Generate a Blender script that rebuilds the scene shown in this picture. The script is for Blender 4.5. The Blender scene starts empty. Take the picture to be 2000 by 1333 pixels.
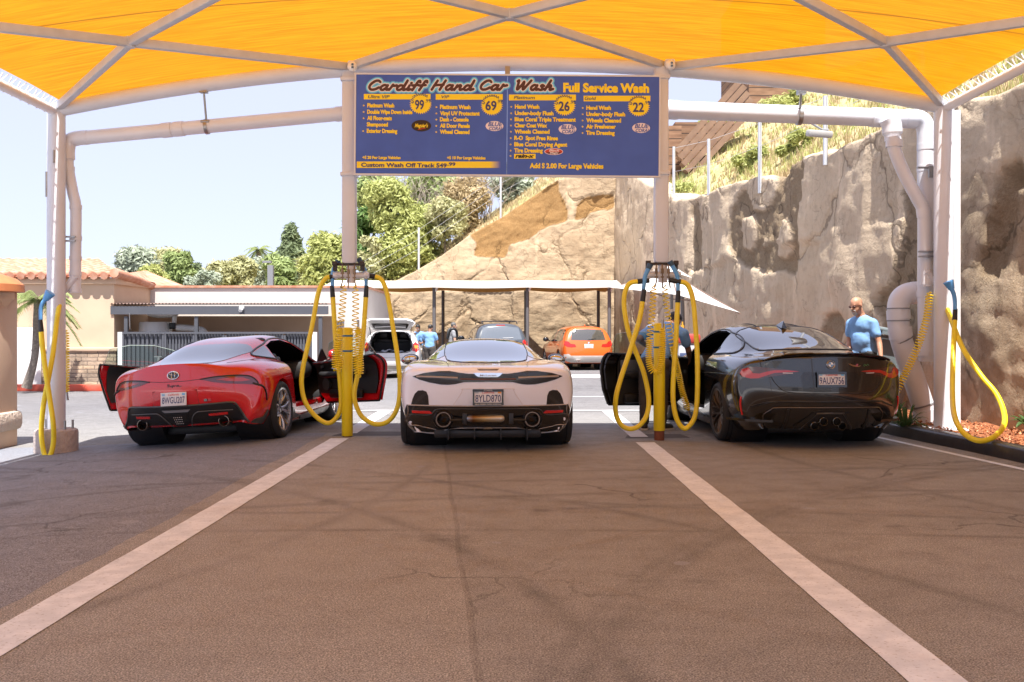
import bpy, bmesh, math, random
import numpy as np
from mathutils import Vector, Matrix, Euler, noise
from mathutils.bvhtree import BVHTree
from mathutils.geometry import delaunay_2d_cdt
# ------------------------------------------------------------------ camera, sky, sun, exposure
SC = bpy.context.scene
COL = SC.collection
R = math.radians
FPX, HX, HY, CH = 1944.0, 1001.0, 651.0, 1.265
cam = bpy.data.cameras.new('camera')
cam.lens = 35.0
cam.sensor_width = 36.0
cam.shift_x = (1000.0 - HX) / 2000.0
cam.shift_y = -(666.5 - HY) / 2000.0
cam.clip_start = 0.05
cam.clip_end = 2000
co = bpy.data.objects.new('camera', cam)
COL.objects.link(co)
co.location = (0, 0, CH)
co.rotation_euler = (R(90), 0, 0)
SC.camera = co
SUN_EL, SUN_AZ = R(67), R(176)
sdir = Vector((math.sin(SUN_AZ) * math.cos(SUN_EL), math.cos(SUN_AZ) * math.cos(SUN_EL), math.sin(SUN_EL)))
w = bpy.data.worlds.new("World")
SC.world = w
w.use_nodes = True
wn = w.node_tree
sky = wn.nodes.new('ShaderNodeTexSky')
sky.sky_type = 'NISHITA'
sky.sun_disc = False
sky.sun_elevation = SUN_EL
sky.sun_rotation = SUN_AZ
sky.altitude = 50
sky.air_density = 0.75
sky.dust_density = 1.2
sky.ozone_density = 3.5
bgn = wn.nodes['Background']
hz = wn.nodes.new('ShaderNodeMix'); hz.data_type = 'RGBA'; hz.inputs[0].default_value = .82
hz.inputs[7].default_value = (2.05, 2.06, 2.62, 1)
wn.links.new(sky.outputs[0], hz.inputs[6])
wn.links.new(hz.outputs[2], bgn.inputs[0])
bgn.inputs[1].default_value = 0.15
sl = bpy.data.lights.new('sun', 'SUN')
sl.energy = 4.3
sl.angle = R(0.55)
sl.color = (1.0, 0.975, 0.935)
so = bpy.data.objects.new('sun', sl)
COL.objects.link(so)
so.location = (0, -20, 40)
so.rotation_euler = (-sdir).to_track_quat('-Z', 'Y').to_euler()
SC.view_settings.view_transform = 'Standard'
SC.view_settings.look = 'None'
SC.view_settings.gamma = 1
SC.view_settings.exposure = 1.45
SC.cycles.use_denoising = True
SC.cycles.max_bounces = 7
SC.cycles.transparent_max_bounces = 12
SC.cycles.sample_clamp_indirect = 6
random.seed(7)
RNG = np.random.default_rng(11)
# ------------------------------------------------------------------ helpers
def P(px, py, Y):
 return Vector(((px - HX) / FPX * Y, Y, CH - (py - HY) / FPX * Y))
def gz(x, y=0.0):
 t = -2.3 - x
 if t <= 0: return 0.0
 return -0.2 * (1 - math.exp(-t * t / 6.0)) if t < 8 else -0.2
PM = {}
def thing(name, label, cat, loc=(0, 0, 0), rotz=0.0, group=None, rot=None):
 o = bpy.data.objects.new(name, None)
 COL.objects.link(o)
 o.empty_display_size = 0.2
 o.location = loc
 o.rotation_euler = rot if rot else (0, 0, rotz)
 o['label'] = label
 o['category'] = cat
 if group: o['group'] = group
 PM[o.name] = Matrix.LocRotScale(Vector(loc), Euler(rot if rot else (0, 0, rotz)), None)
 return o
def tag(o, label, cat, group=None):
 o['label'] = label
 o['category'] = cat
 if group: o['group'] = group
 return o
def root_inv(par):
 while par is not None:
  if par.name in PM: return PM[par.name].inverted()
  par = par.parent
 return Matrix()
def link(name, me, mats, parent=None, smooth=40, world=True):
 if world and parent is not None:
  me.transform(root_inv(parent))
 o = bpy.data.objects.new(name, me)
 COL.objects.link(o)
 if parent is not None: o.parent = parent
 for m in (mats if isinstance(mats, (list, tuple)) else [mats]):
  me.materials.append(m)
 if smooth:
  me.shade_smooth()
  if smooth < 180: me.set_sharp_from_angle(angle=R(smooth))
 return o
def catmull(pts, n=8, closed=False):
 pts = [Vector(p) for p in pts]
 if len(pts) < 3: return pts
 out = []
 N = len(pts)
 rng = range(N if closed else N - 1)
 for i in rng:
  p1, p2 = pts[i], pts[(i + 1) % N]
  p0 = pts[i - 1] if (i > 0 or closed) else p1 * 2 - p2
  p3 = pts[(i + 2) % N] if (i + 2 < N or closed) else p2 * 2 - p1
  for k in range(n):
   t = k / n
   out.append(0.5 * ((2 * p1) + (p2 - p0) * t + (2 * p0 - 5 * p1 + 4 * p2 - p3) * t * t + (3 * p1 - p0 - 3 * p2 + p3) * t ** 3))
 if not closed: out.append(pts[-1])
 return out
class MB:
 def __init__(s): s.v, s.f, s.m = [], [], []
 def add(s, vs, fs, m=0):
  b = len(s.v)
  s.v += [tuple(v) for v in vs]
  s.f += [tuple(i + b for i in f) for f in fs]
  s.m += [m] * len(fs)
  return s
 def box(s, c, size, rot=None, m=0, bev=0.0):
  sx, sy, sz = [q / 2 for q in size]
  M = Matrix.Translation(Vector(c))
  if rot is not None: M = M @ (Euler(rot).to_matrix().to_4x4() if not isinstance(rot, Matrix) else rot)
  if bev > 0:
   bm = bmesh.new()
   bmesh.ops.create_cube(bm, size=1)
   for v in bm.verts: v.co = Vector((v.co.x * sx * 2, v.co.y * sy * 2, v.co.z * sz * 2))
   bmesh.ops.bevel(bm, geom=bm.edges[:], offset=min(bev, sx * .95, sy * .95, sz * .95), segments=2, affect='EDGES', profile=.5)
   bm.verts.index_update()
   s.add([M @ v.co for v in bm.verts], [[v.index for v in f.verts] for f in bm.faces], m)
   bm.free()
   return s
  vs = [M @ Vector((x * sx, y * sy, z * sz)) for x in (-1, 1) for y in (-1, 1) for z in (-1, 1)]
  return s.add(vs, [(0, 1, 3, 2), (4, 6, 7, 5), (0, 4, 5, 1), (2, 3, 7, 6), (0, 2, 6, 4), (1, 5, 7, 3)], m)
 def tube(s, path, r, seg=12, caps=True, m=0, closed=False, flat=None):
  path = [Vector(p) for p in path]
  n = len(path)
  rs = r if isinstance(r, (list, tuple)) else [r] * n
  T = []
  for i in range(n):
   a = path[i - 1] if (i > 0 or closed) else path[i]
   b = path[(i + 1) % n] if (i < n - 1 or closed) else path[i]
   d = (b - a)
   T.append(d.normalized() if d.length > 1e-9 else Vector((0, 0, 1)))
  up = Vector((0, 0, 1)) if abs(T[0].z) < .9 else Vector((0, 1, 0))
  N = (up - T[0] * up.dot(T[0])).normalized()
  vs, fs = [], []
  for i in range(n):
   if i > 0:
    q = T[i - 1].rotation_difference(T[i])
    N = (q @ N)
    N = (N - T[i] * N.dot(T[i])).normalized()
   B = T[i].cross(N)
   for k in range(seg):
    a = 2 * math.pi * k / seg
    vs.append(path[i] + (N * math.cos(a) + B * math.sin(a) * (flat or 1)) * rs[i])
  for i in range(n if closed else n - 1):
   j = (i + 1) % n
   for k in range(seg):
    l = (k + 1) % seg
    fs.append((i * seg + k, i * seg + l, j * seg + l, j * seg + k))
  if caps and not closed:
   fs.append(tuple(range(seg))[::-1])
   fs.append(tuple((n - 1) * seg + k for k in range(seg)))
  return s.add(vs, fs, m)
 def cyl(s, a, b, r, r2=None, seg=20, m=0, caps=True):
  return s.tube([a, b], [r, r if r2 is None else r2], seg, caps, m)
 def lathe(s, prof, M=None, seg=32, m=0, closed=False):
  M = M or Matrix()
  vs, fs = [], []
  n = len(prof)
  for r_, z in prof:
   for k in range(seg):
    a = 2 * math.pi * k / seg
    vs.append(M @ Vector((r_ * math.cos(a), r_ * math.sin(a), z)))
  for i in range(n if closed else n - 1):
   j = (i + 1) % n
   for k in range(seg):
    l = (k + 1) % seg
    fs.append((i * seg + k, i * seg + l, j * seg + l, j * seg + k))
  return s.add(vs, fs, m)
 def prism(s, poly, h, M=None, m=0):
  M = M or Matrix()
  n = len(poly)
  vs = [M @ Vector((p[0], p[1], 0)) for p in poly] + [M @ Vector((p[0], p[1], h)) for p in poly]
  fs = [tuple(range(n))[::-1], tuple(range(n, 2 * n))] + [(i, (i + 1) % n, n + (i + 1) % n, n + i) for i in range(n)]
  return s.add(vs, fs, m)
 def sphere(s, c, r, seg=16, rings=10, m=0, sc=(1, 1, 1), rot=None):
  M = Matrix.Translation(Vector(c)) @ (Euler(rot).to_matrix().to_4x4() if rot else Matrix())
  vs, fs = [], []
  for i in range(rings + 1):
   t = math.pi * i / rings
   for k in range(seg):
    a = 2 * math.pi * k / seg
    vs.append(M @ Vector((r * sc[0] * math.sin(t) * math.cos(a), r * sc[1] * math.sin(t) * math.sin(a), r * sc[2] * math.cos(t))))
  for i in range(rings):
   for k in range(seg):
    l = (k + 1) % seg
    fs.append((i * seg + k, (i + 1) * seg + k, (i + 1) * seg + l, i * seg + l))
  return s.add(vs, fs, m)
 def grid(s, fn, nu, nv, m=0):
  vs = [fn(i / nu, j / nv) for j in range(nv + 1) for i in range(nu + 1)]
  fs = [(j * (nu + 1) + i, j * (nu + 1) + i + 1, (j + 1) * (nu + 1) + i + 1, (j + 1) * (nu + 1) + i) for j in range(nv) for i in range(nu)]
  return s.add(vs, fs, m)
 def mesh(s, name):
  me = bpy.data.meshes.new(name)
  me.from_pydata(s.v, [], s.f)
  me.validate()
  if len(me.polygons) == len(s.m): me.polygons.foreach_set('material_index', s.m)
  bm = bmesh.new(); bm.from_mesh(me)
  bmesh.ops.remove_doubles(bm, verts=bm.verts[:], dist=1e-6)
  bmesh.ops.recalc_face_normals(bm, faces=bm.faces[:])
  bm.to_mesh(me); bm.free()
  return me
 def build(s, name, mats, parent=None, smooth=40, world=True):
  return link(name, s.mesh(name), mats, parent, smooth, world)
def struct(o):
 o['kind'] = 'structure'
 return o
def eval_mesh(o):                                     # apply an object's modifiers, return the mesh
 dg = bpy.context.evaluated_depsgraph_get()
 dg.update()
 return bpy.data.meshes.new_from_object(o.evaluated_get(dg), depsgraph=dg)
def shaped(me, mods):
 o = bpy.data.objects.new('shaping', me)
 COL.objects.link(o)
 for kind, kw in mods:
  md = o.modifiers.new(kind, kind)
  for k, v_ in kw.items(): setattr(md, k, v_)
 r = eval_mesh(o)
 bpy.data.objects.remove(o)
 return r
# ------------------------------------------------------------------ materials
MC = {}
def pm(name, col, rough=.5, metal=0.0, spec=.5, coat=0.0, coatr=.04, bump=None, var=None, ior=None, trans=0.0, alpha=1.0, dirt=None, emit=None):
 if name in MC: return MC[name]
 m = bpy.data.materials.new(name)
 m.use_nodes = True
 nt = m.node_tree
 b = nt.nodes['Principled BSDF']
 b.inputs['Base Color'].default_value = (*col, 1)
 b.inputs['Roughness'].default_value = rough
 b.inputs['Metallic'].default_value = metal
 b.inputs['Specular IOR Level'].default_value = spec
 b.inputs['Coat Weight'].default_value = coat
 b.inputs['Coat Roughness'].default_value = coatr
 b.inputs['Transmission Weight'].default_value = trans
 b.inputs['Alpha'].default_value = alpha
 if ior: b.inputs['IOR'].default_value = ior
 if emit:
  b.inputs['Emission Color'].default_value = (*emit[0], 1)
  b.inputs['Emission Strength'].default_value = emit[1]
 tc = nt.nodes.new('ShaderNodeTexCoord')
 if var:
  n = nt.nodes.new('ShaderNodeTexNoise'); n.inputs['Scale'].default_value = var[0]; n.inputs['Detail'].default_value = 6
  nt.links.new(tc.outputs['Object'], n.inputs['Vector'])
  rp = nt.nodes.new('ShaderNodeValToRGB')
  k = var[2] if len(var) > 2 else .2
  rp.color_ramp.elements[0].position = .5 - k; rp.color_ramp.elements[1].position = .5 + k
  rp.color_ramp.elements[0].color = (*col, 1); rp.color_ramp.elements[1].color = (*var[1], 1)
  nt.links.new(n.outputs['Fac'], rp.inputs[0])
  nt.links.new(rp.outputs[0], b.inputs['Base Color'])
 if bump:
  n = nt.nodes.new('ShaderNodeTexNoise'); n.inputs['Scale'].default_value = bump[0]; n.inputs['Detail'].default_value = 8
  nt.links.new(tc.outputs['Object'], n.inputs['Vector'])
  bp = nt.nodes.new('ShaderNodeBump'); bp.inputs['Strength'].default_value = bump[1]; bp.inputs['Distance'].default_value = bump[2] if len(bump) > 2 else .01
  nt.links.new(n.outputs['Fac'], bp.inputs['Height'])
  nt.links.new(bp.outputs[0], b.inputs['Normal'])
 MC[name] = m
 return m
class NT:
 def __init__(s, name):
  s.m = bpy.data.materials.new(name); s.m.use_nodes = True
  s.t = s.m.node_tree; s.b = s.t.nodes['Principled BSDF']; s.out = s.t.nodes['Material Output']
  s.tc = s.t.nodes.new('ShaderNodeTexCoord')
 def n(s, kind, **kw):
  nd = s.t.nodes.new('ShaderNode' + kind)
  for k, v in kw.items():
   if hasattr(nd, k): setattr(nd, k, v)
   else: s.set(nd, k, v)
  return nd
 def set(s, nd, k, v):
  k = k if isinstance(k, int) else k.replace('_', ' ')
  i = nd.inputs[k]
  if isinstance(v, bpy.types.NodeSocket): s.t.links.new(v, i)
  else: i.default_value = v
 def math(s, op, a, b=0.0, c=None, clamp=False):
  nd = s.t.nodes.new('ShaderNodeMath'); nd.operation = op; nd.use_clamp = clamp
  s.set(nd, 0, a); s.set(nd, 1, b)
  if c is not None: s.set(nd, 2, c)
  return nd.outputs[0]
 def noise(s, scale, detail=6, vec=None, rough=.5, dist=0.0):
  nd = s.t.nodes.new('ShaderNodeTexNoise')
  nd.inputs['Scale'].default_value = scale; nd.inputs['Detail'].default_value = detail
  nd.inputs['Roughness'].default_value = rough; nd.inputs['Distortion'].default_value = dist
  s.t.links.new(vec if vec else s.tc.outputs['Object'], nd.inputs['Vector'])
  return nd.outputs['Fac']
 def ramp(s, fac, stops):
  nd = s.t.nodes.new('ShaderNodeValToRGB')
  e = nd.color_ramp.elements
  while len(e) < len(stops): e.new(.5)
  for i, (p, c) in enumerate(stops):
   e[i].position = p; e[i].color = (*c, 1) if not isinstance(c, (int, float)) else (c, c, c, 1)
  s.t.links.new(fac, nd.inputs[0])
  return nd.outputs[0]
 def mix(s, fac, a, b, mode='MIX'):
  nd = s.t.nodes.new('ShaderNodeMix'); nd.data_type = 'RGBA'; nd.blend_type = mode
  for k, v in ((0, fac), (6, a), (7, b)):
   if isinstance(v, bpy.types.NodeSocket): s.t.links.new(v, nd.inputs[k])
   else: nd.inputs[k].default_value = v if k == 0 else (*v, 1)
  return nd.outputs[2]
 def bump(s, h, strength=.5, dist=.01):
  nd = s.t.nodes.new('ShaderNodeBump'); nd.inputs['Strength'].default_value = strength; nd.inputs['Distance'].default_value = dist
  s.t.links.new(h, nd.inputs['Height']); s.t.links.new(nd.outputs[0], s.b.inputs['Normal'])
 def mapping(s, scale=(1, 1, 1), rot=(0, 0, 0), loc=(0, 0, 0)):
  nd = s.t.nodes.new('ShaderNodeMapping')
  nd.inputs['Scale'].default_value = scale; nd.inputs['Rotation'].default_value = rot; nd.inputs['Location'].default_value = loc
  s.t.links.new(s.tc.outputs['Object'], nd.inputs[0])
  return nd.outputs[0]
M_post = pm('powder_coated_steel', (.66, .67, .71), .5, var=(3, (.60, .61, .65), .25), bump=(40, .05))
M_bar = pm('bare_tie_bar', (.56, .57, .60), .5, var=(8, (.48, .49, .52), .25))
M_pvc = pm('pvc_pipe', (.70, .71, .75), .35, var=(2.5, (.63, .64, .68), .25))
M_yellow = pm('yellow_hose', (.88, .70, .02), .42, var=(7, (.78, .58, .02), .22), bump=(90, .25, .004))
M_coil = pm('yellow_coil', (.88, .66, .01), .35)
M_bollard = pm('yellow_bollard_sleeve', (.90, .70, .012), .4, var=(2, (.84, .62, .01), .3))
M_bluepl = pm('blue_nozzle_plastic', (.12, .36, .70), .4, var=(9, (.09, .30, .62), .25))
M_black = pm('black_plastic', (.012, .012, .013), .45)
M_blackg = pm('gloss_black', (.008, .008, .009), .12, coat=.6)
M_grey = pm('grey_plastic', (.22, .22, .23), .5)
M_conc = pm('concrete', (.48, .42, .38), .85, var=(7, (.36, .31, .28), .25), bump=(45, .4, .01))
M_rust = pm('rusty_base', (.20, .06, .03), .8, var=(14, (.12, .04, .02), .2))
M_metal = pm('dull_metal', (.35, .34, .33), .4, metal=.9)
M_chrome = pm('chrome', (.75, .75, .76), .12, metal=1.0)
M_white = pm('white_paint', (.78, .77, .75), .5)
# ------------------------------------------------------------------ ground
def asphalt():
 s = NT('asphalt')
 o = s.tc.outputs['Object']
 sep = s.n('SeparateXYZ', Vector=o)
 x, y = sep.outputs[0], sep.outputs[1]
 far = s.math('MULTIPLY_ADD', y, 1 / 9, -10.5 / 9, clamp=True)  # shaded bays coloured paler and sunlit lot darker, offsetting the canopy shade
 big = s.noise(.55, 5, dist=.6)
 mid = s.noise(4.5, 6)
 base = s.mix(far, (.215, .203, .186), (.128, .122, .125))
 base = s.mix(s.ramp(big, [(.35, 0), (.7, 1)]), base, s.mix(far, (.262, .248, .228), (.155, .148, .150)))
 base = s.mix(s.math('MULTIPLY', s.ramp(mid, [(.45, 0), (.75, 1)]), .35), base, s.mix(.5, base, (.07, .06, .055)))
 wob = s.math('MULTIPLY', s.math('SUBTRACT', s.noise(1.2, 4), .5), .05)
 jx = s.math('ADD', s.math('ADD', x, s.math('MULTIPLY', y, .086)), wob)
 left = s.math('LESS_THAN', jx, .19)
 near = s.math('LESS_THAN', y, 12.6)
 pale = s.math('MULTIPLY', left, near)
 base = s.mix(s.math('MULTIPLY', pale, .45), base, (.30, .28, .25))
 lane = s.math('MULTIPLY', s.math('LESS_THAN', s.math('ADD', x, s.math('MULTIPLY', wob, 3.0)), -2.35), near)
 base = s.mix(s.math('MULTIPLY', lane, .8), base, (.165, .178, .215))
 seam = s.math('LESS_THAN', s.math('ABSOLUTE', s.math('SUBTRACT', jx, .19)), .016)
 base = s.mix(s.math('MULTIPLY', s.math('MULTIPLY', seam, near), .28), base, (.07, .06, .05))
 tot = None
 for cx, cy, r, wd, k in ((9, 1.5, 9.0, .16, .5), (9.4, 1.2, 9.6, .13, .4), (-8, 2, 8.6, .17, .5), (-8.2, 0, 11.4, .15, .45), (3, -8, 16.0, .16, .5), (3, -8, 17.3, .13, .45), (-2, 24, 15.6, .16, .45), (-2, 24, 17.0, .12, .4), (6, 25, 18.4, .14, .4), (-14, 10, 13.2, .14, .4), (15, 12, 12.4, .15, .45), (-.4, -20, 26.4, .10, .5), (1.5, 14.5, 2.0, .05, .5)):
  dx = s.math('SUBTRACT', x, cx); dy = s.math('SUBTRACT', y, cy)
  d = s.math('SQRT', s.math('ADD', s.math('MULTIPLY', dx, dx), s.math('MULTIPLY', dy, dy)))
  e = s.math('ABSOLUTE', s.math('SUBTRACT', d, r))
  q = s.math('MULTIPLY', s.math('SUBTRACT', 1.0, s.math('DIVIDE', e, wd * .62), clamp=True), k * .8)
  tot = q if tot is None else s.math('MAXIMUM', tot, q)
 fade = s.ramp(s.noise(.8, 3), [(.35, .15), (.6, 1.0)])
 base = s.mix(s.math('MULTIPLY', tot, fade), base, (.03, .026, .024))
 agg = s.noise(130, 3, rough=.7)
 base = s.mix(.95, base, s.ramp(agg, [(.34, .08), (.5, .5), (.64, .98)]), 'OVERLAY')
 base = s.mix(.35, base, s.ramp(s.noise(34, 4, rough=.7), [(.32, .22), (.68, .80)]), 'OVERLAY')
 oil = s.ramp(s.noise(1.1, 4, rough=.6), [(.62, 0), (.72, .55)])
 base = s.mix(s.math('MULTIPLY', oil, near), base, (.045, .040, .036))
 wet = s.ramp(s.noise(2.6, 1), [(.745, 0), (.755, .5)])
 base = s.mix(wet, base, (.30, .31, .35))
 spot = s.ramp(s.noise(22, 2), [(.73, 0), (.76, 1)])
 base = s.mix(s.math('MULTIPLY', spot, .25), base, (.38, .35, .33))
 v = s.n('TexVoronoi', feature='DISTANCE_TO_EDGE', Scale=.55, Vector=s.mapping())
 wv = s.n('VectorMath', operation='ADD')
 nd = s.n('TexNoise', Scale=1.7, Detail=6, Vector=o)
 sc = s.n('VectorMath', operation='SCALE'); s.t.links.new(nd.outputs['Color'], sc.inputs[0]); sc.inputs['Scale'].default_value = .7
 s.t.links.new(o, wv.inputs[0]); s.t.links.new(sc.outputs[0], wv.inputs[1]); s.t.links.new(wv.outputs[0], v.inputs['Vector'])
 crack = s.math('MULTIPLY', s.math('LESS_THAN', v.outputs['Distance'], .006), s.ramp(s.noise(.35, 2), [(.52, 0), (.6, .55)]))
 base = s.mix(crack, base, (.03, .028, .026))
 s.set(s.b, 'Base Color', base)
 s.set(s.b, 'Roughness', s.ramp(mid, [(.3, .62), (.7, .85)]))
 s.bump(s.noise(110, 3), .9, .008)
 return s.m
mb = MB()
xs = sorted(set([-320, -120, -60, -30, -20, -14] + [round(-11 + .35 * i, 2) for i in range(26)] + [-2, 0, 2, 5, 8, 14, 30, 60, 120, 320]))
ys = [-60, -20, -6, 0, 2, 4, 6, 8, 10, 12, 14, 16, 20, 25, 30, 40, 60, 100, 200, 400, 700]
mb.add([(x, y, gz(x)) for y in ys for x in xs], [(j * len(xs) + i, j * len(xs) + i + 1, (j + 1) * len(xs) + i + 1, (j + 1) * len(xs) + i) for j in range(len(ys) - 1) for i in range(len(xs) - 1)])
struct(mb.build('ground', asphalt(), smooth=180))
# ------------------------------------------------------------------ painted lane lines (sheets 4 mm above the asphalt)
def paint():
 s = NT('worn_white_paint')
 n = s.noise(7, 8, rough=.65)
 col = s.mix(s.ramp(n, [(.40, 0), (.62, 1)]), (.57, .61, .67), (.71, .75, .81))
 col = s.mix(s.ramp(s.noise(60, 4), [(.60, 0), (.70, .5)]), col, (.2, .17, .15))
 s.set(s.b, 'Base Color', col); s.set(s.b, 'Roughness', .7)
 s.bump(s.noise(120, 3), .3, .004)
 return s.m
M_paint = paint()
M_paintw = pm('sunlit_white_paint', (.60, .59, .59), .65, var=(6, (.46, .45, .45), .2))  # line paint copy for sunlit stretches; the other is cooled for shade
def line_strip(pts, wd, mat=M_paint, h=.004):
 mb = MB()
 pts = [Vector((p[0], p[1], 0)) for p in pts]
 vs = []
 for i, p in enumerate(pts):
  d = (pts[min(i + 1, len(pts) - 1)] - pts[max(i - 1, 0)]).normalized()
  n = Vector((d.y, -d.x, 0)) * wd / 2
  e = .05 * noise.noise(Vector((p.x * 3, p.y * 4.1, 1)))
  for q in (p - n * (1 + e), p + n * (1 - e)): vs.append((q.x, q.y, gz(q.x) + h))
 mb.add(vs, [(2 * i, 2 * i + 1, 2 * i + 3, 2 * i + 2) for i in range(len(pts) - 1)])
 return struct(mb.build('lane_marking', mat, smooth=180))
def seg(a, b, n=14): return [(a[0] + (b[0] - a[0]) * i / n, a[1] + (b[1] - a[1]) * i / n) for i in range(n + 1)]
line_strip(seg((-2.12, .8), (-2.07, 11.95), 110), .215)
line_strip(seg((1.545, .8), (1.53, 11.5), 110), .215)
line_strip(seg((-2.07, 12.55), (-2.06, 16.1), 10), .215, M_paintw)
line_strip(seg((1.54, 12.1), (1.56, 16.2), 10), .215, M_paintw)
line_strip(seg((-2.9, 16.2), (2.2, 16.2), 8), .14, M_paintw, .009)
line_strip(seg((-4, 19.8), (4.2, 19.8), 8), .13, M_paintw)
line_strip(seg((-9, 29.2), (5, 29.2), 8), 1.9, M_paintw)
line_strip(seg((4.95, 7.2), (4.40, 12.3), 10) + seg((4.40, 12.3), (4.2, 17), 6)[1:], .085)
mb = MB()
mb.grid(lambda u, v: Vector((-40 + 80 * u, -40 + 42.5 * v, .004 + gz(-40 + 80 * u))), 60, 2)
struct(mb.build('bounce_apron', pm('bounce_apron_concrete', (.58, .56, .54), .85, var=(2, (.50, .48, .46), .3)), smooth=180))  # unseen pale apron added to bounce sunlight into the bays
mb = MB()
for cx, cy, sx, sy in ((-1.75, 12.5, .95, .55), (1.75, 12.2, .8, .5), (3.0, 22.0, 1.3, .5)):
 mb.add([(cx - sx / 2, cy - sy / 2, gz(cx) + .002), (cx + sx / 2, cy - sy / 2 + .05, gz(cx) + .002), (cx + sx / 2 - .05, cy + sy / 2, gz(cx) + .002), (cx - sx / 2 + .1, cy + sy / 2, gz(cx) + .002)], [(0, 1, 2, 3)])
struct(mb.build('road_patch', pm('patch_asphalt', (.10, .09, .085), .8, var=(30, (.07, .06, .055), .2)), smooth=180))
# ------------------------------------------------------------------ kerb, planter, mulch
kp = [(5.06, 6.0), (4.98, 9.6), (4.72, 12.35), (4.62, 15.0), (4.4, 20.0), (4.0, 30), (3.6, 41.5)]
kp = [(v.x, v.y) for v in catmull([(a, b, 0) for a, b in kp], 6)]
mb = MB()
prof = [(-.02, 0), (0, .115), (.02, .138), (.05, .145), (.15, .145), (.15, 0)]
n = len(prof)
vs = [(x + px_, y, pz) for x, y in kp for px_, pz in prof]
mb.add(vs, [(i * n + k, i * n + k + 1, (i + 1) * n + k + 1, (i + 1) * n + k) for i in range(len(kp) - 1) for k in range(n - 1)])
M_kerb = pm('black_painted_kerb', (.022, .022, .026), .32, var=(6, (.045, .045, .05), .25), bump=(25, .25, .006))
struct(mb.build('kerb', M_kerb))
def mulch_mat():
 s = NT('red_bark_mulch')
 c = s.ramp(s.noise(26, 6, rough=.7), [(.32, (.10, .03, .012)), (.5, (.30, .095, .03)), (.7, (.45, .20, .09))])
 s.set(s.b, 'Base Color', c); s.set(s.b, 'Roughness', .9)
 s.bump(s.noise(40, 5), 1.0, .04)
 return s.m
M_mulch = mulch_mat()
mb = MB()
mb.grid(lambda u, v: (lambda x0, y: Vector((x0 + .15 + u * 2.6, y, .10 + .05 * noise.noise(Vector((u * 9, y * 2.2, 3))) + .03 * u)))(np.interp(6 + v * 35, [b for a, b in kp], [a for a, b in kp]), 6 + v * 35), 14, 160)
o = mb.build('planter_bed', M_mulch, smooth=180); struct(o)
mb = MB()
for i in range(1500):
 y = 8.0 + RNG.random() ** 1.5 * 8
 x = np.interp(y, [b for a, b in kp], [a for a, b in kp]) + .17 + RNG.random() * .95
 a = RNG.random() * 6.28; l = .015 + RNG.random() * .03
 mb.box((x, y, .135 + RNG.random() * .02), (l, l * .4, .008), rot=(RNG.random() * .8, RNG.random() * .8, a), m=int(RNG.integers(0, 3)))
o = mb.build('bark_chips', [pm('bark_a', (.36, .12, .04), .9), pm('bark_b', (.20, .06, .025), .9), pm('bark_c', (.48, .24, .12), .9)], smooth=0)
o['kind'] = 'stuff'
mb = MB()
mb.box((-12.4, 25.2, -.12), (4.2, .25, .17), bev=.02)
struct(mb.build('red_kerb', pm('red_kerb_paint', (.62, .07, .03), .6, var=(5, (.5, .1, .06), .2))))
# ------------------------------------------------------------------ shade canopy
YA = 12.0
CD = 10.6
XL, XR = -5.5, 5.2
def zv(x): return 4.51 - .0188 * (x + .05) ** 2
canopy = thing('shade_canopy', 'large yellow fabric shade canopy on a curved steel frame over the three wash bays', 'canopy', (0, YA, 0))
def fabric_mat():
 s = NT('yellow_shade_cloth')
 for n_ in (s.b,): s.t.nodes.remove(n_)
 sep = s.n('SeparateXYZ', Vector=s.tc.outputs['Object'])
 st = s.noise(1.0, 6, s.mapping((1.6, 26, 1.6), rot=(0, 0, .05)), .6)
 k = s.math('ADD', s.math('MULTIPLY', st, .75), s.math('MULTIPLY', s.noise(1.0, 3, s.mapping((.5, 70, .5), rot=(0, 0, .05))), .25))
 ct = s.ramp(k, [(.38, (.215, .078, .0012)), (.60, (.31, .122, .0025))])
 seam = None
 for sy in (-1.95, -4.1, -6.3, -8.5):
  e = s.math('ABSOLUTE', s.math('SUBTRACT', s.math('ADD', sep.outputs[1], s.math('MULTIPLY', s.math('ABSOLUTE', sep.outputs[0]), .09)), sy))
  q = s.math('LESS_THAN', e, .018)
  seam = q if seam is None else s.math('MAXIMUM', seam, q)
 ct = s.mix(s.math('MULTIPLY', seam, .75), ct, (.07, .03, .003))
 tr = s.n('BsdfTranslucent', Color=ct)
 df = s.n('BsdfDiffuse', Color=(.20, .11, .02, 1))
 ad = s.n('AddShader'); s.t.links.new(tr.outputs[0], ad.inputs[0]); s.t.links.new(df.outputs[0], ad.inputs[1])
 tp = s.n('BsdfTransparent')
 mx = s.n('MixShader'); mx.inputs[0].default_value = .012
 s.t.links.new(ad.outputs[0], mx.inputs[1]); s.t.links.new(tp.outputs[0], mx.inputs[2])
 s.t.links.new(mx.outputs[0], s.out.inputs['Surface'])
 return s.m
def fab(u, v):
 x = XL + .08 + u * (XR - XL - .16)
 y = YA + .03 - v * CD
 sag = .05 * math.sin(math.pi * min(1, abs((x * .28) % 1))) * 0
 z = zv(x) + .082 + .02 * min(1, v * 12) + .045 * math.sin(math.pi * ((v * CD / 3.4) % 1)) * math.cos(x * .3)
 return Vector((x, y, z))
MB().grid(fab, 60, 80).build('canopy_fabric', fabric_mat(), canopy, smooth=180)
def arch(Y, r): return [(x, Y, zv(x)) for x in np.linspace(XL, XR, 40)], r
for Y in (YA, YA - 6.8, YA - CD):
 p, r = arch(Y, .086)
 MB().tube(p, r, 16).build('arch_beam', M_post, canopy, 60)
M_eave = pm('pale_eave_tube', (.74, .74, .76), .4)
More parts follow.
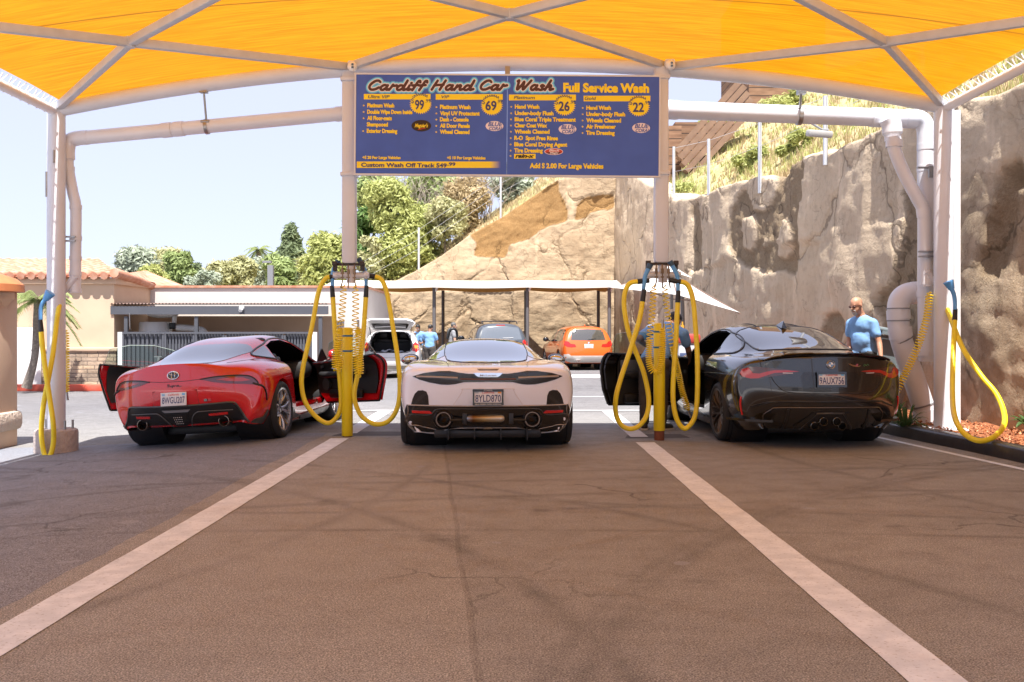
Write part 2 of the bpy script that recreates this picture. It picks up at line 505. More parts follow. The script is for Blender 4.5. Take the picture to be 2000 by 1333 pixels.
for X, sgn in ((XL, -1), (XR, 1)):
 MB().tube([(X, YA + .1, zv(X) - .02), (X, YA - CD + .1, zv(X) - .02)], .055, 12).build('eave_tube', M_eave, canopy, 60)
 lb = MB()
 for i in range(54):
  y = YA - .15 - i * .19
  lb.tube([(X - sgn * .085, y, zv(X) + .10), (X + sgn * .01, y + .03, zv(X) + .055), (X + sgn * .062, y + .05, zv(X) - .02), (X + sgn * .02, y + .07, zv(X) - .08), (X - sgn * .07, y + .09, zv(X) + .09)], .007, 5)
 lb.build('lacing', pm('white_lacing_cord', (.75, .74, .73), .6), canopy)
def bar(pts, wd=.075):
 mb = MB()
 for a, b in zip(pts[:-1], pts[1:]):
  a, b = Vector(a), Vector(b)
  d = (b - a)
  M = d.to_track_quat('Y', 'Z').to_matrix().to_4x4()
  mb.box((a + b) / 2, (wd, d.length + .03, .09), rot=M, bev=.008)
 mb.build('tie_bar', M_bar, canopy, 30)
zn = lambda x, dz=0: zv(x) + dz
LX = (XL + .05, -1.97, 1.86, XR - .05)
for k in range(2):
 y0, y1, y2 = YA - .05 - k * 6.75, YA - 1.72 - k * 6.75, YA - 3.4 - k * 6.75
 y3, y4 = YA - 5.1 - k * 6.75, YA - 6.7 - k * 6.75
 for X, M_, dz in ((-3.95, 0, .0), (0.0, 1, .0), (3.85, 2, .0)):
  a, c = LX[M_], LX[M_ + 1]
  node = (X if M_ != 1 else -.03, y1, zn(X) + .045)
  n2 = (X, y3, zn(X) + .045)
  la, lc = (a, y0, zn(a) + .02), (c, y0, zn(c) + .02)
  ma, mc = (a, y2, zn(a) + .06), (c, y2, zn(c) + .06)
  ea, ec = (a, y4, zn(a) + .02), (c, y4, zn(c) + .02)
  bar([la, node, mc]); bar([lc, node, ma]) if k == 0 or True else None
  bar([ma, n2, ec]); bar([mc, n2, ea])
  MB().cyl((node[0], y1, node[2] - .055), (node[0], y1, node[2] + .05), .055, seg=8).build('gusset', M_bar, canopy)
def column(X, Y, z0, z1, r):
 MB().cyl((X, Y, z0), (X, Y, z1), r, seg=28).build('column', M_post, canopy, 60)
column(XL, YA, -.02, zv(XL) + .03, .105)
column(XR, YA, .10, zv(XR) + .03, .115)
column(XL, YA - CD + .1, -.2, zv(XL), .105)
column(XR, YA - CD + .1, 0.0, zv(XR), .115)
MB().cyl((XR + .15, YA - .02, .12), (XR + .15, YA - .02, zv(XR) - .05), .04, seg=14).build('sunlit_side', pm('sunlit_side_white', (.80, .79, .78), .35), canopy)  # bright strip added for the column's sunlit white side
mb = MB()
fp = [(.235 * math.cos(a) * (1.0 if i % 2 else .97), .235 * math.sin(a)) for i, a in enumerate(np.linspace(0, 2 * math.pi, 13)[:-1])]
M_foot = pm('pitted_concrete', (.50, .43, .39), .85, var=(18, (.38, .32, .29), .25), bump=(30, .9, .02))
mb.lathe([(.0, -.3), (.25, -.3), (.25, .07), (.24, .10), (.215, .115), (0, .115)], Matrix.Translation((XL, YA, 0)), seg=12)
mb.build('footing', M_foot, canopy, 30)
for dx, dy in ((.16, -.12), (.19, .02), (-.17, .1)):
 MB().cyl((XL + dx, YA + dy, .11), (XL + dx, YA + dy, .22), .014, seg=8).build('anchor_bolt', M_metal, canopy)
MB().box((XR, YA, .105), (.42, .42, .05), bev=.01).build('base_plate', M_post, canopy)
mb = MB(); mb.cyl((XL - .085, YA - .06, 2.9), (XL - .085, YA - .06, 3.2), .02, seg=8); mb.cyl((XL + .02, YA - .105, 3.3), (XL + .02, YA - .105, 3.45), .012, seg=6)
mb.build('cable_clip', M_metal, canopy)
DL, DR = (-1.965, 12.0), (1.775, 11.9)
for X, Y in (DL, DR):
 MB().box((X, Y, (2.10 + zv(X)) / 2), (.165, .165, zv(X) - 2.10), bev=.03).build('hanging_post', M_post, canopy, 40)
 for z in (4.31, 3.17):
  MB().box((X, Y - .005, z), (.19, .20, .045), bev=.006).build('sign_bracket', M_post, canopy)
 mb = MB()
 mb.box((X, Y - .03, 2.09), (.36, .06, .03), bev=.004)
 for s_ in (-1, 1):
  mb.box((X + s_ * .165, Y - .05, 2.06), (.05, .07, .10), bev=.008)
  mb.box((X + s_ * .165, Y - .09, 2.10), (.06, .03, .05), bev=.006)
 mb.build('nozzle_holder', pm('dark_bracket', (.05, .04, .035), .5, metal=.6), canopy)
 MB().cyl((X + .02, Y, 1.87), (X + .02, Y, 2.12), .055, seg=16).build('drop_pipe', M_pvc, canopy)
 for s_ in (-1, 1):
  MB().cyl((X + .02, Y, 1.955), (X + .02 + s_ * .215, Y - .02, 1.965), .042, .036, seg=14).build('side_branch', M_pvc, canopy)
  MB().cyl((X + .02 + s_ * .165, Y - .015, 1.962), (X + .02 + s_ * .19, Y - .017, 1.963), .05, seg=14).build('branch_collar', M_pvc, canopy)
 for k, dx in enumerate((-.07, .0, .075)):
  mb = MB()
  mb.tube(catmull([(X + dx, Y - .09, 2.08), (X + dx, Y - .10, 2.0), (X + dx + .004, Y - .10, 1.9), (X + dx + .02 * (k - 1), Y - .10, 1.80)], 5), .009, 6)
  mb.cyl((X + dx, Y - .10, 1.97), (X + dx, Y - .10, 2.03), .018, seg=8)
  mb.cyl((X + dx - .02, Y - .10, 1.93), (X + dx + .02, Y - .10, 1.93), .008, seg=6)
  mb.build('air_valve', pm('brass_valve', (.22, .15, .09), .4, metal=.8), canopy)
for X, Y, lab in ((-1.90, 11.86, 'small pale dome camera on the beam above the left end of the blue sign'), (1.86, 11.78, 'small pale dome camera on the beam above the right end of the blue sign')):
 t = thing('security_camera', lab, 'camera', (X, Y, zv(X)), group='cameras on the canopy beam')
 MB().box((X, Y, zv(X) + .02), (.12, .09, .08), bev=.02).build('camera_housing', M_post, t)
 MB().sphere((X, Y - .05, zv(X) - .02), .06, sc=(1, .8, 1)).build('camera_dome', M_white, t)
 for dz in (.012, -.022):
  MB().cyl((X + .01, Y - .09, zv(X) - .015 + dz), (X + .01, Y - .104, zv(X) - .018 + dz), .015, seg=10).build('lens', M_blackg, t)
# ------------------------------------------------------------------ vacuum ducts
def px(pts, Y, dy=None): return [P(a, b, Y if dy is None else Y + dy[i]) for i, (a, b) in enumerate(pts)]
t = thing('vacuum_duct', 'long slim beige vacuum duct hung under the beam left of the sign', 'duct', (-5.2, 12.1, 0))
A, B = P(676, 222, 12.15), P(150, 271, 12.15)
MB().cyl(A, B, .084, seg=24).build('duct_run', M_pvc, t, 60)
d = (B - A).normalized()
for f in (.02, .62, .665):
 c = A.lerp(B, f); MB().cyl(c - d * .06, c + d * .06, .092, seg=24).build('duct_collar', M_pvc, t, 60)
MB().tube(catmull(px([(172, 269), (150, 271), (136, 277), (132, 292), (132, 312)], 12.15), 6), .088, 20).build('elbow', M_pvc, t, 60)
MB().tube(catmull(px([(133, 300), (134, 330), (142, 375), (148, 405), (148, 470), (147, 572)], 12.15), 6), .066, 20).build('down_pipe', M_pvc, t, 60)
for y_ in (330, 405, 466, 505, 535, 568):
 x_ = np.interp(y_, [300, 330, 375, 405, 470, 572], [133, 134, 142, 148, 148, 147])
 a = P(x_, y_ - 4, 12.15); b = P(x_, y_ + 4, 12.15)
 MB().cyl(a, b, .073, seg=20).build('duct_collar', M_pvc, t, 60)
MB().tube(px([(147, 540), (136, 557), (124, 568)], 12.1), .045, 14).build('hose_branch', M_pvc, t, 60)
a = P(404, 248, 12.15); b = P(398, 178, 12.0)
mb = MB(); mb.cyl(a, b, .014, seg=8); mb.box(b, (.09, .08, .05)); mb.cyl(a - d * .02, a + d * .02, .094, seg=20); mb.cyl(a + Vector((-.05, -.07, .05)), a + Vector((.05, -.07, .05)), .02, seg=8)
mb.build('hanger', M_metal, t)
mb = MB(); q = P(131, 463, 12.05); mb.box(q, (.2, .03, .02)); mb.box(q + Vector((0, 0, -.05)), (.2, .03, .02)); mb.build('pipe_clamp', M_metal, t)
t = thing('vacuum_duct', 'thick white vacuum duct right of the sign bending down behind the right column', 'duct', (5.0, 12.4, .1))
YD = 12.5
A, B = P(1303, 215, YD), P(1790, 233, YD)
MB().cyl(A, B, .112, seg=28).build('duct_run', M_pvc, t, 60)
d = (B - A).normalized()
for f in (.02, .84, .975):
 c = A.lerp(B, f); MB().cyl(c - d * .07, c + d * .07, .120, seg=28).build('duct_collar', M_pvc, t, 60)
MB().tube(catmull(px([(1770, 232), (1795, 234), (1806, 246), (1809, 272), (1809, 330), (1810, 400), (1810, 580), (1812, 706)], YD), 6), .112, 24).build('down_pipe', M_pvc, t, 60)
for y_ in (288, 330, 575, 690):
 MB().cyl(P(1810, y_ - 6, YD), P(1810, y_ + 6, YD), .12, seg=24).build('duct_collar', M_pvc, t, 60)
MB().tube(catmull(px([(1735, 232), (1741, 244), (1743, 262), (1744, 276)], YD - .12), 5), [.12] * 11 + [.10] * 5, 22).build('branch_tee', M_pvc, t, 60)
MB().tube(catmull(px([(1744, 268), (1748, 296), (1766, 340), (1790, 385), (1803, 410), (1806, 440), (1808, 500), (1812, 560)], YD - .2), 6), .078, 20).build('branch_pipe', M_pvc, t, 60)
for x_, y_, x2, y2, r_ in ((1746, 274, 1746, 288, .098), (1803, 408, 1805, 424, .086), (1807, 485, 1808, 500, .084), (1810, 535, 1811, 556, .084)):
 MB().cyl(P(x_, y_, YD - .2), P(x2, y2, YD - .2), r_, seg=20).build('duct_collar', M_pvc, t, 60)
MB().tube(px([(1810, 530), (1822, 545), (1834, 557)], YD - .25), .05, 14).build('hose_branch', M_pvc, t, 60)
MB().tube(catmull(px([(1815, 572), (1790, 572), (1770, 575), (1757, 588), (1754, 612), (1757, 650), (1768, 690), (1786, 744), (1803, 795), (1807, 815), (1808, 838)], YD + .35), 6), .138, 26).build('floor_pipe', M_pvc, t, 60)
for pa, pb in (((1793, 572), (1780, 573)), ((1754, 606), (1755, 624)), ((1757, 640), (1760, 662)), ((1805, 800), (1808, 838))):
 MB().cyl(P(*pa, YD + .35), P(*pb, YD + .35), .146, seg=26).build('duct_collar', M_pvc, t, 60)
for pa, pb in (((1754, 602), (1754, 604)), ((1755, 626), (1755, 628)), ((1762, 664), (1763, 666)), ((1801, 790), (1802, 793))):
 MB().cyl(P(*pa, YD + .35), P(*pb, YD + .35), .1475, seg=26).build('joint_line', M_grey, t, 60)
mb = MB(); q = P(1816, 492, YD - .3); mb.box(q, (.28, .04, .02)); mb.box(q + Vector((0, 0, -.06)), (.28, .04, .02)); mb.cyl(q + Vector((.05, 0, -.3)), q + Vector((.05, 0, .1)), .012)
q = P(1815, 328, YD - .15); mb.box(q, (.3, .04, .02)); mb.box(q + Vector((.0, -.04, -.06)), (.05, .03, .14)); mb.cyl(P(1826, 350, YD - .2), P(1826, 830, YD - .2), .012, seg=6)
mb.build('pipe_clamp', M_metal, t)
mb = MB(); a = P(1561, 226, YD); b = P(1565, 180, YD - .3); mb.cyl(a, b, .016, seg=8); mb.box(b, (.1, .1, .06)); mb.cyl(a - d * .025, a + d * .025, .123, seg=24); mb.cyl(a + Vector((-.07, -.08, .07)), a + Vector((.07, -.08, .07)), .02)
mb.build('hanger', M_metal, t)
t = thing('flood_light', 'small grey flood light on an arm at the top of the rock wall', 'flood light', P(1605, 262, 17.5))
mb = MB(); mb.tube([P(1582, 240, 17.5), P(1606, 254, 17.5), P(1618, 254, 17.5)], .02, 8); mb.build('arm', M_grey, t)
MB().box(P(1600, 262, 17.4), (.42, .25, .12), rot=(.2, .08, 0), bev=.03).build('lamp_head', pm('pale_lamp_housing', (.42, .40, .37), .5), t)
# ------------------------------------------------------------------ bollards
def bollard(X, Y, h, rust, label):
 t = thing('bollard', label, 'bollard', (X, Y, gz(X)), group='yellow bollards')
 MB().lathe([(0, h), (.05, h - .002), (.062, h - .008), (.0675, h - .022), (.068, rust), (.066, rust - .002), (.0, rust - .002)], Matrix.Translation((X, Y, 0)), 32).build('sleeve', M_bollard, t, 50)
 MB().lathe([(.06, rust + .02), (.06, -.02)], Matrix.Translation((X, Y, 0)), 28).build('base', M_rust, t)
 for z in (h - .115, h - .30):
  MB().lathe([(.0683, z), (.0692, z + .002), (.0692, z + .020), (.0683, z + .022)], Matrix.Translation((X, Y, 0)), 32).build('reflective_band', pm('blue_band', (.02, .16, .33), .4), t)
bollard(-2.02, 12.17, 1.335, .012, 'yellow bollard with blue bands standing beside the red car')
bollard(1.735, 11.77, 1.385, .115, 'yellow bollard with a rusty foot standing beside the black car')
# ------------------------------------------------------------------ vacuum hoses (each hose with its nozzle is one thing)
def ribbed(path, r):
 return MB().tube(path, r, 14)
def hose(label, pts, Y, nozzle, cuff_dir, dys=None, r=.029):
 """pts in photo pixels from the nozzle end to the pipe end, hanging in the plane at depth Y"""
 W = [P(a, b, Y + (dys[i] if dys else 0)) for i, (a, b) in enumerate(pts)]
 path = catmull(W, 8)
 t = thing('vacuum_hose', label, 'hose', path[0], group='yellow vacuum hoses')
 ribbed(path, r).build('hose_tube', M_yellow, t, 60)
 d0 = (path[0] - path[2]).normalized(); d1 = (path[-1] - path[-3]).normalized()
 MB().cyl(path[0] - d0 * .05, path[0] + d0 * .09, .031, .026, seg=14).build('cuff', M_black, t)
 MB().cyl(path[-1] - d1 * .03, path[-1] + d1 * .11, .033, .028, seg=14).build('cuff', M_black, t)
 N = [P(a, b, Y) for a, b in nozzle]
 p = catmull(N, 6)
 k = len(p)
 MB().tube(p, [.022 + .004 * (i / k) for i in range(k)], 14, flat=1.0).build('nozzle', M_bluepl, t, 60)
 a, b = p[-2], p[-1]
 dd = (b - a).normalized()
 big = cuff_dir
 MB().cyl(b - dd * .01, b + dd * (.09 if big else .05), .034 if big else .028, .062 if big else .036, seg=14).build('nozzle_mouth', M_bluepl if big else pm('dark_blue_plastic', (.03, .07, .12), .45), t)
 return t
Y1 = 12.22
hose('left yellow hose loop hanging from the post by the red car', [(649.5, 573), (651.5, 601), (655, 660), (660, 705), (664.5, 750), (666, 790), (658, 815), (640, 827), (616, 813), (596, 785), (589, 750), (592, 718), (598, 690), (610, 635), (619, 585), (626, 560), (637, 544), (649, 541)], Y1,
  [(649.5, 562), (649.5, 545), (651, 528), (657, 516)], None)
hose('right yellow hose loop on the post by the red car, next to the white car', [(715, 573), (713, 605), (709, 660), (703, 705), (697, 740), (692, 768), (695, 790), (708, 815), (734, 829), (760, 822), (777, 794), (781, 750), (776, 695), (766, 630), (757, 579), (749, 553), (740, 543), (728, 540)], Y1 - .1,
  [(715, 562), (715, 547), (713, 530), (704, 512)], None)
Y2 = 11.62
hose('twisted yellow hose crossing itself left of the bollard with the rusty foot', [(1256, 581), (1249, 623), (1236, 668), (1225, 702), (1213, 738), (1203, 777), (1203, 808), (1213, 830), (1230, 838), (1248, 832), (1263, 811), (1267, 779), (1258, 731), (1243, 691), (1228, 651), (1220, 610), (1219, 580), (1225, 560), (1234, 552), (1250, 550)], Y2,
  [(1256, 570), (1258, 555), (1260, 540), (1267, 524)], None, dys=[-.06] * 6 + [0, .02, .03, .04, .05, .06, .07, .07, .06, .05, .04, .03, .02, .02])
hose('right yellow hose loop hanging by the bollard with the rusty foot, beside the black car', [(1324, 583), (1322, 620), (1320, 671), (1315, 742), (1315, 785), (1321, 817), (1332, 835), (1343, 835), (1357, 814), (1362, 771), (1362, 700), (1358, 637), (1354, 591), (1347, 564), (1338, 553), (1324, 550)], Y2,
  [(1324, 571), (1324, 555), (1322, 537), (1312, 518)], None)
hose('yellow hose hanging twisted down the left canopy column to the ground', [(80, 640), (84, 685), (91, 737), (97, 777), (104, 826), (105, 860), (100, 886), (92, 895), (85, 880), (81, 843), (85, 793), (94, 744), (104, 688), (112, 622), (119, 582)], 11.66,
  [(80, 626), (80, 605), (83, 594), (90, 584)], 1, dys=[-.05] * 5 + [0] * 3 + [.03] * 4 + [.06, .2, .35])
hose('yellow hose drooping in a wide loop from the right column over the bark bed', [(1865, 618), (1862, 682), (1860, 763), (1864, 812), (1881, 845), (1910, 861), (1939, 855), (1960, 832), (1960, 804), (1945, 769), (1916, 734), (1881, 682), (1857, 623), (1838, 572)], 11.55,
  [(1865, 605), (1865, 590), (1863, 576), (1858, 564)], 1, dys=[0, -.1, -.4, -.9, -1.2, -1.3, -1.25, -1.1, -.9, -.7, -.5, -.2, .2, .65])
# ------------------------------------------------------------------ coiled air lines
def coil(label, pts, Y, turns, rad=.038, wire=.0064, stretch=None, dy=None):
 W = [P(a, b, Y + (dy[i] if dy else 0)) for i, (a, b) in enumerate(pts)]
 path = catmull(W, 14)
 L = [0.0]
 for a, b in zip(path[:-1], path[1:]): L.append(L[-1] + (b - a).length)
 tot = L[-1]
 n = int(turns * 14)
 out = []
 side = Vector((0, 1, 0))
 st = stretch or [(0, 0), (1, 1)]
 for i in range(n + 1):
  f = i / n
  s_ = np.interp(f, [q[0] for q in st], [q[1] for q in st]) * tot
  k = int(np.clip(np.searchsorted(L, s_) - 1, 0, len(path) - 2))
  u = (s_ - L[k]) / max(1e-9, L[k + 1] - L[k])
  c = path[k].lerp(path[k + 1], min(1, u))
  d = (path[min(k + 2, len(path) - 1)] - path[max(k - 1, 0)]).normalized()
  b1 = (side - d * side.dot(d)).normalized()
  b2 = d.cross(b1)
  a = 2 * math.pi * turns * f
  rr = rad * min(1, f * 30 + .15, (1 - f) * 30 + .15)
  out.append(c + (b1 * math.cos(a) + b2 * math.sin(a)) * rr)
 t = thing('air_hose_coil', label, 'air hose', path[0], group='coiled yellow air hoses')
 MB().tube(out, wire, 6).build('coil_wire', M_coil, t, 180)
 e = path[-1]; d = (path[-1] - path[-3]).normalized()
 MB().cyl(e - d * .02, e + d * .09, .012, .016, seg=8).build('fitting', M_metal, t)
 return t
coil('coiled yellow air hose on the left side of the post by the red car', [(672, 556), (669, 600), (663, 650), (656, 690), (655, 716), (660, 722), (664, 712), (663, 680), (664, 640)], 11.95, 48, stretch=[(0, 0), (.28, .45), (.9, .95), (1, 1)])
coil('coiled yellow air hose on the right side of the post by the red car', [(694, 556), (695, 600), (693, 650), (695, 700), (698, 727), (702, 731), (704, 718), (702, 680), (700, 640)], 11.9, 48, stretch=[(0, 0), (.28, .45), (.9, .95), (1, 1)])
coil('coiled yellow air hose looped under in front of the bollard with the rusty foot', [(1277, 556), (1274, 610), (1269, 660), (1268, 705), (1274, 725), (1283, 727), (1291, 712), (1294, 680), (1294, 640)], 11.55, 54, rad=.036, stretch=[(0, 0), (.26, .40), (1, 1)])
coil('coiled yellow air hose stretched from the post towards the black car door', [(1298, 556), (1302, 600), (1309, 650), (1318, 700), (1326, 735), (1334, 770), (1345, 803)], 11.95, 52, rad=.034, stretch=[(0, 0), (.3, .48), (1, 1)], dy=[0, 0, .1, .2, .3, .3, .3])
coil('coiled yellow air hose slanting from the right column down behind the black car', [(1816, 570), (1810, 620), (1800, 655), (1786, 692), (1768, 730), (1752, 762), (1744, 776)], 12.0, 40, rad=.042, dy=[0, 0, 0, .05, .1, .1, .1])
coil('coiled yellow air hose hanging behind the left canopy column', [(129, 645), (130, 680), (130, 720), (130, 755), (131, 768)], 12.3, 24, rad=.032)
# ------------------------------------------------------------------ menu sign
def text_mesh(body, mat=None, bold=0.0, shear=0.0, space=1.0):
 c = bpy.data.curves.new('lettering', 'FONT')
 c.body = body
 c.size = 1.0
 c.offset = bold
 c.shear = shear
 c.space_character = space
 c.extrude = 0
 c.resolution_u = 3
 o = bpy.data.objects.new('lettering', c)
 COL.objects.link(o)
 dg = bpy.context.evaluated_depsgraph_get(); dg.update()
 me = bpy.data.meshes.new_from_object(o.evaluated_get(dg), depsgraph=dg)
 bpy.data.objects.remove(o); bpy.data.curves.remove(c)
 return me
def text_fit(body, x0, x1, base, cap, M, bold=0.0, shear=0.0, flip=1, space=1.0):
 """mesh of the text scaled so it spans x0..x1 and its capitals stand cap high; M places the local xy plane"""
 me = text_mesh(body.replace('$', 'S'), None, bold, shear, space)
 n = len(me.vertices)
 a = np.empty(n * 3, np.float32); me.vertices.foreach_get('co', a); a = a.reshape(-1, 3)
 lo, hi = a[:, 0].min(), a[:, 0].max()
 a[:, 0] = (a[:, 0] - lo) / (hi - lo) * (x1 - x0) + x0
 a[:, 1] = a[:, 1] / .70 * cap + base
 me.vertices.foreach_set('co', a.ravel())
 if '$' in body:
  i = body.index('$')
  b_ = body.replace('$', 'S')
  l0 = (text_w(b_[:i + 1]) - text_w('S') * .5) / text_w(b_) * (x1 - x0) + x0
  w_ = (x1 - x0) / text_w(b_) * .05
  me2 = join_meshes('lettering', [me])
  mb = MB(); mb.add([v.co[:] for v in me.vertices], [tuple(p.vertices) for p in me.polygons])
  for y0, y1 in ((base - .14 * cap, base), (base + cap, base + 1.14 * cap)): mb.add([(l0 - w_, y0, 0), (l0 + w_, y0, 0), (l0 + w_, y1, 0), (l0 - w_, y1, 0)], [(0, 1, 2, 3)])
  me = bpy.data.meshes.new('lettering'); me.from_pydata(mb.v, [], mb.f)
 me.transform(M)
 return me
def text_w(b_):
 me = text_mesh(b_, None)
 xs_ = [v.co.x for v in me.vertices]
 return (max(xs_) - min(xs_)) if xs_ else 0
def join_meshes(name, mes):
 mb = MB()
 for me in mes:
  mb.add([v.co[:] for v in me.vertices], [tuple(p.vertices) for p in me.polygons])
 me = bpy.data.meshes.new(name); me.from_pydata(mb.v, [], mb.f)
 return me
YS = 11.79
sign = thing('menu_sign', 'wide blue menu sign with yellow price lists hung between the two middle posts', 'sign', (-.06, YS, 3.15), rot=(0, R(.48), 0))
SK = FPX / YS
def sc_(cx, cy):
 px_, py_ = 680 + .315 * cx, 120 + .315 * cy
 py_ -= (px_ - 695) * 5 / 592 - 2.5
 return ((px_ - HX) / SK + .06, CH - (py_ - HY) / SK - 3.15)
SX0, SZ1 = sc_(48, 86); SX1, SZ0 = sc_(1922, 712)
M_navy = NT('sign_blue')
cc = M_navy.mix(M_navy.ramp(M_navy.noise(3, 5), [(.3, 0), (.7, 1)]), (.040, .100, .43), (.050, .120, .50))
M_navy.set(M_navy.b, 'Base Color', cc); M_navy.set(M_navy.b, 'Roughness', .42); M_navy = M_navy.m
M_sy = pm('sign_yellow', (.90, .68, .02), .45)
M_snavy = pm('sign_lettering_navy', (.045, .05, .16), .45)
M_spink = pm('sign_pale', (.80, .70, .72), .45)
M_scyan = pm('sign_cyan', (.18, .62, .85), .45)
M_scyan2 = pm('sign_deep_cyan', (.08, .32, .70), .45)
M_sbrown = pm('sign_brown', (.075, .022, .018), .45)
M_sblk = pm('sign_dark_oval', (.020, .010, .008), .4)
M_sred = pm('sign_red', (.55, .05, .02), .4)
M_sblue = pm('sign_logo_blue', (.07, .12, .42), .4)
def SP(k): return Matrix(((1, 0, 0, 0), (0, 0, -1, -.022 - .0012 * k), (0, 1, 0, 0), (0, 0, 0, 1)))
def sgn(name, mb_or_me, mat):
 me = mb_or_me.mesh(name) if isinstance(mb_or_me, MB) else mb_or_me
 return link(name, me, mat, sign, 0, world=False)
xm = sc_(983, 400)[0]
for a, b in ((SX0, xm - .0012), (xm + .0012, SX1)):
 MB().box(((a + b) / 2, 0, (SZ0 + SZ1) / 2), (b - a, .04, SZ1 - SZ0)).build('sign_panel', M_navy, sign, 30, world=False)
fr = MB()
for z in (SZ0 - .012, SZ1 + .012): fr.box(((SX0 + SX1) / 2, .004, z), (SX1 - SX0 + .05, .055, .02))
for x in (SX0 - .012, SX1 + .012): fr.box((x, .004, (SZ0 + SZ1) / 2), (.02, .055, SZ1 - SZ0 + .003))
fr.build('sign_frame', M_post, sign, 30, world=False)
MB().box((xm, .02, SZ1 + .06), (.06, .04, .12)).build('sign_hanger', M_metal, sign, 30, world=False)
def poly_mb(pts, k, M=None):
 mb = MB(); mb.add([SP(k) @ Vector((p[0], p[1], 0)) for p in pts], [tuple(range(len(pts)))]); return mb
def rect(x0, y0, x1, y1): return [sc_(x0, y1), sc_(x1, y1), sc_(x1, y0), sc_(x0, y0)]
for r_ in ((95, 206, 508, 240), (540, 207, 955, 242), (993, 210, 1408, 246), (1455, 217, 1868, 252)):
 sgn('header_bar', poly_mb(rect(*r_), 0), M_sy)
sgn('price_bar', poly_mb(rect(55, 624, 880, 664), 0), M_sy)
for i in range(8):
 f = (i + .5) / 8
 cm = pm('sign_fade_%d' % i, tuple(a * (1 - f) + b * f for a, b in zip((.90, .68, .02), (.05, .098, .49))), .45)
 sgn('price_bar_fade', poly_mb(rect(880 + i * 8, 624, 888 + i * 8, 664), 0), cm)
for cx, cy in ((447, 268), (888, 276), (1338, 278), (1797, 283)):
 c = sc_(cx, cy); r_ = 70 * .315 / SK
 n = 30
 star = [(c[0] + r_ * (1 if i % 2 else .82) * math.cos(math.pi * i / n), c[1] + .93 * r_ * (1 if i % 2 else .82) * math.sin(math.pi * i / n)) for i in range(2 * n)]
 mb = MB(); vs = [SP(2) @ Vector((*c, 0))] + [SP(2) @ Vector((*p, 0)) for p in star]
 mb.add(vs, [(0, 1 + i, 1 + (i + 1) % (2 * n)) for i in range(2 * n)])
 sgn('price_burst', mb, M_sy)
 zz = [(c[0] + r_ * (1.02 if i % 2 else .80) * math.cos(math.pi * i / n), c[1] + .93 * r_ * (1.02 if i % 2 else .80) * math.sin(math.pi * i / n)) for i in range(8, 2 * n // 2 - 6)]
 mb = MB(); w_ = .0035
 for a, b in zip(zz[:-1], zz[1:]):
  a, b = Vector(a), Vector(b); d = (b - a).normalized(); q = Vector((-d.y, d.x)) * w_
  mb.add([SP(3) @ Vector((*p, 0)) for p in (a - q, b - q, b + q, a + q)], [(0, 1, 2, 3)])
 sgn('burst_outline', mb, M_snavy)
def wr(name, items, mat, k=2, bold=.012, shear=0.0, space=1.0):
 for body, x0, x1, base, cap in items:
  a = sc_(x0, base); b = sc_(x1, base); t_ = sc_(x0, base - cap)
  sgn(name, text_fit(body, a[0], b[0], a[1], t_[1] - a[1], SP(k), bold, shear, space=space), mat)
wr('headline_lettering', [('Full Service Wash', 1328, 1860, 192, 52)], M_sy, bold=.055)
wr('header_lettering', [('Ultra VIP', 122, 255, 232, 19), ('VIP', 575, 624, 233, 18), ('Platinum', 1023, 1153, 237, 19), ('Gold', 1462, 1532, 243, 20)], M_snavy, 3, .012, .22)
wr('price_lettering', [('99', 412, 468, 300, 56), ('69', 848, 917, 306, 56), ('26', 1300, 1369, 310, 56), ('22', 1760, 1829, 316, 56)], M_snavy, 4, .03)
wr('price_small_lettering', [('$', 388, 406, 262, 27), ('.99', 473, 509, 260, 22), ('$', 828, 846, 268, 27), ('.99', 918, 952, 264, 22), ('$', 1280, 1298, 270, 27), ('.99', 1370, 1404, 268, 22), ('$', 1739, 1757, 272, 27), ('.99', 1830, 1864, 271, 22)], M_snavy, 4, .008)
L = [(117, 'Platinum Wash', 284, 288), (117, 'Double Wipe Down Inside', 397, 328), (117, 'All Floor-mats', 270, 367), (115, 'Shampooed', 246, 406), (115, 'Exterior Dressing', 304, 446),
  (567, 'Platinum Wash', 756, 298), (567, 'Vinyl UV Protectant', 813, 337), (567, 'Dash - Console', 745, 375), (567, 'All Door Panels', 753, 414), (567, 'Wheel Cleaned', 751, 452),
  (1030, 'Hand Wash', 1182, 296), (1030, 'Under-body Flush', 1270, 336), (1029, 'Blue Coral Triple Treatment', 1408, 374), (1029, 'Clear Coat Wax', 1231, 412), (1029, 'Wheels Cleaned', 1246, 450), (1028, 'R-O  Spot Free Rinse', 1299, 490), (1028, 'Blue Coral Drying Agent', 1356, 529), (1028, 'Tire Dressing', 1205, 567),
  (1472, 'Hand Wash', 1625, 303), (1472, 'Under-body Flush', 1713, 342), (1472, 'Wheels Cleaned', 1688, 381), (1472, 'Air Freshener', 1656, 419), (1472, 'Tire Dressing', 1649, 458)]
wr('list_lettering', [(b, x0, x1, y, 24) for x0, b, x1, y in L], M_sy, 2, .05)
wr('note_lettering', [('+$ 20 For Large Vehicles', 90, 326, 607, 17), ('+$ 10 For Large Vehicles', 613, 851, 609, 17), ('Add $ 2.00 For Large Vehicles', 1125, 1581, 664, 29)], M_sy, 2, .05)
wr('bar_lettering', [('Custom Wash Off Track $49', 82, 612, 656, 24), ('.99', 616, 666, 650, 20)], M_snavy, 3, .035)
mb = MB()
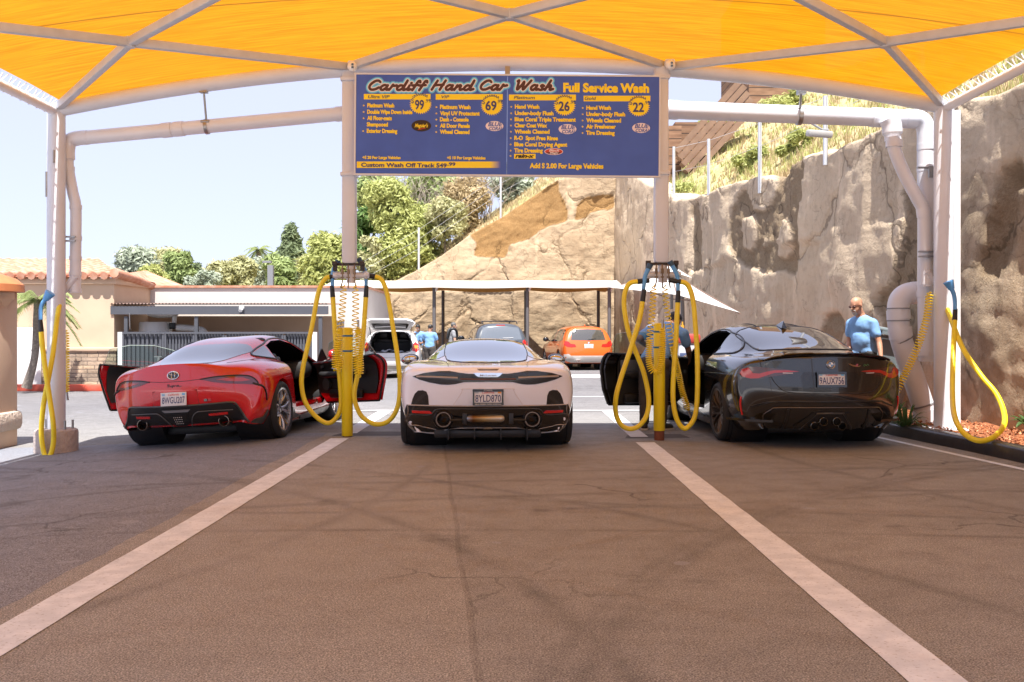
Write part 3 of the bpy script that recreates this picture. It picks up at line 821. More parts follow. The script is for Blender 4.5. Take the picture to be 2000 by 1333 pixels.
for x0, b, x1, y in L + [(1028, '', 0, 600)]:
 if b == 'Shampooed': continue
 c = sc_(x0 - 22, y - 10); r_ = 7.5 * .315 / SK
 mb.add([SP(2) @ Vector((c[0] + r_ * (1 if i % 2 == 0 else .42) * math.sin(math.pi * i / 5), c[1] + r_ * (1 if i % 2 == 0 else .42) * math.cos(math.pi * i / 5), 0)) for i in range(10)], [tuple(range(10))])
sgn('bullet_stars', mb, M_sy)
def oval(cx, cy, rx, ry, k, mat, name='badge_oval'):
 c = sc_(cx, cy); q = .315 / SK
 sgn(name, poly_mb([(c[0] + rx * q * math.cos(a), c[1] + ry * q * math.sin(a)) for a in np.linspace(0, 2 * math.pi, 37)[:-1]], k), mat)
oval(452, 403, 61, 36, 1, M_sblk)
wr('badge_lettering', [("Meguiar's", 412, 494, 412, 22)], M_sy, 3, .03, .35)
sgn('badge_stroke', poly_mb([sc_(430, 424), sc_(478, 416), sc_(480, 419), sc_(436, 428)], 3), M_sred)
for cx, cy in ((905, 405), (1357, 424), (1812, 417)):
 oval(cx, cy, 55, 31, 1, M_spink)
 wr('badge_lettering', [('BLUE', cx - 40, cx + 50, cy, 25), ('CORAL', cx - 34, cx + 52, cy + 25, 20)], M_sblue, 3, .03, .25)
oval(1273, 563, 58, 21, 1, M_spink); oval(1273, 563, 54, 18, 2, M_sred)
sgn('badge_stroke', poly_mb([sc_(1226, 568), sc_(1320, 566), sc_(1304, 577), sc_(1273, 580), sc_(1240, 576)], 3), M_sblk)
wr('badge_lettering', [('Black', 1243, 1310, 562, 14), ('Magic', 1248, 1302, 576, 11)], M_spink, 4, .03, .3)
sgn('badge_box', poly_mb(rect(1028, 577, 1161, 607), 1), M_sy)
wr('badge_lettering', [('rain-x', 1034, 1154, 600, 22)], M_sblk, 3, .05, .3)
G = {
 'C': (.80, [[(.74, .84), (.62, .98), (.40, .94), (.16, .62), (.10, .28), (.24, .04), (.50, .06), (.74, .26)]]),
 'H': (1.00, [[(.10, .02), (.22, .48), (.36, .98)], [(.66, .02), (.78, .5), (.92, 1.0)], [(.20, .46), (.50, .52), (.84, .56)]]),
 'W': (1.20, [[(.14, .92), (.24, .98), (.22, .5), (.24, .04), (.50, .5), (.64, .86), (.64, .4), (.68, .04), (.92, .5), (1.16, 1.0)]]),
 'a': (.62, [[(.46, .46), (.26, .52), (.08, .30), (.10, .06), (.26, .02), (.44, .26), (.50, .50), (.44, .16), (.50, .02), (.66, .10)]]),
 'r': (.48, [[(.04, .02), (.14, .28), (.22, .56), (.30, .44), (.48, .50)]]),
 'd': (.68, [[(.44, .46), (.24, .50), (.08, .28), (.10, .06), (.26, .02), (.46, .28), (.64, 1.02), (.52, .40), (.48, .10), (.54, .02), (.72, .12)]]),
 'i': (.32, [[(.08, .06), (.18, .50), (.12, .16), (.16, .02), (.32, .10)], [(.25, .74), (.27, .77)]]),
 'f': (.46, [[(.52, .84), (.48, 1.0), (.36, .92), (.24, .45), (.12, .00)], [(.04, .50), (.46, .56)]]),
 'n': (.66, [[(.06, .02), (.14, .28), (.20, .50)], [(.14, .26), (.36, .50), (.46, .46), (.42, .18), (.46, .02), (.68, .12)]]),
 's': (.46, [[(.40, .44), (.28, .52), (.18, .42), (.32, .22), (.26, .02), (.08, .04), (.04, .10)], [(.26, .02), (.46, .12)]]),
 'h': (.66, [[(.08, .02), (.24, .56), (.38, 1.02)], [(.16, .28), (.40, .50), (.48, .42), (.42, .14), (.48, .02), (.68, .12)]]),
}
def pen(pts, ox, oy, sx, sy):
 p = [(ox + (a + .16 * b) * sx, oy + b * sy, 0) for a, b in pts]
 return np.array([(q.x, q.y) for q in catmull(p, 7)])
def seg_dist(q, p):
 best = np.full(len(q), 1e9)
 for a, b in zip(p[:-1], p[1:]):
  d = b - a; l2 = max(1e-12, d @ d)
  t = np.clip(((q - a) @ d) / l2, 0, 1)
  best = np.minimum(best, np.hypot(*(q - a - t[:, None] * d).T))
 return best
def script(word, x0, x1, base, cap, layers):
 adv = sum(G[c][0] for c in word)
 a = sc_(x0, base); b = sc_(x1, base); t_ = sc_(x0, base - cap)
 sx = (b[0] - a[0]) / (adv + .10); sy = t_[1] - a[1]
 strokes = []; ox = a[0]
 for c in word:
  for st in G[c][1]: strokes.append(pen(st, ox, a[1], sx, sy))
  ox += G[c][0] * sx
 h = .004
 W_ = layers[0][0] + .01
 X0 = min(s_[:, 0].min() for s_ in strokes) - W_; X1 = max(s_[:, 0].max() for s_ in strokes) + W_
 Y0 = min(s_[:, 1].min() for s_ in strokes) - W_; Y1 = max(s_[:, 1].max() for s_ in strokes) + W_
 gx = np.arange(X0, X1 + h, h); gy = np.arange(Y0, Y1 + h, h)
 Q = np.stack(np.meshgrid(gx, gy), -1).reshape(-1, 2)
 D = np.full(len(Q), 1e9)
 for s_ in strokes: D = np.minimum(D, seg_dist(Q, s_))
 nx, ny = len(gx), len(gy)
 D = D.reshape(ny, nx)
 for w_, k, mat in layers:
  mb = MB(); F_ = w_ - D
  for j in range(ny - 1):
   row = F_[j:j + 2]
   for i in np.nonzero((row[:, :-1].max(0) > 0) | (row[:, 1:].max(0) > 0))[0]:
    c4 = [(gx[i], gy[j], F_[j, i]), (gx[i + 1], gy[j], F_[j, i + 1]), (gx[i + 1], gy[j + 1], F_[j + 1, i + 1]), (gx[i], gy[j + 1], F_[j + 1, i])]
    out = []
    for q in range(4):
     u, v = c4[q], c4[(q + 1) % 4]
     if u[2] > 0: out.append(u[:2])
     if (u[2] > 0) != (v[2] > 0):
      t = u[2] / (u[2] - v[2]); out.append((u[0] + (v[0] - u[0]) * t, u[1] + (v[1] - u[1]) * t))
    if len(out) > 2: mb.add([SP(k) @ Vector((*o_, 0)) for o_ in out], [tuple(range(len(out)))])
  sgn('title_lettering', mb, mat)
LY = [(.046, 1, M_scyan2), (.038, 2, M_scyan), (.0245, 3, M_spink), (.0155, 4, M_sbrown)]
for word, x0, x1 in (('Cardiff', 116, 478), ('Hand', 506, 776), ('Car', 806, 982), ('Wash', 1024, 1270)):
 script(word, x0, x1, 181, 58, LY)
# ------------------------------------------------------------------ rock walls
def inpoly(px_, py_, poly):
 c = False
 n = len(poly)
 for i in range(n):
  x1, y1 = poly[i]; x2, y2 = poly[i - 1]
  if (y1 > py_) != (y2 > py_) and px_ < (x2 - x1) * (py_ - y1) / (y2 - y1) + x1: c = not c
 return c
def topx(v): return (HX + v.x / v.y * FPX, HY - (v.z - CH) / v.y * FPX)
def fbm(p, o=5): return noise.fractal(p, 1.0, 2.1, o)
def crack_at(p, s=1.0):
 q = p * s + Vector((noise.noise(p * s * 1.3), noise.noise(p * s * 1.3 + Vector((7, 3, 1))), noise.noise(p * s * 1.1 + Vector((2, 9, 4))))) * .55
 d, _ = noise.voronoi(q)
 return d[1] - d[0]
def rock_mat(name, pale, pale2, brown, brown2):
 s = NT(name)
 at = s.n('Attribute', attribute_name='patch'); ac = s.n('Attribute', attribute_name='crack')
 o = s.tc.outputs['Object']
 n1 = s.noise(.9, 7, rough=.6); n2 = s.noise(7, 7, rough=.65)
 c = s.mix(s.ramp(n1, [(.35, 0), (.68, 1)]), pale, pale2)
 c = s.mix(s.math('MULTIPLY', s.ramp(n2, [(.5, 0), (.72, 1)]), .5), c, tuple(q * .72 for q in pale2))
 runs = s.noise(1.0, 4, s.mapping((2.4, 2.4, .22)))
 c = s.mix(s.math('MULTIPLY', s.ramp(runs, [(.60, 0), (.70, 1)]), .55), c, tuple(min(.8, q * 1.35) for q in pale))
 b = s.mix(s.ramp(s.noise(22, 6, rough=.7), [(.35, 0), (.65, 1)]), brown, brown2)
 edge = s.math('ADD', at.outputs['Fac'], s.math('MULTIPLY', s.math('SUBTRACT', s.noise(5, 5), .5), .5))
 k = s.ramp(edge, [(.34, 0), (.66, 1)])
 c = s.mix(k, c, b)
 c = s.mix(s.math('MULTIPLY', ac.outputs['Fac'], .75), c, tuple(q * .30 for q in brown))
 bv = s.n('TexVoronoi', feature='DISTANCE_TO_EDGE', Scale=.50)
 wb = s.n('VectorMath', operation='ADD'); sb = s.n('VectorMath', operation='SCALE'); nb = s.n('TexNoise', Scale=.9, Detail=8, Vector=o)
 s.t.links.new(nb.outputs['Color'], sb.inputs[0]); sb.inputs['Scale'].default_value = 1.5
 s.t.links.new(s.mapping((1, 1, .75)), wb.inputs[0]); s.t.links.new(sb.outputs[0], wb.inputs[1]); s.t.links.new(wb.outputs[0], bv.inputs['Vector'])
 gate = s.ramp(s.noise(.45, 3), [(.42, 0), (.52, 1)])
 bigc = s.math('MULTIPLY', s.ramp(bv.outputs['Distance'], [(.006, 1), (.016, 0)]), gate)
 c = s.mix(s.math('MULTIPLY', bigc, .55), c, tuple(q * .28 for q in brown))
 fine = s.n('TexVoronoi', feature='DISTANCE_TO_EDGE', Scale=1.5)
 wv = s.n('VectorMath', operation='ADD'); sc2 = s.n('VectorMath', operation='SCALE')
 nd = s.n('TexNoise', Scale=2.2, Detail=7, Vector=o)
 s.t.links.new(nd.outputs['Color'], sc2.inputs[0]); sc2.inputs['Scale'].default_value = .8
 s.t.links.new(o, wv.inputs[0]); s.t.links.new(sc2.outputs[0], wv.inputs[1]); s.t.links.new(wv.outputs[0], fine.inputs['Vector'])
 hair = s.math('MULTIPLY', s.math('LESS_THAN', fine.outputs['Distance'], .012), s.ramp(s.noise(.7, 3), [(.5, 0), (.58, 1)]))
 c = s.mix(s.math('MULTIPLY', hair, .28), c, tuple(q * .3 for q in brown))
 s.set(s.b, 'Base Color', c); s.set(s.b, 'Roughness', .9); s.set(s.b, 'Specular IOR Level', .2)
 rough = s.math('MULTIPLY', s.noise(26, 6, rough=.75), s.math('MULTIPLY_ADD', k, 2.6, .35))
 h = s.math('ADD', s.math('MULTIPLY', s.noise(3.2, 8, rough=.6), 1.4), rough)
 h = s.math('SUBTRACT', h, s.math('MULTIPLY', hair, .8))
 h = s.math('SUBTRACT', h, s.math('MULTIPLY', s.math('MULTIPLY', s.ramp(bv.outputs['Distance'], [(.0, 1), (.06, 0)]), gate), 1.6))
 h = s.math('ADD', h, s.math('MULTIPLY', s.noise(1.0, 5, s.mapping((1.2, 1.2, 5), rot=(0, .25, 0))), .9))
 s.bump(h, .75, .055)
 return s.m
def rock_wall(name, label, base, nrm_amp, patches, holes, mat, nu, nv, cs=.42, tint=None, ck=.7):
 """base(u, v) -> (point, outward normal); relief pushes points along the normal"""
 vs, pa, cr = [], [], []
 for j in range(nv + 1):
  for i in range(nu + 1):
   p, n_ = base(i / nu, j / nv)
   q = topx(p) if p.y > 1 else (9999, 0)
   ins = 1.0 if any(inpoly(*q, g) for g in patches) and not any(inpoly(*q, g) for g in holes) else 0.0
   c1 = crack_at(Vector((p.x * .8, p.y * .55, p.z * .55)), cs * 1.3)
   c = max(0, 1 - c1 / .045)
   big = fbm(p * .45, 4) * 1.0 + (fbm(p * 1.6, 4)) * .32
   block = noise.cell(Vector((p.x * .8, p.y * .8, p.z * .55)) * .6)
   c = 0.0
   big += .9 * min(.5, c1)
   push = nrm_amp * (big + .55 * block - .55 * c * .5) - .09 * ins + (.05 * fbm(p * 7, 3) if ins else .012 * fbm(p * 6, 3))
   vs.append(p + n_ * push)
   pa.append(ins if tint is None else max(ins, tint(q)))
   cr.append(c * ck)
 g2 = np.array(pa).reshape(nv + 1, nu + 1)
 for _ in range(3): g2 = (g2 * 2 + np.roll(g2, 1, 0) + np.roll(g2, -1, 0) + np.roll(g2, 1, 1) + np.roll(g2, -1, 1)) / 6
 pa = g2.ravel()
 mb = MB()
 mb.add(vs, [(j * (nu + 1) + i, j * (nu + 1) + i + 1, (j + 1) * (nu + 1) + i + 1, (j + 1) * (nu + 1) + i) for j in range(nv) for i in range(nu)])
 me = bpy.data.meshes.new(name); me.from_pydata(mb.v, [], mb.f)
 for nm, dat in (('patch', pa), ('crack', cr)):
  a = me.attributes.new(nm, 'FLOAT', 'POINT'); a.data.foreach_set('value', dat)
 o = link(name, me, mat, None, 180)
 return tag(o, label, 'rock wall')
def wx(Y): return 6.12 - .0617 * (Y - 12) + (.0 if Y > 10 else 0)
tops = [(5.0, 4.2), (11.8, 4.25), (13, 4.33), (14.5, 4.55), (16.1, 4.60), (18.0, 4.55), (19.7, 4.72), (21.5, 4.62), (24, 4.95), (27, 5.05), (30.8, 5.35), (35, 6.4), (39, 7.5), (42.6, 8.1)]
def base_r(u, v):
 Y = 5.2 + (42.6 - 5.2) * (u ** 1.7)
 top = np.interp(Y, [a for a, b in tops], [b for a, b in tops]) + .12 * noise.noise(Vector((Y * .9, 0, 5)))
 zb = -.05
 if v <= .86:
  f = v / .86
  z = zb + (top - zb) * f
  x = wx(Y) + .12 * f * f + .05
  return Vector((x, Y, z)), Vector((-1, -.05, .1))
 f = (v - .86) / .14
 a = f * math.pi / 2
 return Vector((wx(Y) + .17 + .9 * math.sin(a) * f + .3 * f, Y, top + .14 * math.sin(a) - .1 * f)), Vector((-math.cos(a), 0, math.sin(a)))
def cr5(pts): return [(1280 + .3152 * a, 140 + .3152 * b) for a, b in pts]
PR = [cr5([(750, 560), (940, 490), (950, 600), (930, 750), (905, 900), (905, 1000), (880, 1150), (850, 1270), (800, 1230), (700, 1250), (620, 1220), (540, 1200), (480, 1100), (480, 880), (520, 780), (560, 720), (610, 870), (680, 860), (740, 750)]),
  [(1748, 345), (1768, 360), (1792, 430), (1802, 600), (1800, 760), (1745, 720), (1722, 640), (1705, 590), (1745, 540), (1765, 450)],
  [(1606, 622), (1640, 606), (1656, 640), (1652, 700), (1608, 700)],
  [(1980, 290), (1966, 366), (1940, 440), (1926, 530), (1951, 545), (1968, 494), (1985, 400), (1990, 325)],
  [(1350, 395), (1362, 392), (1366, 520), (1352, 540)]]
HR = [cr5([(555, 900), (610, 890), (640, 960), (625, 1080), (600, 1145), (550, 1080), (540, 980)]), cr5([(810, 905), (860, 940), (875, 1040), (830, 1150), (775, 1160), (760, 1060), (775, 960)]), cr5([(700, 1010), (720, 1020), (700, 1100), (660, 1110)])]
M_rockr = rock_mat('grey_shotcrete_rock', (.56, .44, .31), (.46, .355, .245), (.32, .225, .135), (.42, .315, .205))
rock_wall('rock_wall', 'long grey artificial rock wall with brown rough patches running along the right side', base_r, .11, PR, HR, M_rockr, 300, 74,
   tint=lambda q: .47 if q[0] > 1862 and q[1] > 330 else 0)
tb = [(560, 640), (640, 600), (680, 583), (712, 570), (775, 545), (810, 528), (860, 499), (915, 458), (981, 421), (1064, 366), (1090, 350), (1140, 330), (1230, 300)]
def base_b(u, v):
 x = -9.6 + u * 14.5
 pxx = HX + x / 42 * FPX
 top = CH + (HY - np.interp(pxx, [a for a, b in tb], [b for a, b in tb])) * 42 / FPX
 if v <= .88:
  f = v / .88
  return Vector((x, 42 + .5 * f * f, -.3 + (top + .3) * f)), Vector((0, -1, .15))
 f = (v - .88) / .12; a = f * math.pi / 2
 return Vector((x, 42.5 + 1.3 * math.sin(a), top + .18 * math.sin(a) - .15 * f)), Vector((0, -math.cos(a), math.sin(a)))
PB = [[(1090, 353), (1064, 369), (981, 423), (917, 458), (930, 471), (926, 500), (974, 503), (989, 503), (994, 478), (1032, 468), (1061, 446), (1109, 430), (1106, 398), (1093, 378)],
  [(1128, 398), (1144, 385), (1200, 378), (1200, 406), (1154, 414), (1144, 426), (1122, 430)]]
M_rockb = rock_mat('tan_shotcrete_rock', (.40, .30, .195), (.33, .235, .145), (.32, .175, .065), (.40, .24, .10))
rock_wall('rock_wall', 'tall sunlit tan artificial rock face closing the back of the lot behind the parked cars', base_b, .13, PB, [], M_rockb, 190, 110, cs=.30, ck=.35)
# ------------------------------------------------------------------ hills behind the walls
def hill_mat():
 s = NT('dry_hillside')
 c = s.ramp(s.noise(.55, 7, rough=.65), [(.34, (.38, .27, .15)), (.48, (.45, .36, .19)), (.60, (.33, .34, .12)), (.72, (.24, .29, .09))])
 c = s.mix(.5, c, s.ramp(s.noise(9, 6, rough=.7), [(.3, .25), (.7, .75)]), 'OVERLAY')
 s.set(s.b, 'Base Color', c); s.set(s.b, 'Roughness', .95); s.bump(s.noise(6, 7), .9, .15)
 return s.m
M_hill = hill_mat()
def hz_r(x, y):
 t = max(0, x - wx(min(y, 42)) - .9)
 top = np.interp(min(y, 42.6), [a for a, b in tops], [b for a, b in tops])
 return top - .15 + 7.4 * (1 - math.exp(-t / 9.5)) * (1 if y > 14 else max(.35, y / 14)) + .25 * noise.noise(Vector((x * .3, y * .3, 0)))
def hr(u, v):
 y = 6 + v * 70
 x = wx(min(y, 42)) + .55 + (u ** 1.5) * 40
 return Vector((x, y, hz_r(x, y)))
struct(MB().grid(hr, 60, 90).build('hill', M_hill, smooth=180))
def hz_b(x, y):
 t = y - 43.4
 pxx = HX + x / 42 * FPX
 top = CH + (HY - np.interp(pxx, [a for a, b in tb], [b for a, b in tb])) * 42 / FPX
 return min(top, 8.2) - .25 + 4.2 * (1 - math.exp(-t / 12)) * np.interp(x, [-14, -7, 2], [.15, .7, 1]) + .2 * noise.noise(Vector((x * .4, y * .3, 0)))
struct(MB().grid(lambda u, v: (lambda x, y: Vector((x, y, hz_b(x, y))))(-16 + u * 26, 43.3 + v * 42), 60, 50).build('hill', M_hill, smooth=180))
# ------------------------------------------------------------------ foliage
def leaf_mat(name, a, b):
 s = NT(name)
 at = s.n('Attribute', attribute_name='tone')
 c = s.mix(at.outputs['Fac'], a, b)
 s.set(s.b, 'Base Color', c); s.set(s.b, 'Roughness', .6); s.set(s.b, 'Specular IOR Level', .3)
 tr = s.n('BsdfTranslucent'); s.t.links.new(s.mix(.5, c, tuple(min(1, q * 1.5) for q in b)), tr.inputs[0])
 mx = s.n('MixShader'); mx.inputs[0].default_value = .28
 s.t.links.new(s.b.outputs[0], mx.inputs[1]); s.t.links.new(tr.outputs[0], mx.inputs[2])
 s.t.links.new(mx.outputs[0], s.out.inputs[0])
 return s.m
LM = {'grey': leaf_mat('grey_green_leaves', (0.28, 0.325, 0.235), (0.448, 0.482, 0.37)), 'green': leaf_mat('green_leaves', (0.19, 0.246, 0.0896), (0.381, 0.448, 0.179)),  # leaf colours lightened to stand in for distance haze
  'dark': leaf_mat('dark_leaves', (0.0672, 0.134, 0.0336), (0.19, 0.302, 0.0896)), 'olive': leaf_mat('olive_leaves', (0.314, 0.314, 0.146), (0.515, 0.493, 0.269)),
  'lime': leaf_mat('lime_leaves', (0.269, 0.291, 0.0896), (0.493, 0.515, 0.19)), 'pine': leaf_mat('pine_leaves', (0.121, 0.161, 0.0806), (0.242, 0.29, 0.153)),
  'straw': leaf_mat('straw_stalks', (.34, .25, .13), (.52, .42, .25)), 'palm': leaf_mat('palm_leaflets', (.10, .14, .045), (.30, .34, .13)), 'agave': leaf_mat('strap_leaves', (.03, .07, .02), (.10, .17, .05))}
def leaves(centres, radii, n, size, sq=(1, 1, 1), asp=.5, droop=0.0, shell=.55):
 """n leaf quads scattered through blobs; returns vertices, faces, tone per face"""
 C = np.asarray(centres, float); Rr = np.asarray(radii, float)
 wgt = Rr ** 2; idx = RNG.choice(len(C), n, p=wgt / wgt.sum())
 d = RNG.normal(size=(n, 3)); d /= np.linalg.norm(d, axis=1)[:, None]
 rad = shell + (1 - shell) * RNG.random(n) ** .6
 rad *= 1 + .18 * RNG.normal(size=n)
 pos = C[idx] + d * (Rr[idx] * rad)[:, None] * np.array(sq)
 nrm = d + RNG.normal(size=(n, 3)) * .7; nrm[:, 2] += .35
 nrm /= np.linalg.norm(nrm, axis=1)[:, None]
 t = np.cross(nrm, RNG.normal(size=(n, 3))); t[:, 2] -= droop; t /= np.linalg.norm(t, axis=1)[:, None]
 b = np.cross(nrm, t)
 s_ = size * (.6 + .8 * RNG.random(n))
 u = t * s_[:, None]; v = b * (s_ * asp)[:, None]
 V = np.stack([pos - u, pos + v * .6 - u * .1, pos + u, pos - v * .6 - u * .1], 1).reshape(-1, 3)
 Fc = np.arange(n * 4).reshape(-1, 4)
 blob = RNG.random(len(C))
 tone = np.clip(.5 * blob[idx] + .5 * RNG.random(n), 0, 1)
 return V, Fc, tone
def leaf_obj(name, V, Fc, tone, mat, parent=None):
 me = bpy.data.meshes.new(name)
 me.from_pydata(V.tolist(), [], Fc.tolist())
 a = me.attributes.new('tone', 'FLOAT', 'FACE'); a.data.foreach_set('value', np.asarray(tone, np.float32))
 return link(name, me, mat, parent, 0)
M_bark = pm('bark', (.16, .12, .09), .9, var=(9, (.09, .07, .05), .25), bump=(18, .8, .03))
M_barkp = pm('pale_bark', (.38, .33, .27), .9, var=(9, (.26, .21, .16), .25))
def tree(label, px_, ytop, ybot, Y, wpx, kind, nblob=16, n=3000, size=.28, shape='round', name='tree', trunk=M_bark, group='trees behind the lot', cat='tree'):
 k = Y / FPX; n = int(n * 1.7); size *= .74
 base = P(px_, ybot, Y); top = P(px_, ytop, Y)
 H = top.z - base.z; Wd = wpx * k
 z0 = min(base.z, 1.0 if Y > 45 else base.z) - .6
 t = thing(name, label, cat, (base.x, Y, base.z), group=group)
 C, Rr = [], []
 for i in range(nblob):
  f = (i + .5) / nblob
  if shape == 'cone':
   wz = (1 - f) ** .8 * .5 * Wd + .03 * Wd; r_ = Wd * (.10 + .13 * (1 - f))
   ang = i * 2.4; rr = wz * .62 * (.6 + .4 * RNG.random())
   C.append((base.x + rr * math.cos(ang), Y + rr * math.sin(ang), base.z + H * (.08 + .87 * f)))
  else:
   a = RNG.random() * 6.28; zz = .12 + .74 * RNG.random()
   env = math.sin(math.pi * min(1, zz * .88 + .12)) ** .6
   rr = Wd * .5 * env * math.sqrt(RNG.random()) * .8
   r_ = min(Wd, H) * (.13 + .13 * RNG.random())
   C.append((base.x + rr * math.cos(a), Y + rr * .8 * math.sin(a), base.z + H * zz))
  Rr.append(r_)
 V, Fc, tone = leaves(C, Rr, n, size, asp=.55)
 V[:, 2] = np.minimum(V[:, 2], top.z + .25)
 leaf_obj('crown', V, Fc, tone, LM[kind], t)
 mb = MB()
 tz = base.z + H * (.9 if shape == 'cone' else .45)
 tr = max(.08, Wd * .035) if name != 'weed_shrub' else .015
 mb.tube(catmull([(base.x, Y, z0), (base.x + tr, Y, (z0 + tz) / 2), (base.x, Y, tz)], 5), [tr * (1 - .06 * i) for i in range(11)], 8)
 for c in C[:7]:
  mb.tube([(base.x, Y, base.z + H * .12), tuple((Vector(c) + Vector((base.x, Y, base.z + H * .2))) / 2), c], [tr * .5, tr * .35, tr * .12], 6)
 mb.build('trunk', trunk, t)
 return t
T = tree
T('grey-green eucalyptus, leftmost tree behind the low white building', 264, 484, 575, 62, 92, 'grey', 24, 4600, .28)
T('tan and green tree next to the grey-green eucalyptus', 318, 488, 575, 68, 96, 'olive', 22, 4200, .28)
T('slim bright green tree between the eucalyptus and the small palm', 348, 492, 575, 58, 62, 'green', 16, 3000, .24)
T('small dark tree rising alone above the white building', 384, 511, 562, 60, 26, 'pine', 9, 1300, .22)
T('broad olive bushy tree in the middle of the skyline, left of the tall palm', 452, 501, 575, 56, 124, 'olive', 28, 6000, .25)
T('low olive tree behind the left end of the white building', 296, 520, 572, 50, 90, 'lime', 14, 2600, .22)
T('light grey-green shrub tree under the skyline beside the palm', 400, 532, 575, 54, 90, 'grey', 14, 2400, .2)
T('grey-green tree crowding the foot of the tall palm', 497, 503, 575, 64, 56, 'grey', 14, 2400, .24)
T('tall pointed conifer standing left of the hanging post', 568, 437, 575, 58, 84, 'pine', 46, 7500, .26, shape='cone', name='conifer')
T('bushy lower tree in front of the conifer', 548, 500, 575, 52, 76, 'green', 16, 3200, .22)
T('yellow-green feathery tree just left of the hanging post', 642, 458, 575, 50, 108, 'lime', 28, 6800, .22)
T('small yellow-green tree right of the conifer trunk', 606, 498, 575, 54, 64, 'olive', 14, 2800, .22)
T('dark glossy broadleaf tree half hidden by the hanging post', 712, 396, 520, 50, 74, 'dark', 16, 3600, .30)
T('tall loose green tree below the left end of the sign', 728, 335, 470, 58, 90, 'green', 18, 4200, .30)
T('big yellow-green bush on the bank below the sign', 800, 408, 560, 47, 150, 'lime', 30, 8000, .20, name='bush', cat='bush')
T('brownish olive bush low on the bank beside the hanging post', 722, 455, 575, 46, 70, 'olive', 14, 3000, .18, name='bush', cat='bush')
T('pale green loose bush under the left end of the sign on the bank', 760, 345, 455, 47, 110, 'lime', 20, 3600, .17, name='bush', cat='bush')
T('soft olive bush beside the fence post under the sign', 868, 385, 475, 46, 90, 'olive', 16, 2800, .16, name='bush', cat='bush')
T('dry straw-coloured bush under the middle of the sign', 905, 345, 455, 48, 130, 'straw', 20, 4500, .16, name='bush', cat='bush')
T('green tree behind the dry twigs under the sign', 860, 330, 440, 60, 160, 'green', 22, 4800, .30)
T('grey-green brush at the top of the rock face', 1000, 325, 400, 50, 120, 'grey', 16, 3000, .18, name='bush', cat='bush')
T('straw brush beside the right hanging post at the top of the rock face', 1180, 320, 385, 48, 150, 'straw', 18, 3600, .17, name='bush', cat='bush')
def dry_shrub(label, px_, ytop, ybot, Y, wpx, n):
 base = P(px_, ybot, Y); k = Y / FPX
 mb = MB()
 for i in range(n):
  a = RNG.random() * 6.28
  tip = Vector((base.x + (RNG.random() - .5) * wpx * k, Y + (RNG.random() - .5) * wpx * k * .6, P(px_, ytop + RNG.random() * (ybot - ytop) * .5, Y).z))
  b0 = base + Vector(((RNG.random() - .5) * .6, (RNG.random() - .5) * .6, -.3))
  m_ = b0.lerp(tip, .5) + Vector(((RNG.random() - .5) * .9, (RNG.random() - .5) * .5, .25))
  path = catmull([b0, m_, tip], 5)
  mb.tube(path, [.020 * (1 - .085 * q) for q in range(len(path))], 5)
  for q in (4, 6, 7, 8, 9):
   s_ = path[q]; e = s_ + Vector(((RNG.random() - .5) * 1.3, (RNG.random() - .5) * .8, RNG.random() * .9))
   mb.tube([s_, s_.lerp(e, .5) + Vector((0, 0, .12)), e], [.009, .006, .003], 4)
 return tag(mb.build('dry_shrub', M_barkp), label, 'shrub', 'bare shrubs on the bank')
dry_shrub('bare pale branching shrub on the bank just below the sign', 812, 330, 425, 49, 200, 46)
dry_shrub('bare twiggy shrub climbing the top of the rock face below the sign', 945, 335, 425, 48, 120, 26)
def palm(label, px_, yhead, ybase, Y, fr_len, nfr, tr, lean=0.0, skirt=False, mat='palm', tb_=None):
 b = P(px_ + lean, ybase, Y); h = P(px_, yhead, Y)
 t = thing('palm_tree', label, 'palm tree', b)
 path = catmull([b, b.lerp(h, .35) + Vector((-lean * Y / FPX * .38, 0, 0)), b.lerp(h, .75) + Vector((-lean * Y / FPX * .15, 0, 0)), h], 6)
 MB().tube(path, [tr * (1.5 if i == 0 else 1.0 + .35 * max(0, 1 - i / 5)) for i in range(len(path))], 12).build('trunk', pm('palm_bark', (.26, .22, .18), .95, var=(20, (.14, .11, .09), .2), bump=(30, .9, .03)), t)
 V, Fc, tone = [], [], []
 for i in range(nfr):
  a = i * 2.399; up = (.95 - 1.35 * (i / nfr)) if not skirt else (1.0 - 1.9 * (i / nfr))
  L_ = fr_len * (.85 + .3 * RNG.random())
  pts = []
  for s_ in np.linspace(0, 1, 9):
   out = L_ * s_ * math.cos(up * .8) ; zz = L_ * (math.sin(up) * s_ - .75 * s_ * s_)
   pts.append(np.array((h.x + math.cos(a) * out, h.y + math.sin(a) * out, h.z + zz)))
  side = np.array((-math.sin(a), math.cos(a), 0))
  for q in range(44):
   f = .08 + .92 * q / 44
   c = np.array([np.interp(f, np.linspace(0, 1, 9), [p_[m_] for p_ in pts]) for m_ in range(3)])
   l = fr_len * .30 * (1 - abs(f - .45)) * (.8 + .3 * RNG.random())
   for sg in (-1, 1):
    tip = c + side * sg * l * .55 + np.array((math.cos(a) * l * .45, math.sin(a) * l * .45, -l * (.35 + .3 * RNG.random())))
    w_ = np.array((math.cos(a), math.sin(a), 0)) * fr_len * .016
    k = len(V); V += [c - w_, c + w_, tip]; Fc.append((k, k + 1, k + 2)); tone.append(RNG.random() * .6 + .4 * (1 - i / nfr))
 leaf_obj('fronds', np.array(V), np.array(Fc), tone, LM[mat], t)
palm('small feather palm in front of the white door at far left', 74, 585, 758, 24.4, 1.05, 22, .085, lean=-22)
palm('tall slim fan palm on the skyline left of the conifer', 505, 488, 566, 66, 1.1, 26, .16, skirt=True)
V, Fc, tone = [], [], []
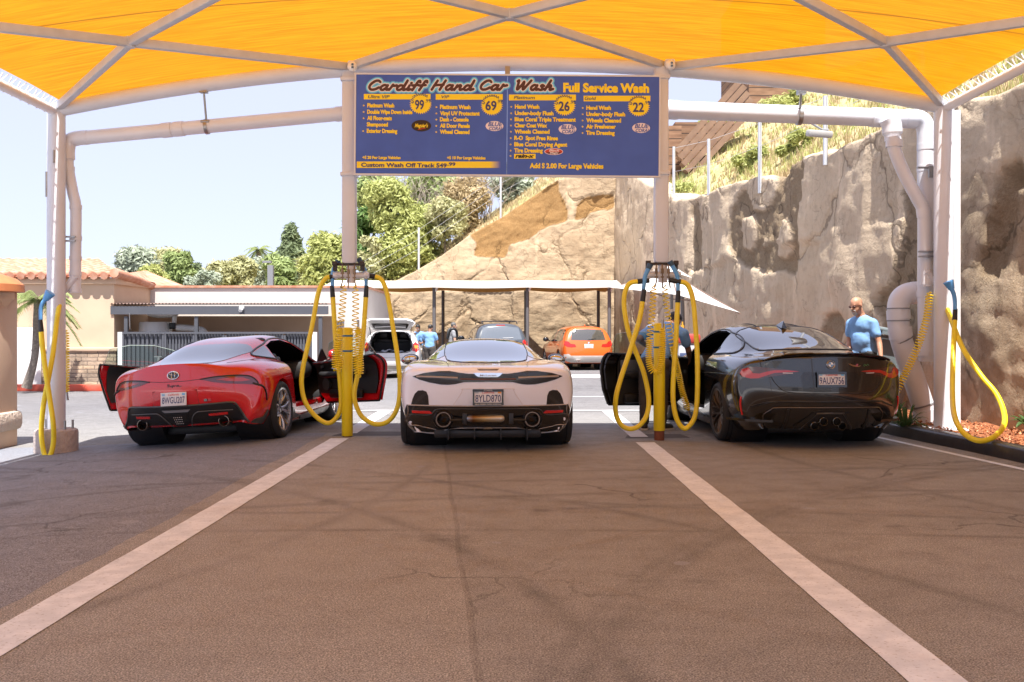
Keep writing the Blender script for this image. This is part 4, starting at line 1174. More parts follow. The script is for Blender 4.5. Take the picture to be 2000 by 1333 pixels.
def tufts(n, fx, size, bias):
 for i in range(n):
  x, y, z = fx()
  k0 = RNG.random()
  for q in range(5):
   a = RNG.random() * 6.28; l = size * (.5 + RNG.random())
   tip = np.array((x + math.cos(a) * l * .5, y + math.sin(a) * l * .4, z + l))
   w_ = np.array((-math.sin(a), math.cos(a), 0)) * size * .09
   c = np.array((x + (RNG.random() - .5) * size * .6, y + (RNG.random() - .5) * size * .6, z - .05))
   k = len(V); V.extend([c - w_, c + w_, tip]); Fc.append((k, k + 1, k + 2)); tone.append(np.clip(k0 * .6 + RNG.random() * .4 + bias, 0, 1))
def fr_():
 y = 14 + RNG.random() ** 1.2 * 34; x = wx(min(y, 42)) + 1.0 + RNG.random() ** 1.3 * 15
 return x, y, hz_r(x, y)
tufts(5200, fr_, .22, 0)
o = leaf_obj('dry_grass', np.array(V), np.array(Fc), tone, LM['straw']); o['kind'] = 'stuff'
V, Fc, tone = [], [], []
tufts(5200, lambda: (lambda q: q)(fr_()), .19, 0)
o = leaf_obj('green_grass', np.array(V), np.array(Fc), tone, LM['lime']); o['kind'] = 'stuff'
V, Fc, tone = [], [], []
def fb_():
 x = -9 + RNG.random() * 15; y = 43.5 + RNG.random() * 8
 return x, y, hz_b(x, y)
tufts(2600, fb_, .17, 0)
o = leaf_obj('dry_grass', np.array(V), np.array(Fc), tone, LM['straw']); o['kind'] = 'stuff'
for lab, px_, yt, yb, Y, wp in (('yellow-green broom shrub at the top of the hill by the wooden house', 1455, 160, 205, 36, 60), ('yellow-green shrub in front of the wooden house wall', 1375, 232, 285, 33, 50), ('bushy green weed clump on the hillside above the rock wall', 1560, 255, 300, 24, 90), ('tall pale green weeds on the hill crest under the right beam', 1530, 165, 225, 34, 90), ('leafy weed clump at the lip of the rock wall', 1470, 290, 330, 26, 80), ('green weeds beside the right hanging post on the bank', 1335, 360, 400, 32, 50)):
 for Y in np.arange(13.5, 70, .25):
  p = P(px_, yb, Y)
  if p.x > wx(min(Y, 42)) + .8 and p.z < hz_r(p.x, p.y): break
 T(lab, px_, yt, yb + 8, Y, wp, 'lime', 14, 2200, .10, name='weed_shrub', cat='shrub', group='shrubs on the hillside')
# ------------------------------------------------------------------ fences on the banks
M_galv = pm('galvanised_post', (.52, .53, .55), .45, metal=.2)
def fence(label, posts, Y0s, hs, wires):
 t = thing('wire_fence', label, 'fence', P(*posts[0], Y0s[0]))
 tops_ = []
 for (a, b), Y, h in zip(posts, Y0s, hs):
  p = P(a, b, Y); tp = P(a, h, Y); tops_.append((p, tp))
  MB().cyl(p - Vector((0, 0, .5)), tp, .045, seg=8).build('post', M_galv, t)
 for f in wires:
  mb = MB()
  for (p, a), (q, b) in zip(tops_[:-1], tops_[1:]): mb.cyl(p.lerp(a, f), q.lerp(b, f), .005, seg=4)
  mb.build('wire', M_galv, t)
fence('galvanised post and wire fence climbing the bank left of the rock face', [(690, 585), (818, 520), (978, 408), (1120, 330)], [42.9, 43.1, 43.2, 43.3], [520, 445, 338, 260], (.45, .7, .95))
fence('galvanised post and wire fence on the hillside above the right rock wall', [(1316, 385), (1384, 372), (1484, 335), (1612, 270), (1800, 190)], [32, 27.5, 22.6, 18.3, 15.0], [287, 272, 238, 188, 80], (.5, .97))
# ------------------------------------------------------------------ wooden house on the hill
t = thing('wooden_house', 'brown plank house at the top of the hill behind the right rock wall', 'house', (8, 36, 8))
def plank_mat():
 s = NT('weathered_planks')
 sep = s.n('SeparateXYZ', Vector=s.tc.outputs['Object'])
 fr_z = s.math('FRACT', s.math('MULTIPLY', sep.outputs[2], 3.2))
 gap = s.math('LESS_THAN', fr_z, .12)
 c = s.mix(s.ramp(s.noise(1, 5, s.mapping((2, 2, 9))), [(.3, 0), (.7, 1)]), (.17, .085, .045), (.30, .17, .095))
 c = s.mix(gap, c, (.05, .028, .018))
 s.set(s.b, 'Base Color', c); s.set(s.b, 'Roughness', .85)
 return s.m
M_plank = plank_mat()
Yh = 36
A = P(1318, 300, Yh); B = P(1440, 165, Yh)
MB().box((P(1530, 200, Yh + 2).x, Yh + 4, 12.2), (P(1600, 0, Yh).x - P(1445, 0, Yh).x, 5, 5)).build('wall', M_plank, t)
MB().box((P(1318, 0, Yh).x, Yh + .6, P(0, 330, Yh).z), (.55, .8, 3.2)).build('side_wall', M_plank, t)
d = B - A; L_ = d.length
for k in range(5):
 o_ = Vector((k * .10, -k * .10, -k * .25))
 M_ = (d.normalized()).to_track_quat('X', 'Z').to_matrix().to_4x4()
 MB().box((A + B) / 2 + o_ + Vector((0, -.3, 0)), (L_ * 1.02, .5, .20), rot=M_).build('deck_board', pm('weathered_board', (.26, .16, .10), .85, var=(3, (.17, .10, .065), .25)), t)
MB().box((P(1385, 0, Yh).x, Yh + 1.2, P(0, 300, Yh).z), (2.2, .8, 2.6)).build('retaining_boards', M_plank, t)
# ------------------------------------------------------------------ buildings on the left
def stucco(name, a, b):
 s = NT(name)
 c = s.mix(s.ramp(s.noise(1.4, 6), [(.35, 0), (.68, 1)]), a, b)
 s.set(s.b, 'Base Color', c); s.set(s.b, 'Roughness', .9); s.bump(s.noise(60, 5), .35, .01)
 return s.m
M_stucco = stucco('peach_stucco', (.60, .43, .30), (.54, .38, .265))
M_stuccow = stucco('white_stucco', (.58, .535, .50), (.53, .49, .455))
def tile_mat():
 s = NT('terracotta')
 n = s.noise(5, 4)
 c = s.ramp(n, [(.3, (.42, .16, .09)), (.5, (.50, .24, .15)), (.7, (.55, .33, .24))])
 s.set(s.b, 'Base Color', c); s.set(s.b, 'Roughness', .8)
 return s.m
M_tile = tile_mat()
def stone_mat():
 s = NT('ledge_stone')
 br = s.n('TexBrick', Scale=1.0, Vector=s.mapping((1, 1, 1), rot=(R(90), 0, 0)))
 br.inputs['Brick Width'].default_value = .42; br.inputs['Row Height'].default_value = .105; br.inputs['Mortar Size'].default_value = .008
 br.offset = .37; br.squash = .7; br.squash_frequency = 3
 br.inputs['Color1'].default_value = (.46, .33, .22, 1); br.inputs['Color2'].default_value = (.28, .21, .16, 1); br.inputs['Mortar'].default_value = (.12, .09, .07, 1)
 c = s.mix(.6, br.outputs['Color'], s.ramp(s.noise(3, 5), [(.3, .3), (.7, .8)]), 'OVERLAY')
 s.set(s.b, 'Base Color', c); s.set(s.b, 'Roughness', .9)
 s.bump(s.math('ADD', s.math('MULTIPLY', br.outputs['Fac'], -1.0), s.math('MULTIPLY', s.noise(20, 4), .6)), .8, .03)
 return s.m
M_stone = stone_mat()
t = thing('stucco_building', 'peach stucco building with tiled roof and stone base at far left', 'building', (-14, 27, -.2))
xr = P(223, 0, 26).x
MB().box(((xr - 20) / 2 - .0, 27.3, (2.55 - .25) / 2 + .0), (20 + xr, 2.6, 2.8)).build('wall', M_stucco, t)
MB().box(((xr - 20) / 2, 27.28, 2.62), (20.16 + xr, 2.72, .16), bev=.02).build('cornice', M_stucco, t)
MB().box(((xr - 20) / 2 + .03, 25.94, .28), (20.12 + xr, .10, 1.05)).build('stone_base', M_stone, t)
MB().box((xr + .03, 27.25, .28), (.10, 2.6, 1.05)).build('stone_base', M_stone, t)
MB().box(((xr - 20) / 2 + .03, 25.93, .84), (20.2 + xr, .16, .10), bev=.02).build('stone_cap', M_stucco, t)
mb = MB()
yr0, yr1, zr0, zr1 = 25.8, 30.0, 2.72, 3.42
mb.add([(-21, yr0, zr0), (xr + .15, yr0, zr0), (xr + .15 - 0.0, 28.75, zr0), (xr - 2.1, yr1, zr1), (-21, yr1, zr1)], [(0, 1, 3, 4), (1, 2, 3)])
mb.build('roof_deck', M_tile, t, 0)
mb = MB()
nrow = 38
for i in range(nrow):
 x = xr + .1 - i * .27
 f = min(1, max(.05, (xr + .1 - x) / 2.2))
 a = Vector((x, yr0 - .03, zr0 + .03)); b = Vector((x, yr0 + (yr1 - yr0) * f, zr0 + (zr1 - zr0) * f + .03))
 mb.tube([a, b], [.105, .085], 8)
mb.build('roof_tiles', M_tile, t, 60)
MB().tube([(xr + .10, yr0 - .05, zr0 + .10), (xr + .08, 27.2, zr0 + .02), (xr + .02, 28.7, zr0 - .10)], .12, 10).build('ridge_tiles', M_tile, t)
MB().add([(xr + .02, 26.0, zr0 + .06), (xr - .05, 28.6, zr0 - .10), (xr + .55, 30.4, zr0 - .08), (xr - 1.2, 31.5, 3.25)], [(0, 1, 2, 3)]).build('side_roof', M_tile, t, 0)
d0 = P(20, 640, 25.9); d1 = P(82, 765, 25.9)
fr = MB();
MB().box(((d0.x + d1.x) / 2, 25.88, (d0.z - .22) / 2), (d1.x - d0.x, .08, d0.z + .22), bev=.01).build('door', pm('white_door', (.74, .72, .70), .5), t)
MB().sphere(((d1.x - .18), 25.80, .82), .05).build('door_handle', M_metal, t)
t = thing('service_building', 'low white parapet building behind the grey corrugated gate', 'building', (-8, 29, -.2))
x0, x1 = P(280, 0, 28.6).x, P(712, 0, 28.6).x
MB().box(((x0 + x1) / 2, 31.5, 1.15), (x1 - x0, 5.8, 2.84)).build('wall', M_stuccow, t)
MB().box(((x0 + x1) / 2, 31.5, 2.60), (x1 - x0 + .08, 5.9, .06)).build('coping', M_tile, t)
MB().box(((P(225, 0, 28.4).x + P(650, 0, 28.4).x) / 2, 28.5, .75), (P(650, 0, 28.4).x - P(225, 0, 28.4).x, .16, 2.0)).build('back_panel', M_stucco, t)
t = thing('gate_shelter', 'grey steel shelter roof over the corrugated equipment yard', 'shelter', (-7.8, 26, -.2))
x0, x1 = P(217, 0, 26).x, P(641, 0, 26).x
M_slate = pm('grey_steel_paint', (.068, .070, .082), .5, var=(2, (.085, .087, .10), .3))
MB().box(((x0 + x1) / 2, 26.0, P(0, 606.5, 26).z), (x1 - x0, .08, .215)).build('fascia', M_slate, t)
mb = MB()
n = 64
vs = []
for i in range(n * 2 + 1):
 x = x0 + (x1 - x0) * i / (2 * n); z = P(0, 595, 26).z + (.035 if (i // 1) % 2 else 0)
 vs += [(x, 25.93, z), (x, 28.4, z + .06)]
mb.add(vs, [(2 * i, 2 * i + 2, 2 * i + 3, 2 * i + 1) for i in range(2 * n)])
mb.build('corrugated_roof', pm('brown_sheet_roof', (.24, .15, .11), .6, var=(6, (.18, .12, .10), .2)), t, 0)
for p_ in (247, 384, 626):
 MB().box((P(p_, 0, 26.05).x, 26.05, .7), (.09, .09, 2.0)).build('shelter_post', M_slate, t)
mb = MB(); mb.tube(catmull([P(253, 612, 25.9), P(254, 640, 25.9), (P(256, 645, 25.95))], 4), .012, 6); mb.build('conduit', M_metal, t)
c = thing('security_camera', 'small white camera fixed to the grey shelter fascia', 'camera', P(472, 604, 25.9), group=None)
q = P(472, 602, 25.9); MB().sphere(q, .07, sc=(1, .9, 1)).build('camera_dome', M_white, c); MB().cyl(q, q + Vector((0, -.12, -.07)), .05, seg=12).build('camera_housing', M_white, c)
t = thing('corrugated_gate', 'grey corrugated metal gate with white edge posts behind the red car', 'gate', (-7.8, 25.6, -.2))
ga, gb, gt = P(240, 0, 25.6).x, P(612, 0, 25.6).x, P(0, 649, 25.6).z
pan = [240, 322, 382, 440, 500, 555, 612]
for a, b in zip(pan[:-1], pan[1:]):
 xa, xb = P(a, 0, 25.6).x + .03, P(b, 0, 25.6).x - .03
 mb = MB(); n = 9; vs = []
 for i in range(n):
  w_ = (xb - xa) / n; x = xa + i * w_
  for q, dy in ((0, 0), (.5, 0), (.58, .05), (.92, .05)): vs += [(x + q * w_, 25.6 + dy, -.15), (x + q * w_, 25.6 + dy, gt - .05)]
 vs += [(xb, 25.6, -.15), (xb, 25.6, gt - .05)]
 mb.add(vs, [(2 * i, 2 * i + 2, 2 * i + 3, 2 * i + 1) for i in range(len(vs) // 2 - 1)])
 mb.build('corrugated_panel', M_slate, t, 0)
 f_ = MB(); f_.box(((xa + xb) / 2, 25.57, gt - .02), (xb - xa + .06, .06, .05)); f_.box(((xa + xb) / 2, 25.57, -.12), (xb - xa + .06, .06, .05))
 for x in (xa, xb): f_.box((x, 25.572, (gt - .15) / 2), (.05, .055, gt - .02))
 f_.build('gate_frame', M_slate, t)
for p_ in (236, 615):
 MB().box((P(p_, 0, 25.58).x, 25.58, (gt - .2) / 2), (.11, .12, gt + .2)).build('gate_post', M_white, t)
mb = MB(); q = P(309, 697, 25.5); mb.box(q, (.2, .04, .03)); mb.box(q + Vector((.02, -.01, -.08)), (.06, .05, .12)); mb.build('latch', M_metal, t)
t = thing('water_tank', 'white round tank standing behind the corrugated gate', 'tank', P(304, 648, 27))
q = P(304, 648, 27)
MB().lathe([(0, .26), (.40, .26), (.43, .22), (.43, -1.4)], Matrix.Translation(q), 28).build('tank_shell', M_white, t)
mb = MB(); q = P(345, 640, 26.9); mb.tube(catmull([q, P(370, 641, 26.9), P(395, 645, 26.9), P(402, 655, 26.9)], 5), .085, 12); mb.cyl(P(341, 618, 26.9), P(340, 634, 26.9), .06)
mb.build('outlet_pipe', M_white, t)
MB().box(P(338, 637, 26.85), (.16, .16, .17), bev=.02).build('pipe_coupling', M_black, t)
MB().sphere(P(318, 615, 27), .42, sc=(1, .8, .22)).build('duct_bowl', M_white, t)
t = thing('light_pole', 'square grey parking light pole rising behind the white building', 'light pole', P(528, 560, 40))
MB().box(P(529, 565, 40) - Vector((0, 0, .2)), (.22, .22, 2.3)).build('pole', M_grey, t)
MB().box(P(522, 512, 40), (.34, .22, .08)).build('lamp_head', M_grey, t)
t = thing('house', 'distant house with a brick chimney among the trees', 'house', P(515, 560, 75))
MB().box(P(520, 556, 75), (3.4, 3, 1.6)).build('wall', M_stuccow, t)
q = P(512, 553, 75); MB().prism([(-2.2, 0), (2.2, 0), (0, .9)], 3.4, Matrix.Translation(q + Vector((0, 1.7, -.2))) @ Matrix.Rotation(R(90), 4, 'X')).build('roof', pm('grey_shingle', (.22, .2, .2), .8), t)
MB().box(P(515, 545, 74), (.75, .75, 1.5)).build('chimney', M_tile, t)
t = thing('house', 'distant grey gabled roof among the trees behind the white building', 'house', P(312, 560, 66))
MB().box(P(312, 560, 66), (4, 3, 1.0)).build('wall', M_stuccow, t)
q = P(312, 556, 66); MB().prism([(-2.4, 0), (2.4, 0), (.3, .75)], 3.4, Matrix.Translation(q + Vector((0, 1.7, 0))) @ Matrix.Rotation(R(90), 4, 'X')).build('roof', pm('blue_grey_roof', (.26, .27, .31), .8), t)
t = thing('entrance_pillar', 'tan stucco pillar with an orange domed cap at the left edge', 'pillar', (-6.6, 12.6, -.2))
MB().box((-6.80, 12.6, .80), (.74, .7, 2.0), bev=.03).build('shaft', M_stucco, t)
MB().lathe([(0, 2.03), (.3, 2.02), (.47, 1.96), (.56, 1.88), (.57, 1.79), (.46, 1.78)], Matrix.Translation((-6.80, 12.6, 0)), 32).build('cap', pm('orange_clay_cap', (.52, .19, .065), .6, var=(6, (.42, .13, .045), .25)), t)
MB().lathe([(.50, 1.78), (.50, 1.70), (.45, 1.66), (.40, 1.60), (.36, 1.58)], Matrix.Translation((-6.80, 12.6, 0)), 4).build('neck_moulding', M_stucco, t)
MB().box((-6.80, 12.6, .14), (.86, .82, .26), bev=.08).build('stone_belt', pm('pitted_concrete_belt', (.5, .40, .32), .9, bump=(28, 1.0, .03)), t)
# ------------------------------------------------------------------ back canopy
t = thing('back_canopy', 'low cream and yellow shade awning on grey posts over the parked cars at the back', 'canopy', (1, 38, 0))
Yf, Ym, Yb = 36.0, 38.2, 41.0
pst = [682, 848, 1030, 1190]
xs_ = [P(a, 0, Yf).x for a in pst]
M_cream = pm('cream_canvas', (.66, .61, .54), .8, bump=(12, .1, .02))
M_under = NT('yellow_canvas_underside'); M_under.set(M_under.b, 'Base Color', (.62, .30, .03, 1)); M_under.set(M_under.b, 'Roughness', .8); M_under = M_under.m
xa, xb = xs_[0] - .9, P(1216, 0, Yf).x
def can(u, v, off):
 x = xa + u * (xb - xa)
 edges = xs_ + [xb]
 k = 0
 for i in range(len(edges) - 1):
  if edges[i] <= x <= edges[i + 1]: k = (x - edges[i]) / (edges[i + 1] - edges[i])
 sag = math.sin(math.pi * k)
 y = Yf - .35 + v * (Yb + .62 - .42 * sag - Yf)
 z = np.interp(v, [0, .12, .45, 1], [2.94, 3.0, 3.28, 3.06]) - sag * np.interp(v, [0, .45, 1], [.03, .03, .10])
 return Vector((x, y, z + off))
MB().grid(lambda u, v: can(u, v, .02), 60, 14).build('awning_top', M_cream, t, 180)
MB().grid(lambda u, v: can(u, v, -.02), 60, 14).build('awning_underside', M_under, t, 180)
mb = MB(); mb.grid(lambda u, v: can(u, 0, .02) + Vector((0, -.01, -.06 * v)), 60, 2); mb.build('valance', M_cream, t, 180)
M_gpost = pm('dark_grey_post', (.12, .11, .11), .5)
for x in xs_:
 MB().cyl((x, Yf, -.1), (x, Yf, 2.95), .065, seg=12).build('post', M_gpost, t)
 MB().cyl((x, Yf, 2.72), (x + .12, Yf, 2.95), .05, seg=8).build('post_bracket', M_white, t)
 MB().cyl((x, Yb - .4, -.1), (x, Yb - .4, 3.0), .065, seg=12).build('post', M_gpost, t)
t = thing('market_umbrella', 'white square cantilever umbrella tilted down to the right, beside the rock wall', 'umbrella', (3.2, 20, 0))
C = [P(1187, 561, 19.6), P(1322, 576, 18.4), P(1445, 611, 19.8), P(1338, 552, 21.6)]
apex = P(1312, 531, 20.0)
M_umb = NT('white_umbrella_cloth'); M_umb.set(M_umb.b, 'Base Color', (.72, .70, .68, 1)); M_umb.set(M_umb.b, 'Roughness', .8)
tr = M_umb.n('BsdfTranslucent', Color=(.5, .47, .44, 1)); mx = M_umb.n('MixShader'); mx.inputs[0].default_value = .35
M_umb.t.links.new(M_umb.b.outputs[0], mx.inputs[1]); M_umb.t.links.new(tr.outputs[0], mx.inputs[2]); M_umb.t.links.new(mx.outputs[0], M_umb.out.inputs[0]); M_umb = M_umb.m
mb = MB()
for i in range(4):
 a, b = C[i], C[(i + 1) % 4]
 n = 8; vs = [];
 for r_ in range(n + 1):
  for c_ in range(n + 1):
   f = r_ / n; e = a.lerp(b, c_ / n)
   p = apex.lerp(e, f); p.z -= .10 * math.sin(math.pi * f) * (.4 + .6 * math.sin(math.pi * c_ / n))
   vs.append(p)
 mb.add(vs, [(r_ * (n + 1) + c_, r_ * (n + 1) + c_ + 1, (r_ + 1) * (n + 1) + c_ + 1, (r_ + 1) * (n + 1) + c_) for r_ in range(n) for c_ in range(n)])
mb.build('cloth', M_umb, t, 40)
vent = MB()
for i in range(4):
 a, b = apex.lerp(C[i], .30) + Vector((0, 0, .12)), apex.lerp(C[(i + 1) % 4], .30) + Vector((0, 0, .12))
 vent.add([apex + Vector((0, 0, .13)), a, b], [(0, 1, 2)])
vent.build('vent_cap', M_umb, t, 0)
rb = MB()
for c in C: rb.cyl(apex - Vector((0, 0, .04)), c - Vector((0, 0, .02)), .014, seg=6)
rb.cyl(C[2].lerp(apex, .28) - Vector((0, 0, .03)), apex - Vector((0, 0, .55)), .012, seg=6); rb.cyl(C[0].lerp(apex, .28) - Vector((0, 0, .03)), apex - Vector((0, 0, .55)), .012, seg=6)
rb.build('ribs', pm('bronze_rib', (.20, .13, .10), .5), t)
mb = MB(); mb.cyl(apex - Vector((0, 0, .75)), apex + Vector((0, 0, .16)), .03); q = P(1334, 700, 21.0); q.z = 0
mb.tube(catmull([apex, P(1322, 535, 20.6), P(1331, 560, 21.0), Vector((q.x, q.y, 1.2)), q], 5), .04, 10)
mb.build('mast', M_gpost, t)
MB().box((q.x, q.y, .05), (.9, .9, .1), bev=.03).build('umbrella_base', M_grey, t)
def strap_plant(label, c, n, L_, wdt):
 V, Fc, tone = [], [], []
 c = np.array(c)
 for i in range(n):
  a = i * 2.399 + RNG.random() * .5; up = .5 + .85 * RNG.random(); l = L_ * (.7 + .5 * RNG.random())
  dirv = np.array((math.cos(a), math.sin(a), 0)); side = np.array((-math.sin(a), math.cos(a), 0))
  k0 = len(V)
  for s_ in np.linspace(0, 1, 7):
   p = c + dirv * (l * s_ * math.cos(up) * .8 + .03) + np.array((0, 0, l * (math.sin(up) * s_ * 1.15 - .75 * s_ ** 2.2 * (1.2 - up * .5))))
   w_ = wdt * (.55 + .8 * s_ - 1.33 * s_ ** 2.4)
   V += [p - side * w_, p + np.array((0, 0, -w_ * .4)), p + side * w_]
  for q in range(6):
   for e in (0, 1): Fc.append((k0 + q * 3 + e, k0 + q * 3 + e + 1, k0 + q * 3 + 4 + e, k0 + q * 3 + 3 + e)); tone.append(.25 + .5 * RNG.random())
 t = thing('strap_leaf_plant', label, 'plant', c)
 leaf_obj('leaf_rosette', np.array(V), np.array(Fc), tone, LM['agave'], t)
 return t
strap_plant('green strap-leaved plant at the foot of the thick white pipe', P(1768, 838, 12.15) + Vector((0, 0, .0)), 46, .42, .022)
strap_plant('broad-leaved green plant in the bark at the right edge of the picture', (5.92, 11.35, .16), 20, .42, .05)
strap_plant('small strap-leaved plant behind the black car in the bark bed', P(1748, 815, 12.9), 26, .36, .02)
# ------------------------------------------------------------------ car building kit
class Car:
 """A car body grown from a half cage of rings (rear to front), mirrored and subdivided.
 Car space: x right, y forward from the rear axle, z up from the road."""
 def __init__(s, name, label, loc, yaw, paint, roll=0.0, cat='car', group=None):
  s.t = thing(name, label, cat, loc, group=group, rot=(0, roll, yaw))
  s.paint = paint
 def cage(s, rings, rear, front, creases=(), level=3):
  """rings: list of 10 points (x, y, z) each: L0..L4 up the side, D1..D5 over to the centre.
  rear / front: rows L3..L0, each five (x, y, z) under D1..D5"""
  V, Fc = [], []
  idx = {}
  def vid(key, p, mir):
   q = (key, mir if abs(p[0]) > 1e-6 else 0)
   if q not in idx:
    idx[q] = len(V); V.append((-p[0] if mir and abs(p[0]) > 1e-6 else p[0], p[1], p[2]))
   return idx[q]
  n = len(rings)
  edges_c = []
  for mir in (0, 1):
   R_ = [[vid(('r', i, j), rings[i][j], mir) for j in range(10)] for i in range(n)]
   def quad(a, b, c, d): Fc.append((a, b, c, d) if not mir else (d, c, b, a))
   for i in range(n - 1):
    for j in range(9): quad(R_[i][j], R_[i + 1][j], R_[i + 1][j + 1], R_[i][j + 1])
   for nm, rg, tab, flip in (('b', 0, rear, 0), ('f', n - 1, front, 1)):
    rows = [[R_[rg][4 + c] for c in range(6)]]
    for k in range(4):
     rows.append([R_[rg][3 - k]] + [vid((nm, k, c), tab[k][c], mir) for c in range(5)])
    for k in range(4):
     for c in range(5):
      a, b, cc, d = rows[k][c], rows[k][c + 1], rows[k + 1][c + 1], rows[k + 1][c]
      quad(a, b, cc, d) if flip == 0 else quad(d, cc, b, a)
   for (i, j0, j1, w_) in creases:
    for j in range(j0, j1): edges_c.append((R_[i][j], R_[i][j + 1], w_))
   for (j, i0, i1, w_) in getattr(s, 'long_creases', ()):
    for i in range(i0, i1): edges_c.append((R_[i][j], R_[i + 1][j], w_))
  me = bpy.data.meshes.new('cage'); me.from_pydata(V, [], Fc)
  at = me.attributes.new('crease_edge', 'FLOAT', 'EDGE')
  lut = {tuple(sorted(e.vertices)): e.index for e in me.edges}
  for a, b, w_ in edges_c:
   k = lut.get(tuple(sorted((a, b))))
   if k is not None: at.data[k].value = w_
  s.me = shaped(me, [('SUBSURF', dict(levels=level, render_levels=level))])
  s.bm = bmesh.new(); s.bm.from_mesh(s.me)
  bmesh.ops.recalc_face_normals(s.bm, faces=s.bm.faces[:])
  s.bm.to_mesh(s.me)
  s.bvh = BVHTree.FromBMesh(s.bm)
  return s
 def hit(s, mode, a, b):
  o, d = {'rear': ((a, -6, b), (0, 1, 0)), 'front': ((a, 9, b), (0, -1, 0)), 'right': ((4, a, b), (-1, 0, 0)), 'left': ((-4, a, b), (1, 0, 0)), 'top': ((a, b, 4), (0, 0, -1))}[mode]
  h = s.bvh.ray_cast(Vector(o), Vector(d))
  if h[0] is None:
   q = {'rear': (a, -1, b), 'front': (a, 3.7, b), 'right': (1, a, b), 'left': (-1, a, b), 'top': (a, b, 1)}[mode]
   h = s.bvh.find_nearest(Vector(q))
  n = h[1]
  if n.dot(Vector(d)) > 0: n = -n
  return h[0], n
 def panel(s, name, poly, mode, mat, off=.004, depth=.012, cell=.045, smooth=0, parent=None, bulge=0.0):
  """a skin patch with thickness lying on the body; poly is 2-D in the view of mode"""
  if smooth: poly = [(v.x, v.y) for v in catmull([(a, b, 0) for a, b in poly], smooth, closed=True)]
  pts = []
  n = len(poly)
  for i in range(n):
   a, b = Vector(poly[i]), Vector(poly[(i + 1) % n])
   k = max(1, int((b - a).length / cell))
   for q in range(k): pts.append(a.lerp(b, q / k))
  nb = len(pts)
  xs_ = [p.x for p in pts]; ys_ = [p.y for p in pts]
  inner = []
  y = min(ys_) + cell / 2
  while y < max(ys_):
   x = min(xs_) + cell / 2
   while x < max(xs_):
    if inpoly(x, y, [(p.x, p.y) for p in pts]) and min((Vector((x, y)) - p).length for p in pts) > cell * .45: inner.append(Vector((x, y)))
    x += cell
   y += cell
  vs, _, fs, _, _, _ = delaunay_2d_cdt(pts + inner, [(i, (i + 1) % nb) for i in range(nb)], [list(range(nb))], 1, 1e-5)
  top, low = [], []
  for v in vs:
   p, nn = s.hit(mode, v.x, v.y)
   e = 0.0
   if bulge:
    dmin = min((v - q).length for q in pts); e = bulge * min(1, dmin / .05)
   top.append(p + nn * (off + e)); low.append(p - nn * depth)
  cnt = {}
  for f in fs:
   for i in range(len(f)):
    a, b = f[i], f[(i + 1) % len(f)]
    k = (min(a, b), max(a, b)); cnt.setdefault(k, []).append((a, b))
  mb = MB(); N = len(vs)
  mb.add(top + low, [tuple(f) for f in fs] + [(b, a, a + N, b + N) for e in cnt.values() if len(e) == 1 for a, b in e])
  return mb.build(name, mat, parent or s.t, 50, world=False)
 def pair(s, name, poly, mode, mat, **kw):
  o = {'right': 'left', 'left': 'right'}.get(mode, mode)
  a = s.panel(name, poly, mode, mat, **kw)
  if mode in ('rear', 'front', 'top'): poly = [(-a_, b_) for a_, b_ in poly][::-1]
  b = s.panel(name, poly, o, mat, **kw)
  return a, b
 def bead(s, name, path, mode, mat, r=.006, off=.002, smooth=6, both=True, seg_=6, flat=None):
  """a round bead (gap, trim or light bar) lying on the body"""
  for sg in ((1, -1) if both else (1,)):
   mb = MB()
   pp = [(v.x, v.y) for v in catmull([(a, b, 0) for a, b in path], smooth)] if smooth else path
   m_ = mode
   if sg < 0:
    if mode in ('rear', 'front', 'top'): pp = [(-a, b) for a, b in pp]
    else: m_ = {'right': 'left', 'left': 'right'}[mode]
   W = []
   for a, b in pp:
    p, nn = s.hit(m_, a, b); W.append(p + nn * off)
   mb.tube(W, r, seg_)
   o = mb.build(name, mat, s.t, 60, world=False)
  return o
 def cut(s, poly, side, keep=False):
  """cut the skin along a polygon in (y, z) on one side; returns the faces inside as a mesh"""
  bm = s.bm
  sgn_ = 1 if side == 'right' else -1
  ys_ = [p[0] for p in poly]; zs_ = [p[1] for p in poly]
  if side == 'rear':
   def reg():
    return [f for f in bm.faces if f.calc_center_median().y < .1 and min(ys_) - .2 < f.calc_center_median().x < max(ys_) + .2 and min(zs_) - .2 < f.calc_center_median().z < max(zs_) + .2]
   for i in range(len(poly)):
    a, b = poly[i], poly[(i + 1) % len(poly)]
    nrm = Vector((-(b[1] - a[1]), 0, b[0] - a[0]))
    fs = reg()
    bmesh.ops.bisect_plane(bm, geom=list({e for f in fs for e in f.edges}) + list({v for f in fs for v in f.verts}) + fs, dist=1e-5, plane_co=Vector((a[0], 0, a[1])), plane_no=nrm.normalized())
   bmesh.ops.delete(bm, geom=[f for f in reg() if inpoly(f.calc_center_median().x, f.calc_center_median().z, poly)], context='FACES')
   return None
  def reg():
   return [f for f in bm.faces if f.calc_center_median().x * sgn_ > .35 and min(ys_) - .25 < f.calc_center_median().y < max(ys_) + .25 and min(zs_) - .25 < f.calc_center_median().z < max(zs_) + .25]
  for i in range(len(poly)):
   a, b = poly[i], poly[(i + 1) % len(poly)]
   d = Vector((0, b[0] - a[0], b[1] - a[1]))
   nrm = Vector((0, -d.z, d.y))
   if nrm.length < 1e-6: continue
   fs = reg()
   geom = list({e for f in fs for e in f.edges}) + list({v for f in fs for v in f.verts}) + fs
   bmesh.ops.bisect_plane(bm, geom=geom, dist=1e-5, plane_co=Vector((0, a[0], a[1])), plane_no=nrm.normalized())
  ins = [f for f in reg() if inpoly(f.calc_center_median().y, f.calc_center_median().z, poly)]
  vmap, V, Fc = {}, [], []
